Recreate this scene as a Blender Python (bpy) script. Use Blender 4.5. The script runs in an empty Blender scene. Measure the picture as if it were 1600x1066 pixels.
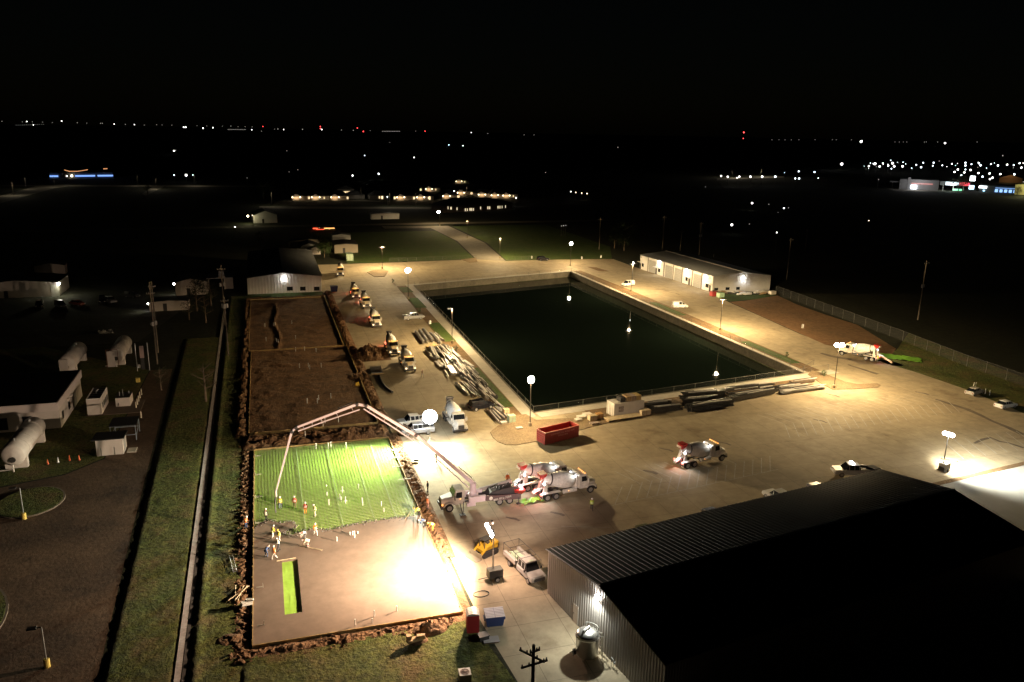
import bpy, bmesh, math, random
from math import sin, cos, pi, radians as R_, atan2, hypot, sqrt
from mathutils import Vector as V, Matrix, noise as mnoise
random.seed(7)
SC = bpy.context.scene
COL = SC.collection
# ---------------------------------------------------------------- camera
FPX, CAMH = 1240.0, 50.0
PITCH, YAW, ROLL = math.atan(328 / FPX), R_(17.5), math.atan(0.0184)
_f = (sin(YAW) * cos(PITCH), cos(YAW) * cos(PITCH), -sin(PITCH))
_r = (cos(YAW), -sin(YAW), 0.0)
_u = (_r[1] * _f[2] - _r[2] * _f[1], _r[2] * _f[0] - _r[0] * _f[2], _r[0] * _f[1] - _r[1] * _f[0])
_c, _s = cos(ROLL), sin(ROLL)
CR = tuple(_c * a + _s * b for a, b in zip(_r, _u))
CU = tuple(-_s * a + _c * b for a, b in zip(_r, _u))
cam = bpy.data.cameras.new('camera')
cam.sensor_width = 36.0
cam.lens = FPX / 1600 * 36
cam.clip_start, cam.clip_end = 0.5, 60000
camo = bpy.data.objects.new('camera', cam)
COL.objects.link(camo)
camo.matrix_world = Matrix(((CR[0], CU[0], -_f[0], 0), (CR[1], CU[1], -_f[1], 0), (CR[2], CU[2], -_f[2], CAMH), (0, 0, 0, 1)))
SC.camera = camo
SC.render.resolution_x, SC.render.resolution_y = 1024, 682
# ---------------------------------------------------------------- night sky, exposure
W = bpy.data.worlds.new('World')
SC.world = W
W.use_nodes = True
nt = W.node_tree
bg = nt.nodes['Background']
sky = nt.nodes.new('ShaderNodeTexSky')
sky.sky_type = 'NISHITA'
sky.sun_disc = False
sky.sun_elevation = R_(8.0)
sky.sun_rotation = R_(200)
nt.links.new(sky.outputs[0], bg.inputs[0])
bg.inputs[1].default_value = 0.00022
SC.view_settings.view_transform = 'Standard'
SC.view_settings.look = 'None'
SC.view_settings.exposure = 0.0
SC.view_settings.gamma = 1.0
SC.cycles.use_denoising = True
SC.cycles.max_bounces = 5
SC.cycles.diffuse_bounces = 3
SC.cycles.glossy_bounces = 3
SC.cycles.sample_clamp_indirect = 3.0
SC.cycles.sample_clamp_direct = 0.0
KP = 1.0          # one common factor on all lamp powers
WARM = (1.0, 0.73, 0.38)
KPOST = 17.0
COOL = (0.93, 0.97, 1.0)


def ray(px, py):
    a, b = (px - 800) / FPX, -(py - 533) / FPX
    return V([CR[i] * a + CU[i] * b + _f[i] for i in range(3)])


def at(px, py, z=0.0):
    "point of height z seen at photo pixel (px, py)"
    d = ray(px, py)
    t = (z - CAMH) / d.z
    return V((d.x * t, d.y * t, z))


def on_plane(px, py, A, B):
    "point on the vertical plane through A and B seen at a photo pixel: (distance along AB, height)"
    d = ray(px, py)
    n = V((-(B[1] - A[1]), B[0] - A[0], 0)).normalized()
    t = (A[0] * n.x + A[1] * n.y) / (d.x * n.x + d.y * n.y)
    e = V((B[0] - A[0], B[1] - A[1], 0)).normalized()
    p = d * t
    return ((p.x - A[0]) * e.x + (p.y - A[1]) * e.y, CAMH + p.z)


# ---------------------------------------------------------------- materials
MATS = {}


def mat(name, col, rough=0.7, metal=0.0, n=None, bump=None, emit=None, spec=None, alpha=None, n2=None):
    "n=(scale, amount) large mottling, n2 second finer one, bump=(scale, strength)"
    if name in MATS:
        return MATS[name]
    m = bpy.data.materials.new(name)
    m.use_nodes = True
    t = m.node_tree
    p = t.nodes['Principled BSDF']
    p.inputs['Roughness'].default_value = rough
    p.inputs['Metallic'].default_value = metal
    if spec is not None:
        p.inputs['Specular IOR Level'].default_value = spec
    tc = t.nodes.new('ShaderNodeTexCoord')
    src = None
    cur = None
    for k in (n, n2):
        if not k:
            continue
        nz = t.nodes.new('ShaderNodeTexNoise')
        nz.inputs['Scale'].default_value = k[0]
        nz.inputs['Detail'].default_value = 5
        nz.inputs['Roughness'].default_value = 0.62
        t.links.new(tc.outputs['Object'], nz.inputs['Vector'])
        mr = t.nodes.new('ShaderNodeMapRange')
        mr.inputs['From Min'].default_value = 0.3
        mr.inputs['From Max'].default_value = 0.7
        mr.inputs['To Min'].default_value = 1 - k[1]
        mr.inputs['To Max'].default_value = 1 + k[1]
        t.links.new(nz.outputs[0], mr.inputs['Value'])
        mx = t.nodes.new('ShaderNodeMix')
        mx.data_type = 'RGBA'
        mx.blend_type = 'MULTIPLY'
        mx.inputs[0].default_value = 1.0
        if cur is None:
            mx.inputs[6].default_value = (*col, 1)
        else:
            t.links.new(cur, mx.inputs[6])
        t.links.new(mr.outputs[0], mx.inputs[7])
        cur = mx.outputs[2]
    if cur is None:
        p.inputs['Base Color'].default_value = (*col, 1)
    else:
        t.links.new(cur, p.inputs['Base Color'])
    if bump:
        nz = t.nodes.new('ShaderNodeTexNoise')
        nz.inputs['Scale'].default_value = bump[0]
        nz.inputs['Detail'].default_value = 4
        t.links.new(tc.outputs['Object'], nz.inputs['Vector'])
        b = t.nodes.new('ShaderNodeBump')
        b.inputs['Strength'].default_value = bump[1]
        b.inputs['Distance'].default_value = 0.1 if len(bump) < 3 else bump[2]
        t.links.new(nz.outputs[0], b.inputs['Height'])
        t.links.new(b.outputs[0], p.inputs['Normal'])
    if emit:
        p.inputs['Emission Color'].default_value = (*emit[0], 1)
        p.inputs['Emission Strength'].default_value = emit[1]
        if len(emit) > 2:
            m.cycles.emission_sampling = 'NONE'
    MATS[name] = m
    return m


def glow(name, col, s, sampled=False):
    "face of something that gives off light"
    return mat(name, (0.6, 0.6, 0.6), 0.5, emit=(col, s) if sampled else (col, s, 0))


# ---------------------------------------------------------------- mesh building
SINGLES = {'stakes': 'stake', 'bearers': 'bearer', 'timber_bearers': 'bearer', 'skids': 'skid', 'castors': 'castor', 'clearance_lights': 'clearance_light',
           'lock_bars': 'lock_bar', 'roof_bay': 'roof_hatch', 'side_boxes': 'side_box', 'louvre': 'vent_louvre', 'hinge_pins': 'hinge_pin', 'pipes': 'pump_pipe', 'bed_rails': 'bed_rail', 'lamp_box': 'wall_box', 'canopy_post': 'canopy_column', 'pipe': 'stand_pipe', 'mudguard': 'mud_guard',
           'end_ribs': 'end_rib', 'insulators': 'insulator', 'blue_bays': 'blue_bay', 'bands': 'band'}


class MB:
    def __init__(s):
        s.v, s.f, s.m, s.M = [], [], [], None

    def add(s, vs, fs, m=0):
        o = len(s.v)
        if s.M is not None:
            vs = [s.M @ V(p) for p in vs]
        s.v += [tuple(p) for p in vs]
        for f in fs:
            s.f.append(tuple(i + o for i in f))
            s.m.append(m)
        return s

    def bx(s, x0, x1, y0, y1, z0, z1, m=0):
        if x0 > x1: x0, x1 = x1, x0
        if y0 > y1: y0, y1 = y1, y0
        if z0 > z1: z0, z1 = z1, z0
        return s.add([(x0, y0, z0), (x1, y0, z0), (x1, y1, z0), (x0, y1, z0), (x0, y0, z1), (x1, y0, z1), (x1, y1, z1), (x0, y1, z1)],
                     [(0, 3, 2, 1), (4, 5, 6, 7), (0, 1, 5, 4), (1, 2, 6, 5), (2, 3, 7, 6), (3, 0, 4, 7)], m)

    def rbox(s, c, sz, rz=0, ry=0, rx=0, m=0):
        o = s.M
        L = Matrix.Translation(c) @ Matrix.Rotation(rz, 4, 'Z') @ Matrix.Rotation(ry, 4, 'Y') @ Matrix.Rotation(rx, 4, 'X')
        s.M = L if o is None else o @ L
        a, b, d = sz[0] / 2, sz[1] / 2, sz[2] / 2
        s.bx(-a, a, -b, b, -d, d, m)
        s.M = o
        return s

    def tube(s, pts, rad, n=8, m=0, cap=True):
        pts = [V(p) for p in pts]
        if not isinstance(rad, (list, tuple)): rad = [rad] * len(pts)
        vs, fs = [], []
        for i, p in enumerate(pts):
            d = (pts[min(i + 1, len(pts) - 1)] - pts[max(i - 1, 0)])
            if d.length < 1e-9: d = V((0, 0, 1))
            d.normalize()
            a = d.cross(V((0, 0, 1))) if abs(d.z) < 0.95 else d.cross(V((1, 0, 0)))
            a.normalize()
            b = d.cross(a)
            for k in range(n):
                q = 2 * pi * k / n
                vs.append(p + (a * cos(q) + b * sin(q)) * rad[i])
        for i in range(len(pts) - 1):
            for k in range(n):
                fs.append((i * n + k, (i + 1) * n + k, (i + 1) * n + (k + 1) % n, i * n + (k + 1) % n))
        if cap:
            fs.append(tuple(range(n)))
            fs.append(tuple((len(pts) - 1) * n + k for k in reversed(range(n))))
        return s.add(vs, fs, m)

    def lathe(s, prof, n=16, A=None, m=0):
        "prof = [(r, z)] round local Z, A = matrix"
        o = s.M
        if A is not None: s.M = A if o is None else o @ A
        vs, fs = [], []
        for r, z in prof:
            for k in range(n):
                q = 2 * pi * k / n
                vs.append((r * cos(q), r * sin(q), z))
        for i in range(len(prof) - 1):
            for k in range(n):
                fs.append((i * n + k, i * n + (k + 1) % n, (i + 1) * n + (k + 1) % n, (i + 1) * n + k))
        if prof[0][0] > 1e-4: fs.append(tuple(reversed(range(n))))
        if prof[-1][0] > 1e-4: fs.append(tuple((len(prof) - 1) * n + k for k in range(n)))
        s.add(vs, fs, m)
        s.M = o
        return s

    def ball(s, c, r, n=8, k=5, m=0, sz=1.0):
        return s.lathe([(max(r * sin(pi * i / k), 1e-5), -r * sz * cos(pi * i / k)) for i in range(k + 1)], n, Matrix.Translation(c), m)

    def prism(s, poly, z0, z1, m=0):
        n = len(poly)
        return s.add([(x, y, z0) for x, y in poly] + [(x, y, z1) for x, y in poly],
                     [tuple(reversed(range(n))), tuple(range(n, 2 * n))] + [(i, (i + 1) % n, (i + 1) % n + n, i + n) for i in range(n)], m)

    def prof(s, poly, y0, y1, m=0, y0b=None):
        "polygon in the XZ plane pulled along Y"
        n = len(poly)
        return s.add([(x, y0, z) for x, z in poly] + [(x, y1, z) for x, z in poly],
                     [tuple(range(n)), tuple(reversed(range(n, 2 * n)))] + [(i + n, (i + 1) % n + n, (i + 1) % n, i) for i in range(n)], m)

    def loft(s, rings, m=0):
        n = len(rings[0])
        vs = [p for r in rings for p in r]
        fs = []
        for i in range(len(rings) - 1):
            for k in range(n):
                fs.append((i * n + k, (i + 1) * n + k, (i + 1) * n + (k + 1) % n, i * n + (k + 1) % n))
        fs.append(tuple(range(n)))
        fs.append(tuple((len(rings) - 1) * n + k for k in reversed(range(n))))
        return s.add(vs, fs, m)

    def pieces(s):
        par = list(range(len(s.v)))

        def root(i):
            while par[i] != i:
                par[i] = par[par[i]]
                i = par[i]
            return i
        for f in s.f:
            for i in f[1:]: par[root(i)] = root(f[0])
        groups = {}
        for f, m in zip(s.f, s.m): groups.setdefault(root(f[0]), []).append((f, m))
        out = []
        for g_ in groups.values():
            b, ids = MB(), {}
            for f, m in g_:
                for i in f:
                    if i not in ids:
                        ids[i] = len(b.v)
                        b.v.append(s.v[i])
                b.f.append(tuple(ids[i] for i in f))
                b.m.append(m)
            out.append(b)
        return out

    def build(s, name, mats, parent=None, loc=None, rz=0, smooth=False):
        if parent is not None and name in SINGLES:      # several like pieces: one object each
            for b in s.pieces(): o = b.build(SINGLES[name], mats, parent, loc, rz, smooth)
            return o
        me = bpy.data.meshes.new(name)
        me.from_pydata(s.v, [], s.f)
        for a in (mats if isinstance(mats, (list, tuple)) else [mats]): me.materials.append(a)
        if any(s.m): me.polygons.foreach_set('material_index', s.m)
        if smooth: me.polygons.foreach_set('use_smooth', [True] * len(me.polygons))
        bm = bmesh.new()
        bm.from_mesh(me)
        bmesh.ops.recalc_face_normals(bm, faces=bm.faces)
        bm.to_mesh(me)
        bm.free()
        me.update()
        o = bpy.data.objects.new(name, me)
        COL.objects.link(o)
        if parent is not None: o.parent = parent
        if loc is not None: o.location = loc
        o.rotation_euler[2] = rz
        return o


def tag(o, label=None, cat=None, group=None, kind=None):
    if label: o['label'] = label
    if cat: o['category'] = cat
    if group: o['group'] = group
    if kind: o['kind'] = kind
    return o


def thing(name, label, cat, loc=(0, 0, 0), rz=0, group=None):
    o = bpy.data.objects.new(name, None)
    o.empty_display_size = 0.2
    COL.objects.link(o)
    o.location = loc
    o.rotation_euler[2] = rz
    return tag(o, label, cat, group)


def copy_tree(o, parent=None):
    c = o.copy()
    COL.objects.link(c)
    if parent is not None: c.parent = parent
    for ch in list(o.children): copy_tree(ch, c)
    return c


def dup(o, loc, rz=0, label=None, group=None):
    c = copy_tree(o)
    c.location = loc
    c.rotation_euler[2] = rz
    if label: c['label'] = label
    if group: c['group'] = group
    return c


def struct(o):
    o['kind'] = 'structure'
    return o


def lettering(parent, name, txt, size, m, loc, rot, sx=1.0):
    cu = bpy.data.curves.new('lettering', 'FONT')
    cu.body = txt
    cu.size = size
    cu.extrude = 0.004
    cu.align_x = 'CENTER'
    cu.align_y = 'CENTER'
    t = bpy.data.objects.new('tmp_text', cu)
    me = bpy.data.meshes.new_from_object(t)
    bpy.data.objects.remove(t)
    me.materials.clear()
    me.materials.append(m)
    o = bpy.data.objects.new(name, me)
    COL.objects.link(o)
    o.parent = parent
    o.location = loc
    o.rotation_euler = rot
    o.scale = (sx, 1, 1)
    return o


# ---------------------------------------------------------------- lights
def lamp(parent, loc, power, col=WARM, kind='POINT', aim=None, size=120, blend=0.4, rad=0.15, wing=False):
    L = bpy.data.lights.new('lamp_light', kind)
    L.energy = power * KP
    L.color = col
    L.shadow_soft_size = rad
    if kind == 'SPOT':
        L.spot_size = R_(size)
        L.spot_blend = blend
    if wing:          # parking-lot optic: more light sideways, cut off near the horizontal
        L.use_nodes = True
        t = L.node_tree
        em = [n for n in t.nodes if n.type == 'EMISSION'][0]
        g = t.nodes.new('ShaderNodeNewGeometry')
        sx = t.nodes.new('ShaderNodeSeparateXYZ')
        t.links.new(g.outputs['Incoming'], sx.inputs[0])

        def M(op, a, b=None):
            k = t.nodes.new('ShaderNodeMath')
            k.operation = op
            for i, q in enumerate((a, b)):
                if q is None: continue
                if isinstance(q, (int, float)): k.inputs[i].default_value = q
                else: t.links.new(q, k.inputs[i])
            return k.outputs[0]
        c = M('ABSOLUTE', sx.outputs[2])
        wide = M('POWER', M('ADD', c, 0.22), -1.45)
        mr = t.nodes.new('ShaderNodeMapRange')
        mr.interpolation_type = 'SMOOTHSTEP'
        mr.inputs['From Min'].default_value = 0.02
        mr.inputs['From Max'].default_value = 0.18
        t.links.new(c, mr.inputs['Value'])
        t.links.new(M('MULTIPLY', wide, mr.outputs[0]), em.inputs['Strength'])
    o = bpy.data.objects.new('lamp_light', L)
    COL.objects.link(o)
    if parent is not None: o.parent = parent
    o.location = loc
    if aim is not None:
        o.rotation_euler = V(aim).to_track_quat('-Z', 'Y').to_euler()
    return o


def fbm(x, y, z=0.0, o=4):
    return mnoise.fractal(V((x, y, z)), 1.0, 2.0, o)


# ================================================================ SETTING: ground sheets
def ground_mat(name, col, col2, sc, rough=0.95, bump=None, fine=None, joints=None, stain=None):
    m = bpy.data.materials.new(name)
    m.use_nodes = True
    t = m.node_tree
    p = t.nodes['Principled BSDF']
    p.inputs['Roughness'].default_value = rough
    p.inputs['Specular IOR Level'].default_value = 0.25
    tc = t.nodes.new('ShaderNodeTexCoord').outputs['Object']

    def noise(s, d=6, r=0.6):
        n = t.nodes.new('ShaderNodeTexNoise')
        n.inputs['Scale'].default_value = s
        n.inputs['Detail'].default_value = d
        n.inputs['Roughness'].default_value = r
        t.links.new(tc, n.inputs['Vector'])
        return n.outputs[0]

    def rng(v, a, b, c=0.0, d=1.0):
        k = t.nodes.new('ShaderNodeMapRange')
        for i, q in zip(('From Min', 'From Max', 'To Min', 'To Max'), (a, b, c, d)): k.inputs[i].default_value = q
        t.links.new(v, k.inputs['Value'])
        return k.outputs[0]

    def mix(f, a, b, mode='MIX'):
        k = t.nodes.new('ShaderNodeMix')
        k.data_type = 'RGBA'
        k.blend_type = mode
        for i, q in ((0, f), (6, a), (7, b)):
            if isinstance(q, tuple): k.inputs[i].default_value = (*q, 1)
            elif isinstance(q, (int, float)): k.inputs[i].default_value = q
            else: t.links.new(q, k.inputs[i])
        return k.outputs[2]
    c = mix(rng(noise(sc), 0.35, 0.65), col, col2)
    if fine:
        c = mix(1.0, c, rng(noise(fine[0], 5, 0.7), 0.3, 0.7, 1 - fine[1], 1 + fine[1]), 'MULTIPLY')
    if stain:
        c = mix(rng(noise(stain[0], 7, 0.65), stain[1], stain[1] + 0.12, 0, stain[2]), c, stain[3])
    if joints:
        b = t.nodes.new('ShaderNodeTexBrick')
        b.offset = 0.0
        b.inputs['Color1'].default_value = b.inputs['Color2'].default_value = (1, 1, 1, 1)
        b.inputs['Color2'].default_value = (0.93, 0.93, 0.92, 1)
        b.inputs['Mortar'].default_value = (joints[1], joints[1], joints[1], 1)
        b.inputs['Scale'].default_value = 1.0
        b.inputs['Mortar Size'].default_value = joints[2]
        b.inputs['Mortar Smooth'].default_value = 0.4
        b.inputs['Brick Width'].default_value = joints[0]
        b.inputs['Row Height'].default_value = joints[0]
        t.links.new(tc, b.inputs['Vector'])
        c = mix(1.0, c, b.outputs[0], 'MULTIPLY')
    t.links.new(c, p.inputs['Base Color'])
    if bump:
        k = t.nodes.new('ShaderNodeBump')
        k.inputs['Strength'].default_value = bump[1]
        k.inputs['Distance'].default_value = bump[2]
        t.links.new(noise(bump[0], 5, 0.7), k.inputs['Height'])
        t.links.new(k.outputs[0], p.inputs['Normal'])
    MATS[name] = m
    return m


G_FIELD = ground_mat('dark_field', (0.018, 0.022, 0.010), (0.030, 0.030, 0.014), 0.02, fine=(0.6, 0.4), bump=(2.0, 0.6, 0.3))
G_GRASS = ground_mat('grass_turf', (0.066, 0.088, 0.016), (0.115, 0.105, 0.026), 0.22, fine=(1.6, 0.65), bump=(2.2, 1.0, 0.55), stain=(0.22, 0.53, 0.8, (0.13, 0.088, 0.036)))
G_LAWN = ground_mat('lawn', (0.045, 0.085, 0.014), (0.070, 0.095, 0.022), 0.3, fine=(2.0, 0.4), bump=(4.0, 0.6, 0.2))
G_YARD = ground_mat('yard_concrete', (0.40, 0.33, 0.215), (0.31, 0.25, 0.165), 0.045, fine=(0.5, 0.2), joints=(4.6, 0.5, 0.035), stain=(0.11, 0.57, 0.6, (0.16, 0.11, 0.065)), rough=0.85, bump=(3, 0.15, 0.05))
G_WALK = ground_mat('walk_concrete', (0.52, 0.48, 0.40), (0.45, 0.41, 0.34), 0.2, fine=(1.0, 0.12), joints=(2.4, 0.75, 0.02), rough=0.85)
G_ROAD = ground_mat('brown_drive', (0.165, 0.105, 0.066), (0.075, 0.05, 0.036), 0.085, fine=(1.4, 0.3), joints=(6.0, 0.75, 0.03), stain=(0.2, 0.57, 0.6, (0.035, 0.027, 0.022)), bump=(2.5, 0.5, 0.12))  # broad dark patches in the colour: tyre wear and shadow bands together
G_DIRT = ground_mat('brown_dirt', (0.21, 0.115, 0.056), (0.13, 0.072, 0.038), 0.35, fine=(2.2, 0.35), bump=(3.0, 0.9, 0.3))
G_RED = ground_mat('red_dirt', (0.21, 0.115, 0.055), (0.15, 0.088, 0.042), 0.08, fine=(0.9, 0.3), bump=(1.0, 0.5, 0.2))
G_GRAV = ground_mat('gravel_bed', (0.27, 0.20, 0.115), (0.19, 0.135, 0.08), 0.3, fine=(5.0, 0.45), bump=(7.0, 0.9, 0.12))
G_MULCH = ground_mat('mulch_strip', (0.20, 0.125, 0.06), (0.13, 0.085, 0.045), 0.25, fine=(3.0, 0.4), bump=(5.0, 0.8, 0.12))
G_WET = ground_mat('wet_concrete', (0.235, 0.172, 0.128), (0.195, 0.142, 0.104), 0.12, fine=(0.7, 0.14), rough=0.5, bump=(2.5, 0.12, 0.03))
G_RAW = ground_mat('raw_concrete', (0.17, 0.15, 0.125), (0.12, 0.105, 0.09), 0.8, fine=(4, 0.3), rough=0.6, bump=(6.0, 0.8, 0.08))
G_NEW = ground_mat('pale_concrete', (0.47, 0.47, 0.43), (0.42, 0.42, 0.385), 0.06, fine=(0.5, 0.06), rough=0.8)
G_FARROAD = ground_mat('far_road', (0.24, 0.215, 0.17), (0.19, 0.17, 0.135), 0.03, fine=(0.4, 0.2))


def sheet(name, poly, z, m):
    b = MB()
    b.add([(p[0], p[1], z) for p in poly], [tuple(range(len(poly)))])
    o = b.build(name, m)
    if o.data.polygons[0].normal.z < 0: o.data.flip_normals()
    return struct(o)


def pxs(*ps, z=0.0):
    return [at(x, y, z)[:2] for x, y in ps]


def slab(name, poly, z0, z1, m):
    return struct(MB().prism(poly, z0, z1).build(name, m))


# pond: a basin cut through the ground, so the ground is one mesh with a hole
PA, PB, PC, PD = V((45.6, 130.3)), V((110.6, 139.3)), V((107.6, 271.0)), V((46.6, 256.0))
ring = []
N = 64
hole = []
for a, b in ((PA, PB), (PB, PC), (PC, PD), (PD, PA)):
    for i in range(N // 4): hole.append(a + (b - a) * (i / (N / 4)))
cc = (PA + PB + PC + PD) / 4
vs, fs = [], []
for k, rr in enumerate((0, 60, 300, 1500, 6000, 22000)):
    for p in hole:
        d = (p - cc)
        q = p if k == 0 else cc + d.normalized() * (d.length + rr)
        vs.append((q.x, q.y, 0.0))
n = len(hole)
for k in range(5):
    for i in range(n): fs.append((k * n + i, k * n + (i + 1) % n, (k + 1) * n + (i + 1) % n, (k + 1) * n + i))
g = MB()
g.add(vs, fs)
g = struct(g.build('ground', G_FIELD))
if g.data.polygons[0].normal.z < 0: g.data.flip_normals()

POND_WALL = mat('basin_concrete', (0.135, 0.12, 0.09), 0.9, n=(0.3, 0.25), n2=(1.5, 0.2), bump=(2, 0.3))
WZ = -2.0
b = MB()
for a, c in ((PA, PB), (PB, PC), (PC, PD), (PD, PA)):
    d = (c - a).normalized()
    o_ = V((d.y, -d.x))
    b.add([(a.x, a.y, -4.2), (c.x, c.y, -4.2), (c.x, c.y, 0.12), (a.x, a.y, 0.12),
           (a.x + o_.x * .35, a.y + o_.y * .35, 0.12), (c.x + o_.x * .35, c.y + o_.y * .35, 0.12),
           (a.x + o_.x * .35, a.y + o_.y * .35, -0.3), (c.x + o_.x * .35, c.y + o_.y * .35, -0.3)],
          [(0, 1, 2, 3), (3, 2, 5, 4), (4, 5, 7, 6)])
bw = b.build('retaining_wall', POND_WALL)
tag(bw, 'long grey concrete retaining wall lining the dark pond', 'retaining wall')
# sloping green shelf at the foot of the wall, water above it
inn = [p + (cc - p).normalized() * 11 for p in (PA, PB, PC, PD)]
b = MB()
P4 = (PA, PB, PC, PD)
for i in range(4):
    j = (i + 1) % 4
    zz = -1.9
    b.add([(P4[i].x, P4[i].y, zz), (P4[j].x, P4[j].y, zz), (inn[j].x, inn[j].y, -4.0), (inn[i].x, inn[i].y, -4.0)], [(0, 1, 2, 3)])
b.add([(p.x, p.y, -4.0) for p in inn], [(0, 1, 2, 3)])
G_BED = ground_mat('pond_bed', (0.030, 0.046, 0.012), (0.040, 0.046, 0.016), 0.3, fine=(1.0, 0.4), bump=(2, 0.5, 0.2))
bb = struct(b.build('pond_bed', G_BED))
WM = bpy.data.materials.new('pond_water')
WM.use_nodes = True
t = WM.node_tree
p = t.nodes['Principled BSDF']
p.inputs['Base Color'].default_value = (0.006, 0.010, 0.007, 1)
p.inputs['Roughness'].default_value = 0.012
p.inputs['IOR'].default_value = 1.33
p.inputs['Alpha'].default_value = 0.965
tc = t.nodes.new('ShaderNodeTexCoord')
nz = t.nodes.new('ShaderNodeTexNoise')
nz.inputs['Scale'].default_value = 0.8
nz.inputs['Detail'].default_value = 2
t.links.new(tc.outputs['Object'], nz.inputs['Vector'])
bu = t.nodes.new('ShaderNodeBump')
bu.inputs['Strength'].default_value = 0.008
bu.inputs['Distance'].default_value = 0.03
t.links.new(nz.outputs[0], bu.inputs['Height'])
t.links.new(bu.outputs[0], p.inputs['Normal'])
sheet('pond_water', [p for p in P4], WZ, WM)

# ---- concrete yard, roads, far streets
eN = (PB - PA).normalized()
sN = V((eN.y, -eN.x))
YL = 18.6
edge_r = [at(1600, 646)[:2], at(1508, 608)[:2], at(1435, 583)[:2], at(1330, 552)[:2], at(1250, 522)[:2], at(1190, 495)[:2], at(1138, 472)[:2], (139.0, 224.6), (136.4, 272.3), (136.2, 296)]
yard = [(23.5, 26), (134, 30)] + edge_r + [(112, 301), (107.8, 272), (110.9, 139.2), (45.4, 129.9), (46.3, 256.3), (107.9, 271.6), (111.6, 301.1)]
# the yard as four sheets round the pond
yl = [(23.5, 26), (45.5, 26), (45.5, 130.0), (46.4, 256.0), (46.5, 304.5), (18.0, 304.5), (16.5, 252), (18.4, 245), (18.6, 186), (18.8, 130), (19.4, 71), (20.5, 58)]
sheet('concrete_yard', yl, 0.004, G_YARD)
sheet('concrete_yard', [(45.5, 26), (140, 26), edge_r[0], edge_r[1], edge_r[2], (110.9, 139.0), (45.5, 130.0)], 0.004, G_YARD)
sheet('concrete_yard', [edge_r[2]] + edge_r[3:] + [(112, 300), (107.8, 271.1), (110.9, 139.0)], 0.004, G_YARD)
sheet('concrete_yard', [(46.4, 256.0), (107.8, 271.1), (112, 300), (91.2, 299.7), (81, 306), (46.5, 304.5)], 0.004, G_YARD)
road = pxs((746, 405.5), (790, 408.5), (745, 383), (700, 354), (650, 350), (640, 357), (662, 359), (700, 382))
sheet('entrance_road', [(80.9, 306.2), (91.3, 299.9), (97, 352), (95.2, 420), (60, 424), (60, 413), (84, 412), (86, 360)], 0.008, G_ROAD if 0 else G_FARROAD)
sheet('cross_street', [(-260, 424), (700, 436), (700, 444), (-260, 432)], 0.004, G_FARROAD)
sheet('highway', [at(0, 318)[:2], at(0, 306)[:2], at(62, 289.5)[:2], at(120, 290)[:2], at(86, 294)[:2]], 0.006, G_FARROAD)
sheet('highway', [at(228, 306)[:2], at(222, 303)[:2], at(240, 291)[:2], at(258, 291)[:2]], 0.006, G_FARROAD)
sheet('highway', [at(-400, 288)[:2], at(-400, 290.5)[:2], at(420, 292)[:2], at(420, 290.4)[:2]], 0.012, G_FARROAD)
sheet('house_street', [at(405, 326)[:2], at(405, 322.5)[:2], at(676, 324)[:2], at(672, 327)[:2]], 0.006, G_FARROAD)
sheet('house_street', [at(715, 313)[:2], at(748, 314.5)[:2], at(764, 311)[:2], at(714, 305.5)[:2], at(700, 309)[:2]], 0.006, G_FARROAD)
sheet('house_street', [at(535, 314)[:2], at(600, 315.5)[:2], at(566, 312)[:2]], 0.006, G_FARROAD)
sheet('gas_station_lot', [at(1370, 290)[:2], at(1400, 299)[:2], at(1478, 299)[:2], at(1470, 292)[:2]], 0.006, G_FARROAD)
# lawns beyond the yard
sheet('lawn', [(46, 305.5), (80.4, 307), (85, 360), (84, 400), (24, 400), (30, 305.5)], 0.006, G_LAWN)
sheet('lawn', [(92, 301), (136, 297), (150, 330), (150, 418), (97, 420), (98, 352)], 0.006, G_LAWN)
# left: raised verge, brown driveway, lawns
sheet('driveway', [(-62, 40), (-16.2, 40), (-17.2, 70), (-18.2, 100), (-19.2, 140), (-20.2, 175), (-24.5, 175), (-25.5, 127), (-30, 122), (-62, 112)], 0.004, G_ROAD)
sheet('left_lawn', [(-62, 112.5), (-30, 122.5), (-25.7, 127.4), (-24.7, 175), (-80, 230), (-120, 120)], 0.006, G_GRASS)
sheet('far_left_lot', [(-110, 200), (-30, 200), (-22, 240), (-32, 300), (-110, 290)], 0.008, ground_mat('old_gravel', (0.075, 0.075, 0.06), (0.055, 0.055, 0.042), 0.2, fine=(1, 0.3)))
# grass verge as real relief: mown field right of the driveway kerb, ridge and swale by the fence
def relief(name, x0f, x1f, y0, y1, dx, dy, zf, m):
    ys = [y0 + (y1 - y0) * i / max(1, int((y1 - y0) / dy)) for i in range(int((y1 - y0) / dy) + 1)]
    nx = max(2, int((x1f(y0) - x0f(y0)) / dx))
    vs, fs = [], []
    for y in ys:
        a, c = x0f(y), x1f(y)
        for i in range(nx + 1):
            x = a + (c - a) * i / nx
            vs.append((x, y, zf(x, y, i / nx)))
    w = nx + 1
    for j in range(len(ys) - 1):
        for i in range(nx): fs.append((j * w + i, j * w + i + 1, (j + 1) * w + i + 1, (j + 1) * w + i))
    b = MB()
    b.add(vs, fs)
    return struct(b.build(name, m, smooth=True))


def xch(y): return -10.45 - 0.0101 * (y - 70)      # left edge of the concrete channel


def xv(y): return -16.6 - 0.022 * (y - 60)


def z_verge(x, y, f):
    z = 0.14 + 0.05 * fbm(x * 1.3, y * 1.3) + 0.05 * fbm(x * .35, y * .35, 5)
    if f <= 0.0: z = 0.0
    if f >= 1: z = 0.02
    return max(z, 0.02) if f > 0 else 0.0


relief('grass_verge', xv, lambda y: xch(y) - .02, 40, 200, 0.35, 0.35, z_verge, G_GRASS)


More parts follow.
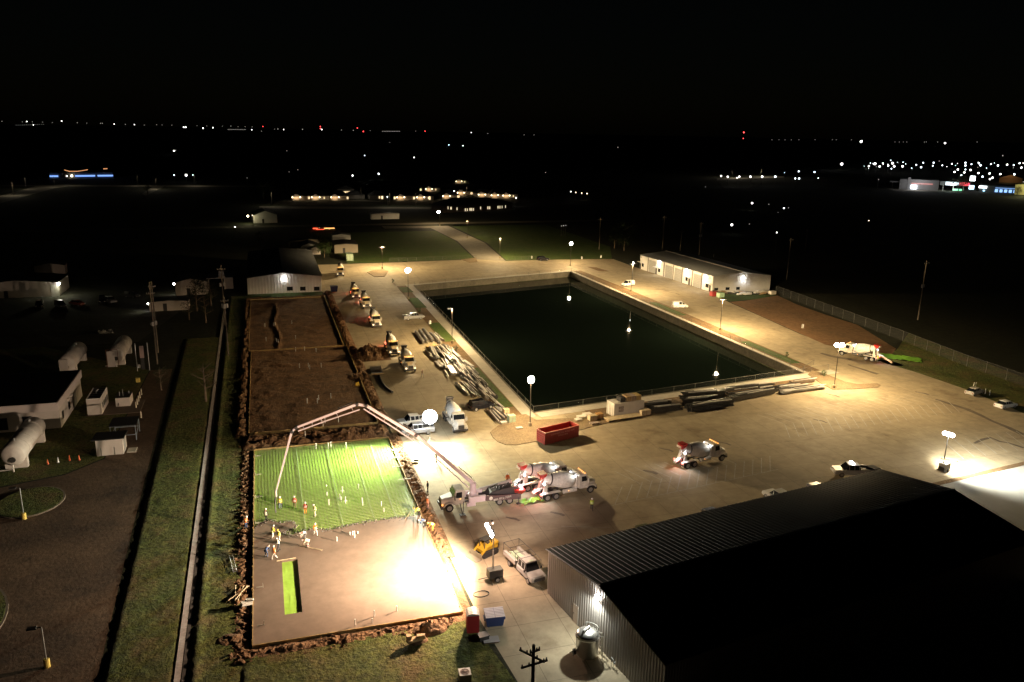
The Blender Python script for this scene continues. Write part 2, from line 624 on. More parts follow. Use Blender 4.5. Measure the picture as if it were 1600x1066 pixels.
def z_strip(x, y, f):
    e = 0.18 * math.exp(-((x - xch(y) - 1.8) / 0.36) ** 2)
    return max(0.03, 0.08 + e + 0.06 * fbm(x * 1.3, y * 1.3, 3) - (0.05 if f in (0, 1) else 0))


relief('grass_strip', lambda y: xch(y) + 1.0, lambda y: -4.6, 40, 250, 0.3, 0.35, z_strip, G_GRASS)
CHAN = ground_mat('channel_concrete', (0.33, 0.29, 0.27), (0.27, 0.235, 0.215), 0.4, fine=(3, 0.25), joints=(3.0, 0.6, 0.02), stain=(1.2, .6, .5, (.12, .09, .06)))
for e0, e1, za, zb2 in ((0.0, .56, .15, .05), (.64, .98, .045, .08)):
    b = MB()
    vs = []
    for k in range(91):
        y = 40 + k * 2.1
        j = .05 * fbm(y * .9, e0, 2)
        vs += [(xch(y) + e0 + (j if e0 > .5 else 0), y, za), (xch(y) + e1 + (j if e0 < .5 else 0), y, zb2)]
    b.add(vs, [(2 * i, 2 * i + 1, 2 * i + 3, 2 * i + 2) for i in range(90)])
    struct(b.build('drainage_channel', CHAN))
sheet('front_grass', [(-10.6, 40), (21.6, 40), (20.2, 60), (18.6, 70.2), (10, 71.5), (-10.6, 71)], 0.012, G_GRASS)
relief('front_turf', lambda y: -4.5, lambda y: 19.6 - 0.11 * (y - 60) if y > 50 else 21.0, 45, 71.2, 0.35, 0.35,
       lambda x, y, f: max(0.02, 0.09 + 0.06 * fbm(x * 1.3, y * 1.3, 9) + .05 * fbm(x * .3, y * .3, 2)) if 0 < f < 1 else 0.0, G_GRASS)

# kerb of the round island in the driveway, lower left
for (cx_, cy_, rr) in ((-37.5, 84.0, 9.5), (-32.5, 113.5, 4.2)):
    pts = [(cx_ + rr * cos(2 * pi * k / 40), cy_ + rr * 1.15 * sin(2 * pi * k / 40)) for k in range(40)]
    slab('island_kerb', pts, 0.0, 0.13, mat('kerb_dark', (.14, .11, .085), .9, n=(1, .2)))
    pts = [(cx_ + (rr - .25) * cos(2 * pi * k / 40), cy_ + (rr * 1.15 - .25) * sin(2 * pi * k / 40)) for k in range(40)]
    relief_pts = slab('island_grass', pts, 0.02, 0.17, G_GRASS)

# ---- round the pond: walks, beds, islands
def off(a, d, s, k): return V((a.x + d.x * k + s.x * 0, a.y + d.y * k))


slab('pond_walk', [(43.0, 127.6), (45.25, 128.0), (45.25, 130.2), (46.2, 256.2), (43.8, 256.2)], 0.0, 0.06, G_WALK)
q = lambda k, w: (PA.x + eN.x * k + sN.x * w, PA.y + eN.y * k + sN.y * w)
slab('pond_walk', [q(0.0, 0.4), q(0.0, 2.9), q(73.5, 2.9), q(73.5, 0.4)], 0.0, 0.064, G_WALK)
slab('pond_walk', [(107.9, 271.0), (110.9, 139.4), (112.1, 139.5), (109.1, 271.6)], 0.0, 0.06, G_WALK)
fF = (PC - PD).normalized()
sF = V((-fF.y, fF.x))
q2 = lambda k, w: (PD.x + fF.x * k + sF.x * w, PD.y + fF.y * k + sF.y * w)
slab('pond_walk', [q2(-2.5, 0.4), q2(64, 0.4), q2(64, 2.6), q2(-2.5, 2.6)], 0.0, 0.064, G_WALK)
slab('planting_strip', [(39.2, 128.5), (42.95, 127.7), (43.75, 256), (40.8, 256)], 0.0, 0.1, G_MULCH)
for a, c in ((134, 160), (183, 203), (222, 236), (245, 254)):
    fx = lambda y: 39.45 + (y - 128) * 0.0125
    slab('lawn_patch', [(fx(a), a), (fx(a) + 3.3, a), (fx(c) + 3.0, c), (fx(c), c)], 0.05, 0.125, G_LAWN)
slab('gravel_island', pxs((766, 676), (770, 684), (778, 691), (790, 695.5), (806, 696), (840, 690), (912, 671), (985, 652), (985, 644), (905, 653), (838, 657), (822, 648), (800, 650), (770, 672)), 0.0, 0.11, G_GRAV)
slab('planting_strip', [q(9, 2.95), q(9, 6.6), q(60, 6.8), q(60, 2.95)], 0.0, 0.09, G_MULCH)
slab('gravel_island', pxs((1262, 586), (1285, 601), (1301, 609), (1332, 608.5), (1372, 605.5), (1376, 602), (1371, 600), (1339, 601), (1320, 597), (1290, 585), (1268, 579)), 0.0, 0.12, G_GRAV)
slab('planting_strip', [(112.15, 140), (115.6, 140.3), (114.2, 236), (112.2, 272), (109.2, 272)], 0.0, 0.1, G_MULCH)
for a, c in ((146, 166), (196, 214)):
    fx = lambda y: 112.6 - (y - 140) * 0.0225
    slab('lawn_patch', [(fx(a), a), (fx(a) + 2.6, a), (fx(c) + 2.6, c), (fx(c), c)], 0.05, 0.125, G_LAWN)
slab('kerbed_island', pxs((574, 426), (585, 433), (601, 432.5), (607, 424), (598, 421), (584, 422)), 0.0, 0.13, G_GRAV)
slab('kerbed_island', pxs((721, 406), (735, 411), (746, 409), (744, 403)), 0.0, 0.13, G_GRAV)
sheet('kerbed_island', pxs((917, 417), (936, 424), (952, 424.5), (932, 418)), 0.02, G_MULCH)
# right: red dirt, lawn by the shop, verge, pale new slab, dark ruts
sheet('red_dirt', pxs((1140, 472), (1165, 470), (1215, 462), (1245, 476), (1290, 492), (1340, 508), (1400, 545), (1392, 556), (1380, 560), (1340, 549), (1290, 539), (1236, 515), (1180, 490)), 0.014, G_RED)
sheet('lawn', pxs((1117, 460), (1215, 461), (1180, 468), (1140, 471)), 0.02, G_LAWN)
sheet('verge', [edge_r[0], edge_r[1], edge_r[2], edge_r[3], at(1400, 548)[:2], at(1420, 520)[:2], at(1600, 590)[:2], at(1700, 640)[:2]], 0.010, G_GRASS)
sheet('pale_slab', pxs((1332, 808), (1400, 768), (1600, 727), (1800, 690), (1900, 900), (1500, 960)), 0.012, G_NEW)
slab('dirt_edge', pxs((1318, 803), (1440, 759), (1600, 721.5), (1600, 727.5), (1470, 758), (1330, 811)), 0.0, 0.03, G_MULCH)
RUT = mat('rut_stain', (0.13, 0.10, 0.07), 0.9, n=(0.8, 0.3))
def streak(name, pts, w, z, m):
    b = MB()
    pts = [V(p) for p in pts]
    vs = []
    for i, p in enumerate(pts):
        d = (pts[min(i + 1, len(pts) - 1)] - pts[max(0, i - 1)]).normalized()
        s = V((-d.y, d.x))
        ww = w * (0.6 + 0.5 * abs(sin(i * 2.3)))
        vs += [(p.x + s.x * ww, p.y + s.y * ww, z), (p.x - s.x * ww, p.y - s.y * ww, z)]
    b.add(vs, [(2 * i, 2 * i + 1, 2 * i + 3, 2 * i + 2) for i in range(len(pts) - 1)])
    return struct(b.build(name, m))


streak('oil_streak', pxs((1462, 624), (1490, 633), (1512, 640), (1530, 648), (1550, 658), (1575, 668), (1600, 680)), 0.55, 0.010, RUT)
streak('oil_streak', pxs((1283, 552), (1300, 557), (1330, 562)), 0.8, 0.010, RUT)
streak('oil_streak', pxs((1325, 570), (1350, 578), (1372, 585)), 0.5, 0.010, RUT)
streak('oil_streak', pxs((1522, 693), (1535, 687), (1548, 684), (1562, 690), (1575, 692), (1600, 700)), .35, 0.010, RUT)
streak('wet_patch', pxs((1330, 560), (1342, 566), (1390, 566), (1404, 572)), 2.0, 0.010, mat('wet_stain', (0.12, 0.085, 0.05), 0.35, n=(0.5, .3)))
for px_, py_, w_ in ((1005, 735, .8), (1030, 700, .5), (1290, 615, .6), (1430, 612, .7), (1050, 490, .5), (1040, 455, .4), (860, 800, .6), (790, 808, .5), (1120, 690, .5), (1270, 655, .5)):
    streak('oil_streak', pxs((px_, py_), (px_ + 8, py_ + 2), (px_ + 15, py_ + 3), (px_ + 22, py_ + 6)), w_ * .45, 0.011, RUT)

# painted stall lines
PAINT = mat('line_paint', (0.40, 0.365, 0.295), 0.8, n=(1.2, 0.3))
b = MB()
def line(b, a, c, w=0.06, z=0.012):
    a, c = V(a[:2]), V(c[:2])
    d = (c - a).normalized()
    s = V((-d.y, d.x)) * w
    b.add([(a.x + s.x, a.y + s.y, z), (a.x - s.x, a.y - s.y, z), (c.x - s.x, c.y - s.y, z), (c.x + s.x, c.y + s.y, z)], [(0, 1, 2, 3)])


for i in range(17):
    x0 = 44.5 + i * 1.75
    line(b, (x0, 92.0 + i * 0.26), (x0 + 3.4, 97.0 + i * 0.26))
line(b, (44, 91.8), (74, 96.3))
for i in range(11):
    x0 = 47.5 + i * 1.8
    line(b, (x0 + 3.4, 97.2 + i * 0.26), (x0 + 1.6, 102.2 + i * 0.26))
for i in range(22):
    x0 = 84 + i * 1.9
    line(b, (x0, 107.0 + i * .15), (x0 + 3.2, 113 + i * .15))
    line(b, (x0 + 3.4, 113.2 + i * .15), (x0 + 1.4, 119 + i * .15))
for i in range(12): line(b, (106 + i * 2.4, 92 + i * .1), (109 + i * 2.4, 99 + i * .1))
for a, c in (((30, 74.6), (32.6, 81)), ((26.2, 78.2), (28.0, 74.6)), ((35.0, 88), (41, 86)), ((30, 107), (44, 108))): line(b, a, c, 0.05)
struct(b.build('parking_lines', PAINT))

# ================================================================ pour: slabs, film, dirt
FORM = mat('form_lumber', (0.42, 0.28, 0.11), 0.8, n=(2, 0.25), n2=(9, 0.2))
SX0, SX1, SY0, SY1 = -3.5, 17.9, 72.6, 124.2
front = [at(x, y, 0.3)[:2] for x, y in ((396, 826), (405, 818), (420, 813), (440, 817), (456, 815), (463, 822), (447, 829), (441, 836), (456, 836), (470, 831), (490, 827), (518, 828), (537, 824), (560, 819), (588, 814), (620, 810), (655, 805))]
front = [(min(max(x, SX0 + .08), SX1 - .08), y) for x, y in front]
front[0] = (SX0 + .08, front[0][1])
front[-1] = (SX1 - .08, front[-1][1])
hx0, hx1, hy0, hy1 = at(440, 876, .3).x + .02, at(465, 876, .3).x, at(455, 959, .3).y, at(452, 875.5, .3).y
b = MB()
ZT = 0.30
y_hi = hy1 + 0.6
lft = [(SX0 + .08, SY0 + .06), (SX1 - .08, SY0 + .06)]
def flat(poly):
    b.add([(x, y, ZT) for x, y in poly], [tuple(range(len(poly)))])
flat([(SX0 + .08, SY0 + .06), (hx0, SY0 + .06), (hx0, y_hi), (SX0 + .08, y_hi)])
flat([(hx0, SY0 + .06), (hx1, SY0 + .06), (hx1, hy0), (hx0, hy0)])
flat([(hx0, hy1), (hx1, hy1), (hx1, y_hi), (hx0, y_hi)])
flat([(hx1, SY0 + .06), (SX1 - .08, SY0 + .06), (SX1 - .08, y_hi), (hx1, y_hi)])
flat([(SX0 + .08, y_hi), (SX1 - .08, y_hi)] + list(reversed(front)))
for i in range(len(front) - 1):
    (x0, y0), (x1, y1) = front[i], front[i + 1]
    b.add([(x0, y0, ZT), (x1, y1, ZT), (x1, y1 + .35, .1), (x0, y0 + .35, .1)], [(0, 1, 2, 3)])
for (x0, y0), (x1, y1) in (((hx0, hy0), (hx1, hy0)), ((hx1, hy0), (hx1, hy1)), ((hx1, hy1), (hx0, hy1)), ((hx0, hy1), (hx0, hy0))):
    b.add([(x0, y0, .06), (x1, y1, .06), (x1, y1, ZT), (x0, y0, ZT)], [(0, 1, 2, 3)])
struct(b.build('concrete_slab', G_WET))
# crumbly leading edge of the pour
b = MB()
for i in range(len(front) - 1):
    a, c = V(front[i]), V(front[i + 1])
    m_ = max(2, int((c - a).length / .22))
    for k in range(m_):
        p_ = a + (c - a) * (k / m_)
        for _ in range(5):
            q_ = p_ + V((random.uniform(-.2, .2), random.uniform(-.75, .55)))
            r_ = random.uniform(.05, .12)
            b.ball((q_.x, q_.y, .24 + random.uniform(-.04, .06)), r_, 6, 4, sz=.7)
struct(b.build('concrete_edge', G_RAW, smooth=True))
# film with wrinkles
FILM = ground_mat('green_film', (0.30, 0.52, 0.065), (0.36, 0.58, 0.095), 0.25, rough=0.32, fine=(1.5, .12))
FILM.node_tree.nodes['Principled BSDF'].inputs['Specular IOR Level'].default_value = 0.5
def film_sheet(name, x0, x1, y0, y1, z, step=.115, amp=.03):
    nx, ny = int((x1 - x0) / step), int((y1 - y0) / step)
    vs, fs = [], []
    for j in range(ny + 1):
        for i in range(nx + 1):
            x, y = x0 + (x1 - x0) * i / nx, y0 + (y1 - y0) * j / ny
            w = mnoise.noise(V((x * 1.5 + .5 * mnoise.noise(V((x * .3, y * .3, 0))), y * .42, 0)))
            w2 = mnoise.noise(V((x * 3.1, y * 1.0, 7)))
            ln = 1 - abs(2 * ((x * .93 + .12 * sin(y * .5)) % 1) - 1)
            q_ = mnoise.noise(V((x * .8 + .4 * w, y * .28, 21)))
            fold = max(0.0, 1 - abs(q_) * 9) * (.35 + .65 * max(0, mnoise.noise(V((x * .25, y * .25, 40))) + .3))
            z_ = z + amp * (.28 * w + .22 * w2 + .75 * fold) + .009 * max(0, ln - .8) / .2
            vs.append((x, y, z_))
    w_ = nx + 1
    for j in range(ny):
        for i in range(nx): fs.append((j * w_ + i, j * w_ + i + 1, (j + 1) * w_ + i + 1, (j + 1) * w_ + i))
    return MB().add(vs, fs).build(name, FILM, smooth=True)


f_ = film_sheet('vapour_film', SX0 + .09, SX1 - .09, 94.5, SY1 - .06, 0.08)
TAPE = mat('pale_seam_tape', (.45, .62, .30), .4, n=(1, .2))
for tx in (2.9, 7.6, 11.7, 14.6):
    b = MB()
    vs = []
    for k in range(60):
        y = 95 + k * .49
        vs += [(tx - .055 + .03 * sin(y * .8), y, .158), (tx + .055 + .03 * sin(y * .8), y, .158)]
    b.add(vs, [(2 * i, 2 * i + 1, 2 * i + 3, 2 * i + 2) for i in range(59)])
    b.build('seam_tape', TAPE, f_)
tag(f_, 'wide wrinkled bright green plastic film not yet covered by concrete', 'plastic film')
f_ = film_sheet('vapour_film', hx0 - .02, hx1 + .02, hy0 - .02, hy1 + .02, 0.13, .12, .035)
tag(f_, 'narrow strip of green plastic film in the slot left in the wet slab', 'plastic film')
# reinforcing bars over the film
b = MB()
STEEL = mat('rebar_steel', (0.26, 0.27, 0.16), 0.6, 0.3)
x = SX0 + .3
while x < SX1 - .2:
    b.bx(x, x + .03, 93.8, SY1 - .15, .17, .20)
    x += .43
y = 93.8
while y < SY1 - .2:
    b.bx(SX0 + .2, SX1 - .2, y, y + .03, .2002, .23)
    y += .43
tag(b.build('rebar_mat', STEEL), 'thin steel reinforcing mat laid over the green film', 'rebar mat')
# wooden forms
def form(name, x0, x1, y0, y1, h, label, z=0.0):
    root = thing(name, label, 'form boards')
    b = MB().bx(x0, x1, y0, y1, z, h)
    b.build('board', FORM, root)
    s = MB()
    L = max(x1 - x0, y1 - y0)
    k = 0.8
    while k < L:
        if x1 - x0 > y1 - y0: s.bx(x0 + k, x0 + k + .06, y0 - .12, y0 - .003, 0, h + .06)
        else: s.bx(x0 - .1, x0 - .003, y0 + k, y0 + k + .06, 0, h + .06)
        k += 2.4
    s.build('stakes', FORM, root)
    return root


form('form_board', SX0 - .02, SX0 + .075, SY0, SY1, .34, 'long form board along the fence side of the wet slab')
form('form_board', SX1 - .075, SX1 + .02, SY0, SY1, .36, 'long form board on the pump truck side of the green film')
form('form_board', SX0 - .02, SX1 + .02, SY1 + .003, SY1 + .10, .34, 'form board across the far end of the green film')
form('form_board', SX0 - .02, SX1 + .02, SY0 - .10, SY0 - .003, .33, 'form board across the near end of the wet slab')
P2F, P2E, P3E = 131.6, 184.5, 243.0
form('form_board', -4.2, 17.0, P2F - .1, P2F, .40, 'form board between the dirt mounds and the nearer bare dirt plot')
form('form_board', -4.6, 16.9, P2E - .1, P2E, .40, 'form board dividing the two bare dirt plots')
form('form_board', -5.2, 16.3, P3E - .1, P3E, .40, 'form board below the white metal warehouse at the far plot end')
form('form_board', -4.4, -4.3, P2F + .01, P2E - .11, .40, 'form board on the fence side of the nearer dirt plot')
form('form_board', -4.9, -4.8, P2E + .01, P3E - .11, .40, 'form board on the fence side of the farther dirt plot')
form('form_board', 17.05, 17.2, P2F + .01, P2E - .11, .50, 'dark form board by the dirt pile and parked mixers')
form('form_board', 16.4, 16.55, P2E + .01, P3E - .11, .50, 'form board on the mixer queue side of the farther plot')


def dirt(name, x0, x1, y0, y1, step, zf, m=None):
    nx, ny = max(2, int((x1 - x0) / step)), max(2, int((y1 - y0) / step))
    vs, fs = [], []
    for j in range(ny + 1):
        for i in range(nx + 1):
            x, y = x0 + (x1 - x0) * i / nx, y0 + (y1 - y0) * j / ny
            x += random.uniform(-.25, .25) * step * (0 < i < nx)
            y += random.uniform(-.25, .25) * step * (0 < j < ny)
            vs.append((x, y, max(0.014, zf(x, y, i / nx, j / ny))))
    w = nx + 1
    for j in range(ny):
        for i in range(nx): fs.append((j * w + i, j * w + i + 1, (j + 1) * w + i + 1, (j + 1) * w + i))
    return struct(MB().add(vs, fs).build(name, m or G_DIRT))


def rough(x, y, s, k=0): return .5 + .9 * fbm(x * s, y * s, k, 5) + .2 * mnoise.noise(V((x * s * 5, y * s * 5, k)))


bell = lambda f: max(0.0, 1 - (2 * f - 1) ** 2)
dirt('dirt_berm', -5.45, -3.85, 70.2, 126, .12, lambda x, y, f, g: .42 * bell(f) ** .8 * max(0, rough(x, y, 1.4)) * (0.65 + .6 * fbm(0, y * .25, 3)) + .02)
dirt('dirt_berm', 18.0, 19.9, 84, 126, .17, lambda x, y, f, g: .42 * bell(f) * max(0, rough(x, y, 1.3, 4)) + .02)
dirt('dirt_berm', 18.0, 19.0, 72, 84, .17, lambda x, y, f, g: .16 * bell(f) * max(0, rough(x, y, .9, 4)) + .02)
dirt('dirt_berm', -5.5, 18.8, 70.6, 72.45, .12, lambda x, y, f, g: .32 * bell(g) * max(0, rough(x, y, 1.5, 7)) * (.55 + .8 * max(0, fbm(x * .3, 0, 4) + .3)) * (1.0 if x < 16 else .5) + .02)
dirt('dirt_berm', -5.5, 18.4, 124.5, 131.4, .2, lambda x, y, f, g: (1.0 * bell(g) * max(0, rough(x, y, .45, 2)) + .03) * min(1, 6 * bell(f)))
dirt('dirt_berm', -6.6, -4.6, 130.5, 245, .3, lambda x, y, f, g: .7 * bell(f) * max(0, rough(x, y, .7, 1)) + .02)
dirt('dirt_berm', 17.2, 19.3, 131, 252, .3, lambda x, y, f, g: .55 * bell(f) * max(0, rough(x, y, .6, 6)) + .02)
dirt('dirt_berm', -6, 17, 243.2, 246.5, .3, lambda x, y, f, g: .5 * bell(g) * max(0, rough(x, y, .6, 6)) + .02)
dirt('dirt_plot', -4.25, 17.0, P2F + .02, P2E - .12, .4, lambda x, y, f, g: .12 + .12 * rough(x, y, .35, 8) + .35 * max(0, rough(x, y, .22, 3) - .62) * (x < 4) - .0)
dirt('dirt_plot', -4.75, 16.4, P2E + .02, P3E - .12, .4, lambda x, y, f, g: .12 + .10 * rough(x, y, .3, 8) + .5 * max(0, .5 - abs(x - 1.8 - .5 * sin(y * .2))) * (y < 236) - .11 * max(0, .9 - abs(x - .3 - .4 * sin(y * .2) - .3 * fbm(0, y * .4))) * (y < 230))
sheet('grass_bank', [(-6, 246), (16.4, 246), (16.4, 252.4), (-6, 252.4)], 0.03, G_LAWN)
# spoil heap beside the near berm and clods
def heap(name, px, py, rx, ry, h, s=.15, seed=0):
    c = at(px, py)
    def zf(x, y, f, g):
        d = hypot((x - c.x) / rx, (y - c.y) / ry)
        return h * max(0, 1 - d) ** .8 * (0.55 + .75 * max(0, rough(x, y, .9, seed))) + .015
    return dirt(name, c.x - rx, c.x + rx, c.y - ry, c.y + ry, s, zf)


heap('dirt_mound', 672, 984, 1.9, 1.3, 1.1, .13, 2)
heap('dirt_mound', 652, 1003, 1.2, 0.8, .7, .12, 5)
heap('dirt_mound', 460, 1012, 2.6, .7, .38, .1, 3)
heap('dirt_mound', 360, 1000, 1.5, 1.1, .38, .1, 9)
heap('dirt_mound', 545, 686, 3.2, 1.6, 1.1, .2, 1)
heap('dirt_mound', 430, 690, 2.6, 1.5, .9, .2, 4)
heap('dark_dirt_pile', 578, 556, 4.2, 4.6, 2.6, .35, 6)
heap('dirt_mound', 556, 590, 2.0, 3.0, .8, .3, 6)
b = MB()
for _ in range(700):
    k = random.random()
    if k < .45: x, y = random.gauss(-4.75, .45), random.uniform(70, 127)
    elif k < .65: x, y = random.gauss(19.0, .55), random.uniform(80, 126)
    elif k < .8: x, y = random.uniform(-5, 18), random.gauss(71.3, .6)
    else: x, y = random.uniform(-5, 18), random.uniform(124.6, 131)
    if SX0 - .1 < x < SX1 + .1 and SY0 - .1 < y < SY1: continue
    r_ = abs(random.gauss(0, .05)) + .03
    b.rbox((x, y, r_ * .6 + .06), (r_ * 2.2, r_ * 1.7, r_ * 1.4), random.uniform(0, 6), random.uniform(-.5, .5), random.uniform(-.5, .5))
o_ = b.build('dirt_clods', G_DIRT)
tag(o_, 'loose brown dirt clods scattered along the slab edges', 'dirt clods', kind='stuff')
# ================================================================ BUILDINGS
WHITE_M = mat('white_metal', (0.62, 0.60, 0.57), 0.5, n=(0.4, 0.08))
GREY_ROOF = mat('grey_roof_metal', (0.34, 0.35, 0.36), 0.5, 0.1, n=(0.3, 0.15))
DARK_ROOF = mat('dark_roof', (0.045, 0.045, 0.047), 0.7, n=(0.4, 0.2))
GLASS = mat('dark_glass', (0.012, 0.014, 0.017), 0.15, spec=0.4)
TRIM = mat('dark_trim', (0.035, 0.033, 0.032), 0.6)
DOORG = mat('door_grey', (0.30, 0.295, 0.285), 0.55, n=(1.2, .06))
PINKW = mat('cream_wall', (0.52, 0.46, 0.41), 0.7, n=(0.6, 0.08))
HOT = glow('hot_white_lens', (1.0, 0.97, 0.92), 40)
WARM_LENS = glow('warm_lens', (1.0, 0.80, 0.5), 14)
DARKM = mat('dark_metal', (0.06, 0.058, 0.055), 0.5, 0.4)


def ribbed(b, A, B, z0, z1, pitch=.3, depth=.03, top=None, m=0):
    "corrugated sheet from A to B (xy); ribs stand proud to the right of A->B; top(t) gives the upper edge"
    A, B = V(A[:2]), V(B[:2])
    L = (B - A).length
    d = (B - A) / L
    o = V((d.y, -d.x))
    n = max(1, int(L / pitch))
    pts = []
    for i in range(n):
        s0 = L * i / n
        w = L / n
        pts += [(s0, 0), (s0 + w * .55, 0), (s0 + w * .65, depth), (s0 + w * .9, depth)]
    pts.append((L, 0))
    vs = []
    for s, k in pts:
        p = A + d * s + o * k
        vs += [(p.x, p.y, z0), (p.x, p.y, top(s) if top else z1)]
    b.add(vs, [(2 * i, 2 * i + 2, 2 * i + 3, 2 * i + 1) for i in range(len(pts) - 1)], m)


def wallbox(b, A, B, s0, s1, z0, z1, proud=.04, back=.02, m=0):
    "box on the wall A->B from s0 to s1 along it; outside is to the right"
    A, B = V(A[:2]), V(B[:2])
    d = (B - A).normalized()
    o = V((d.y, -d.x))
    P_ = [A + d * s0 - o * back, A + d * s1 - o * back, A + d * s1 + o * proud, A + d * s0 + o * proud]
    b.prism([(p.x, p.y) for p in P_], z0, z1, m)


def wallpt(A, B, s, z, out=0.0):
    A, B = V(A[:2]), V(B[:2])
    d = (B - A).normalized()
    o = V((d.y, -d.x))
    p = A + d * s + o * out
    return V((p.x, p.y, z))


def window(root, A, B, s0, s1, z0, z1, pane=None):
    b = MB()
    wallbox(b, A, B, s0, s1, z0, z1, .05)
    w = b.build('window', TRIM, root)
    b = MB()
    wallbox(b, A, B, s0 + .08, s1 - .08, z0 + .08, z1 - .08, .07, 0)
    b.build('pane', pane or GLASS, w)


def wallpack(root, A, B, s, z, power=600, col=COOL, r=.22, down=True, size=150):
    p0 = wallpt(A, B, s, z, .12)
    b = MB()
    d = wallpt(A, B, s, z, 1.0) - p0
    d.z = 0
    d.normalize()
    b.rbox(p0 + V((0, 0, .08)), (.3, .45, .2), atan2(d.y, d.x))
    f = b.build('wall_lamp', DARKM, root)
    b = MB()
    b.ball(p0 + d * .16, r, 8, 6)
    b.build('lens', HOT, f)
    lamp(f, p0 + d * .55, power, col, 'SPOT', aim=(d.x * .55, d.y * .55, -1), size=165, blend=.5, rad=.12)


# ---- big dark warehouse, lower right
ux = V((cos(R_(8.9)), sin(R_(8.9))))
uy = V((sin(R_(8.9)), -cos(R_(8.9))))         # towards the camera
WA = V((28.0, 73.95))
def wp(s, w): return WA + ux * s + uy * w
EAVE, RIDGE, HALF, LEN = 5.4, 7.0, 10.7, 52.6
wh = thing('metal_warehouse', 'big dark ribbed metal warehouse filling the lower right corner', 'warehouse')
gz = lambda s: EAVE + (RIDGE - EAVE) * (1 - abs(s - HALF) / HALF)
SIDING = mat('grey_siding', (0.27, 0.245, 0.22), 0.42, 0.25, n=(0.5, 0.08))
b = MB()
ribbed(b, wp(0, 0), wp(0, 2 * HALF), 0, 0, .42, .07, top=lambda s: gz(s) - .05)
ribbed(b, wp(0, 2 * HALF), wp(LEN, 2 * HALF), 0, EAVE - .05, .32, .04)
ribbed(b, wp(LEN, 2 * HALF), wp(LEN, 0), 0, 0, .32, .04, top=lambda s: gz(s) - .05)
ribbed(b, wp(LEN, 0), wp(0, 0), 0, EAVE - .05, .32, .04)
# outside must be on the right of A->B: the gable faces left
b.build('wall', SIDING, wh)
BLACK_ROOF = mat('black_roof_metal', (0.05, 0.051, 0.053), 0.6, 0.2, n=(0.25, 0.2))
def roof_half(b, w0, z0, w1, z1, s0=-.15, s1=LEN + .15, pitch=.66):
    n = int((s1 - s0) / pitch)
    prof = []
    for i in range(n):
        a = s0 + (s1 - s0) * i / n
        w = (s1 - s0) / n
        prof += [(a, 0), (a + w * .74, 0), (a + w * .80, .05), (a + w * .94, .05)]
    prof.append((s1, 0))
    vs = []
    for s, k in prof:
        p, q_ = wp(s, w0), wp(s, w1)
        vs += [(p.x, p.y, z0 + k), (q_.x, q_.y, z1 + k)]
    b.add(vs, [(2 * i, 2 * i + 1, 2 * i + 3, 2 * i + 2) for i in range(len(prof) - 1)])


b = MB()
roof_half(b, -.2, EAVE - .03, HALF, RIDGE)
roof_half(b, 2 * HALF + .2, EAVE - .03, HALF, RIDGE)
rf = b.build('roof', BLACK_ROOF, wh)
b = MB()
p, q_ = wp(-.2, HALF), wp(LEN + .2, HALF)
b.tube([(p.x, p.y, RIDGE + .02), (q_.x, q_.y, RIDGE + .04)], .14, 6)
b.build('ridge_cap', mat('ridge_metal', (0.5, 0.5, 0.5), 0.4, 0.4), rf)
b = MB()
for w0, w1 in ((-.2, HALF), (2 * HALF + .2, HALF)):
    p, q_ = wp(-.2, w0), wp(-.2, w1)
    b.tube([(p.x, p.y, EAVE - .07), (q_.x, q_.y, RIDGE - .02)], .09, 4)
b.build('rake_trim', TRIM, rf)
s_, z_ = on_plane(937, 932, wp(0, 0), wp(0, 10))
wallpack(wh, wp(0, 0), wp(0, 2 * HALF), s_, z_, 2600, (.95, 1, .93), .3)
s0_, _ = on_plane(896, 967, wp(0, 0), wp(0, 10))
b = MB()
wallbox(b, wp(0, 0), wp(0, 2 * HALF), s0_, s0_ + 1.0, 0.02, 2.15, .1)
dr = b.build('door', mat('tan_door', (0.42, 0.37, 0.30), .6), wh)
b = MB()
wallbox(b, wp(0, 0), wp(0, 2 * HALF), s0_ + .1, s0_ + .2, 1.0, 1.1, .15, -.09)
b.build('handle', DARKM, dr)

# ---- white metal warehouse beyond the dirt plots
wb = thing('metal_warehouse', 'white metal warehouse with three dark windows beyond the dirt plots', 'warehouse')
A, B = V((-5.7, 252.8)), V((16.4, 252.4))
C_, D_ = V((16.4, 306.6)), V((-5.7, 306.6))
zt = lambda s: 5.3 + 1.15 * (1 - abs(s - 10.6) / 11.1)
b = MB()
ribbed(b, A, B, 0, 0, .9, .05, top=lambda s: zt(s))
ribbed(b, B, C_, 0, 5.25, .9, .05)
ribbed(b, C_, D_, 0, 0, .9, .05, top=lambda s: zt(s))
ribbed(b, D_, A, 0, 5.25, .9, .05)
b.build('wall', WHITE_M, wb)
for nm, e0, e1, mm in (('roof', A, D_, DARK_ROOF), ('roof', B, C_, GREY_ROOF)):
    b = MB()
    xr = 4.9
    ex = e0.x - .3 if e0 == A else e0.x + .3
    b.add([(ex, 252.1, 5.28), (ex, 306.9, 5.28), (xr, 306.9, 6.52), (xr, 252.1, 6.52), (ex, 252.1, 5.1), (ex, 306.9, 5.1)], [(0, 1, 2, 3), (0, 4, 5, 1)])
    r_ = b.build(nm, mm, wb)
b = MB().tube([(-6, 252.05, 5.2), (4.9, 252.05, 6.45), (16.7, 252.05, 5.2)], .12, 4)
b.build('rake_trim', TRIM, wb)
for x0, x1 in ((448.4, 457.4), (468.7, 477.6), (490.6, 499.2)):
    sa, za = on_plane(x0, 454.5, A, B)
    sb, zb = on_plane(x1, 447.8, A, B)
    window(wb, A, B, sa, sb, za, zb)
sa, za = on_plane(443.7, 435.5, A, B)
wallpack(wb, A, B, sa, za, 1500, (1, .95, .85), .5)
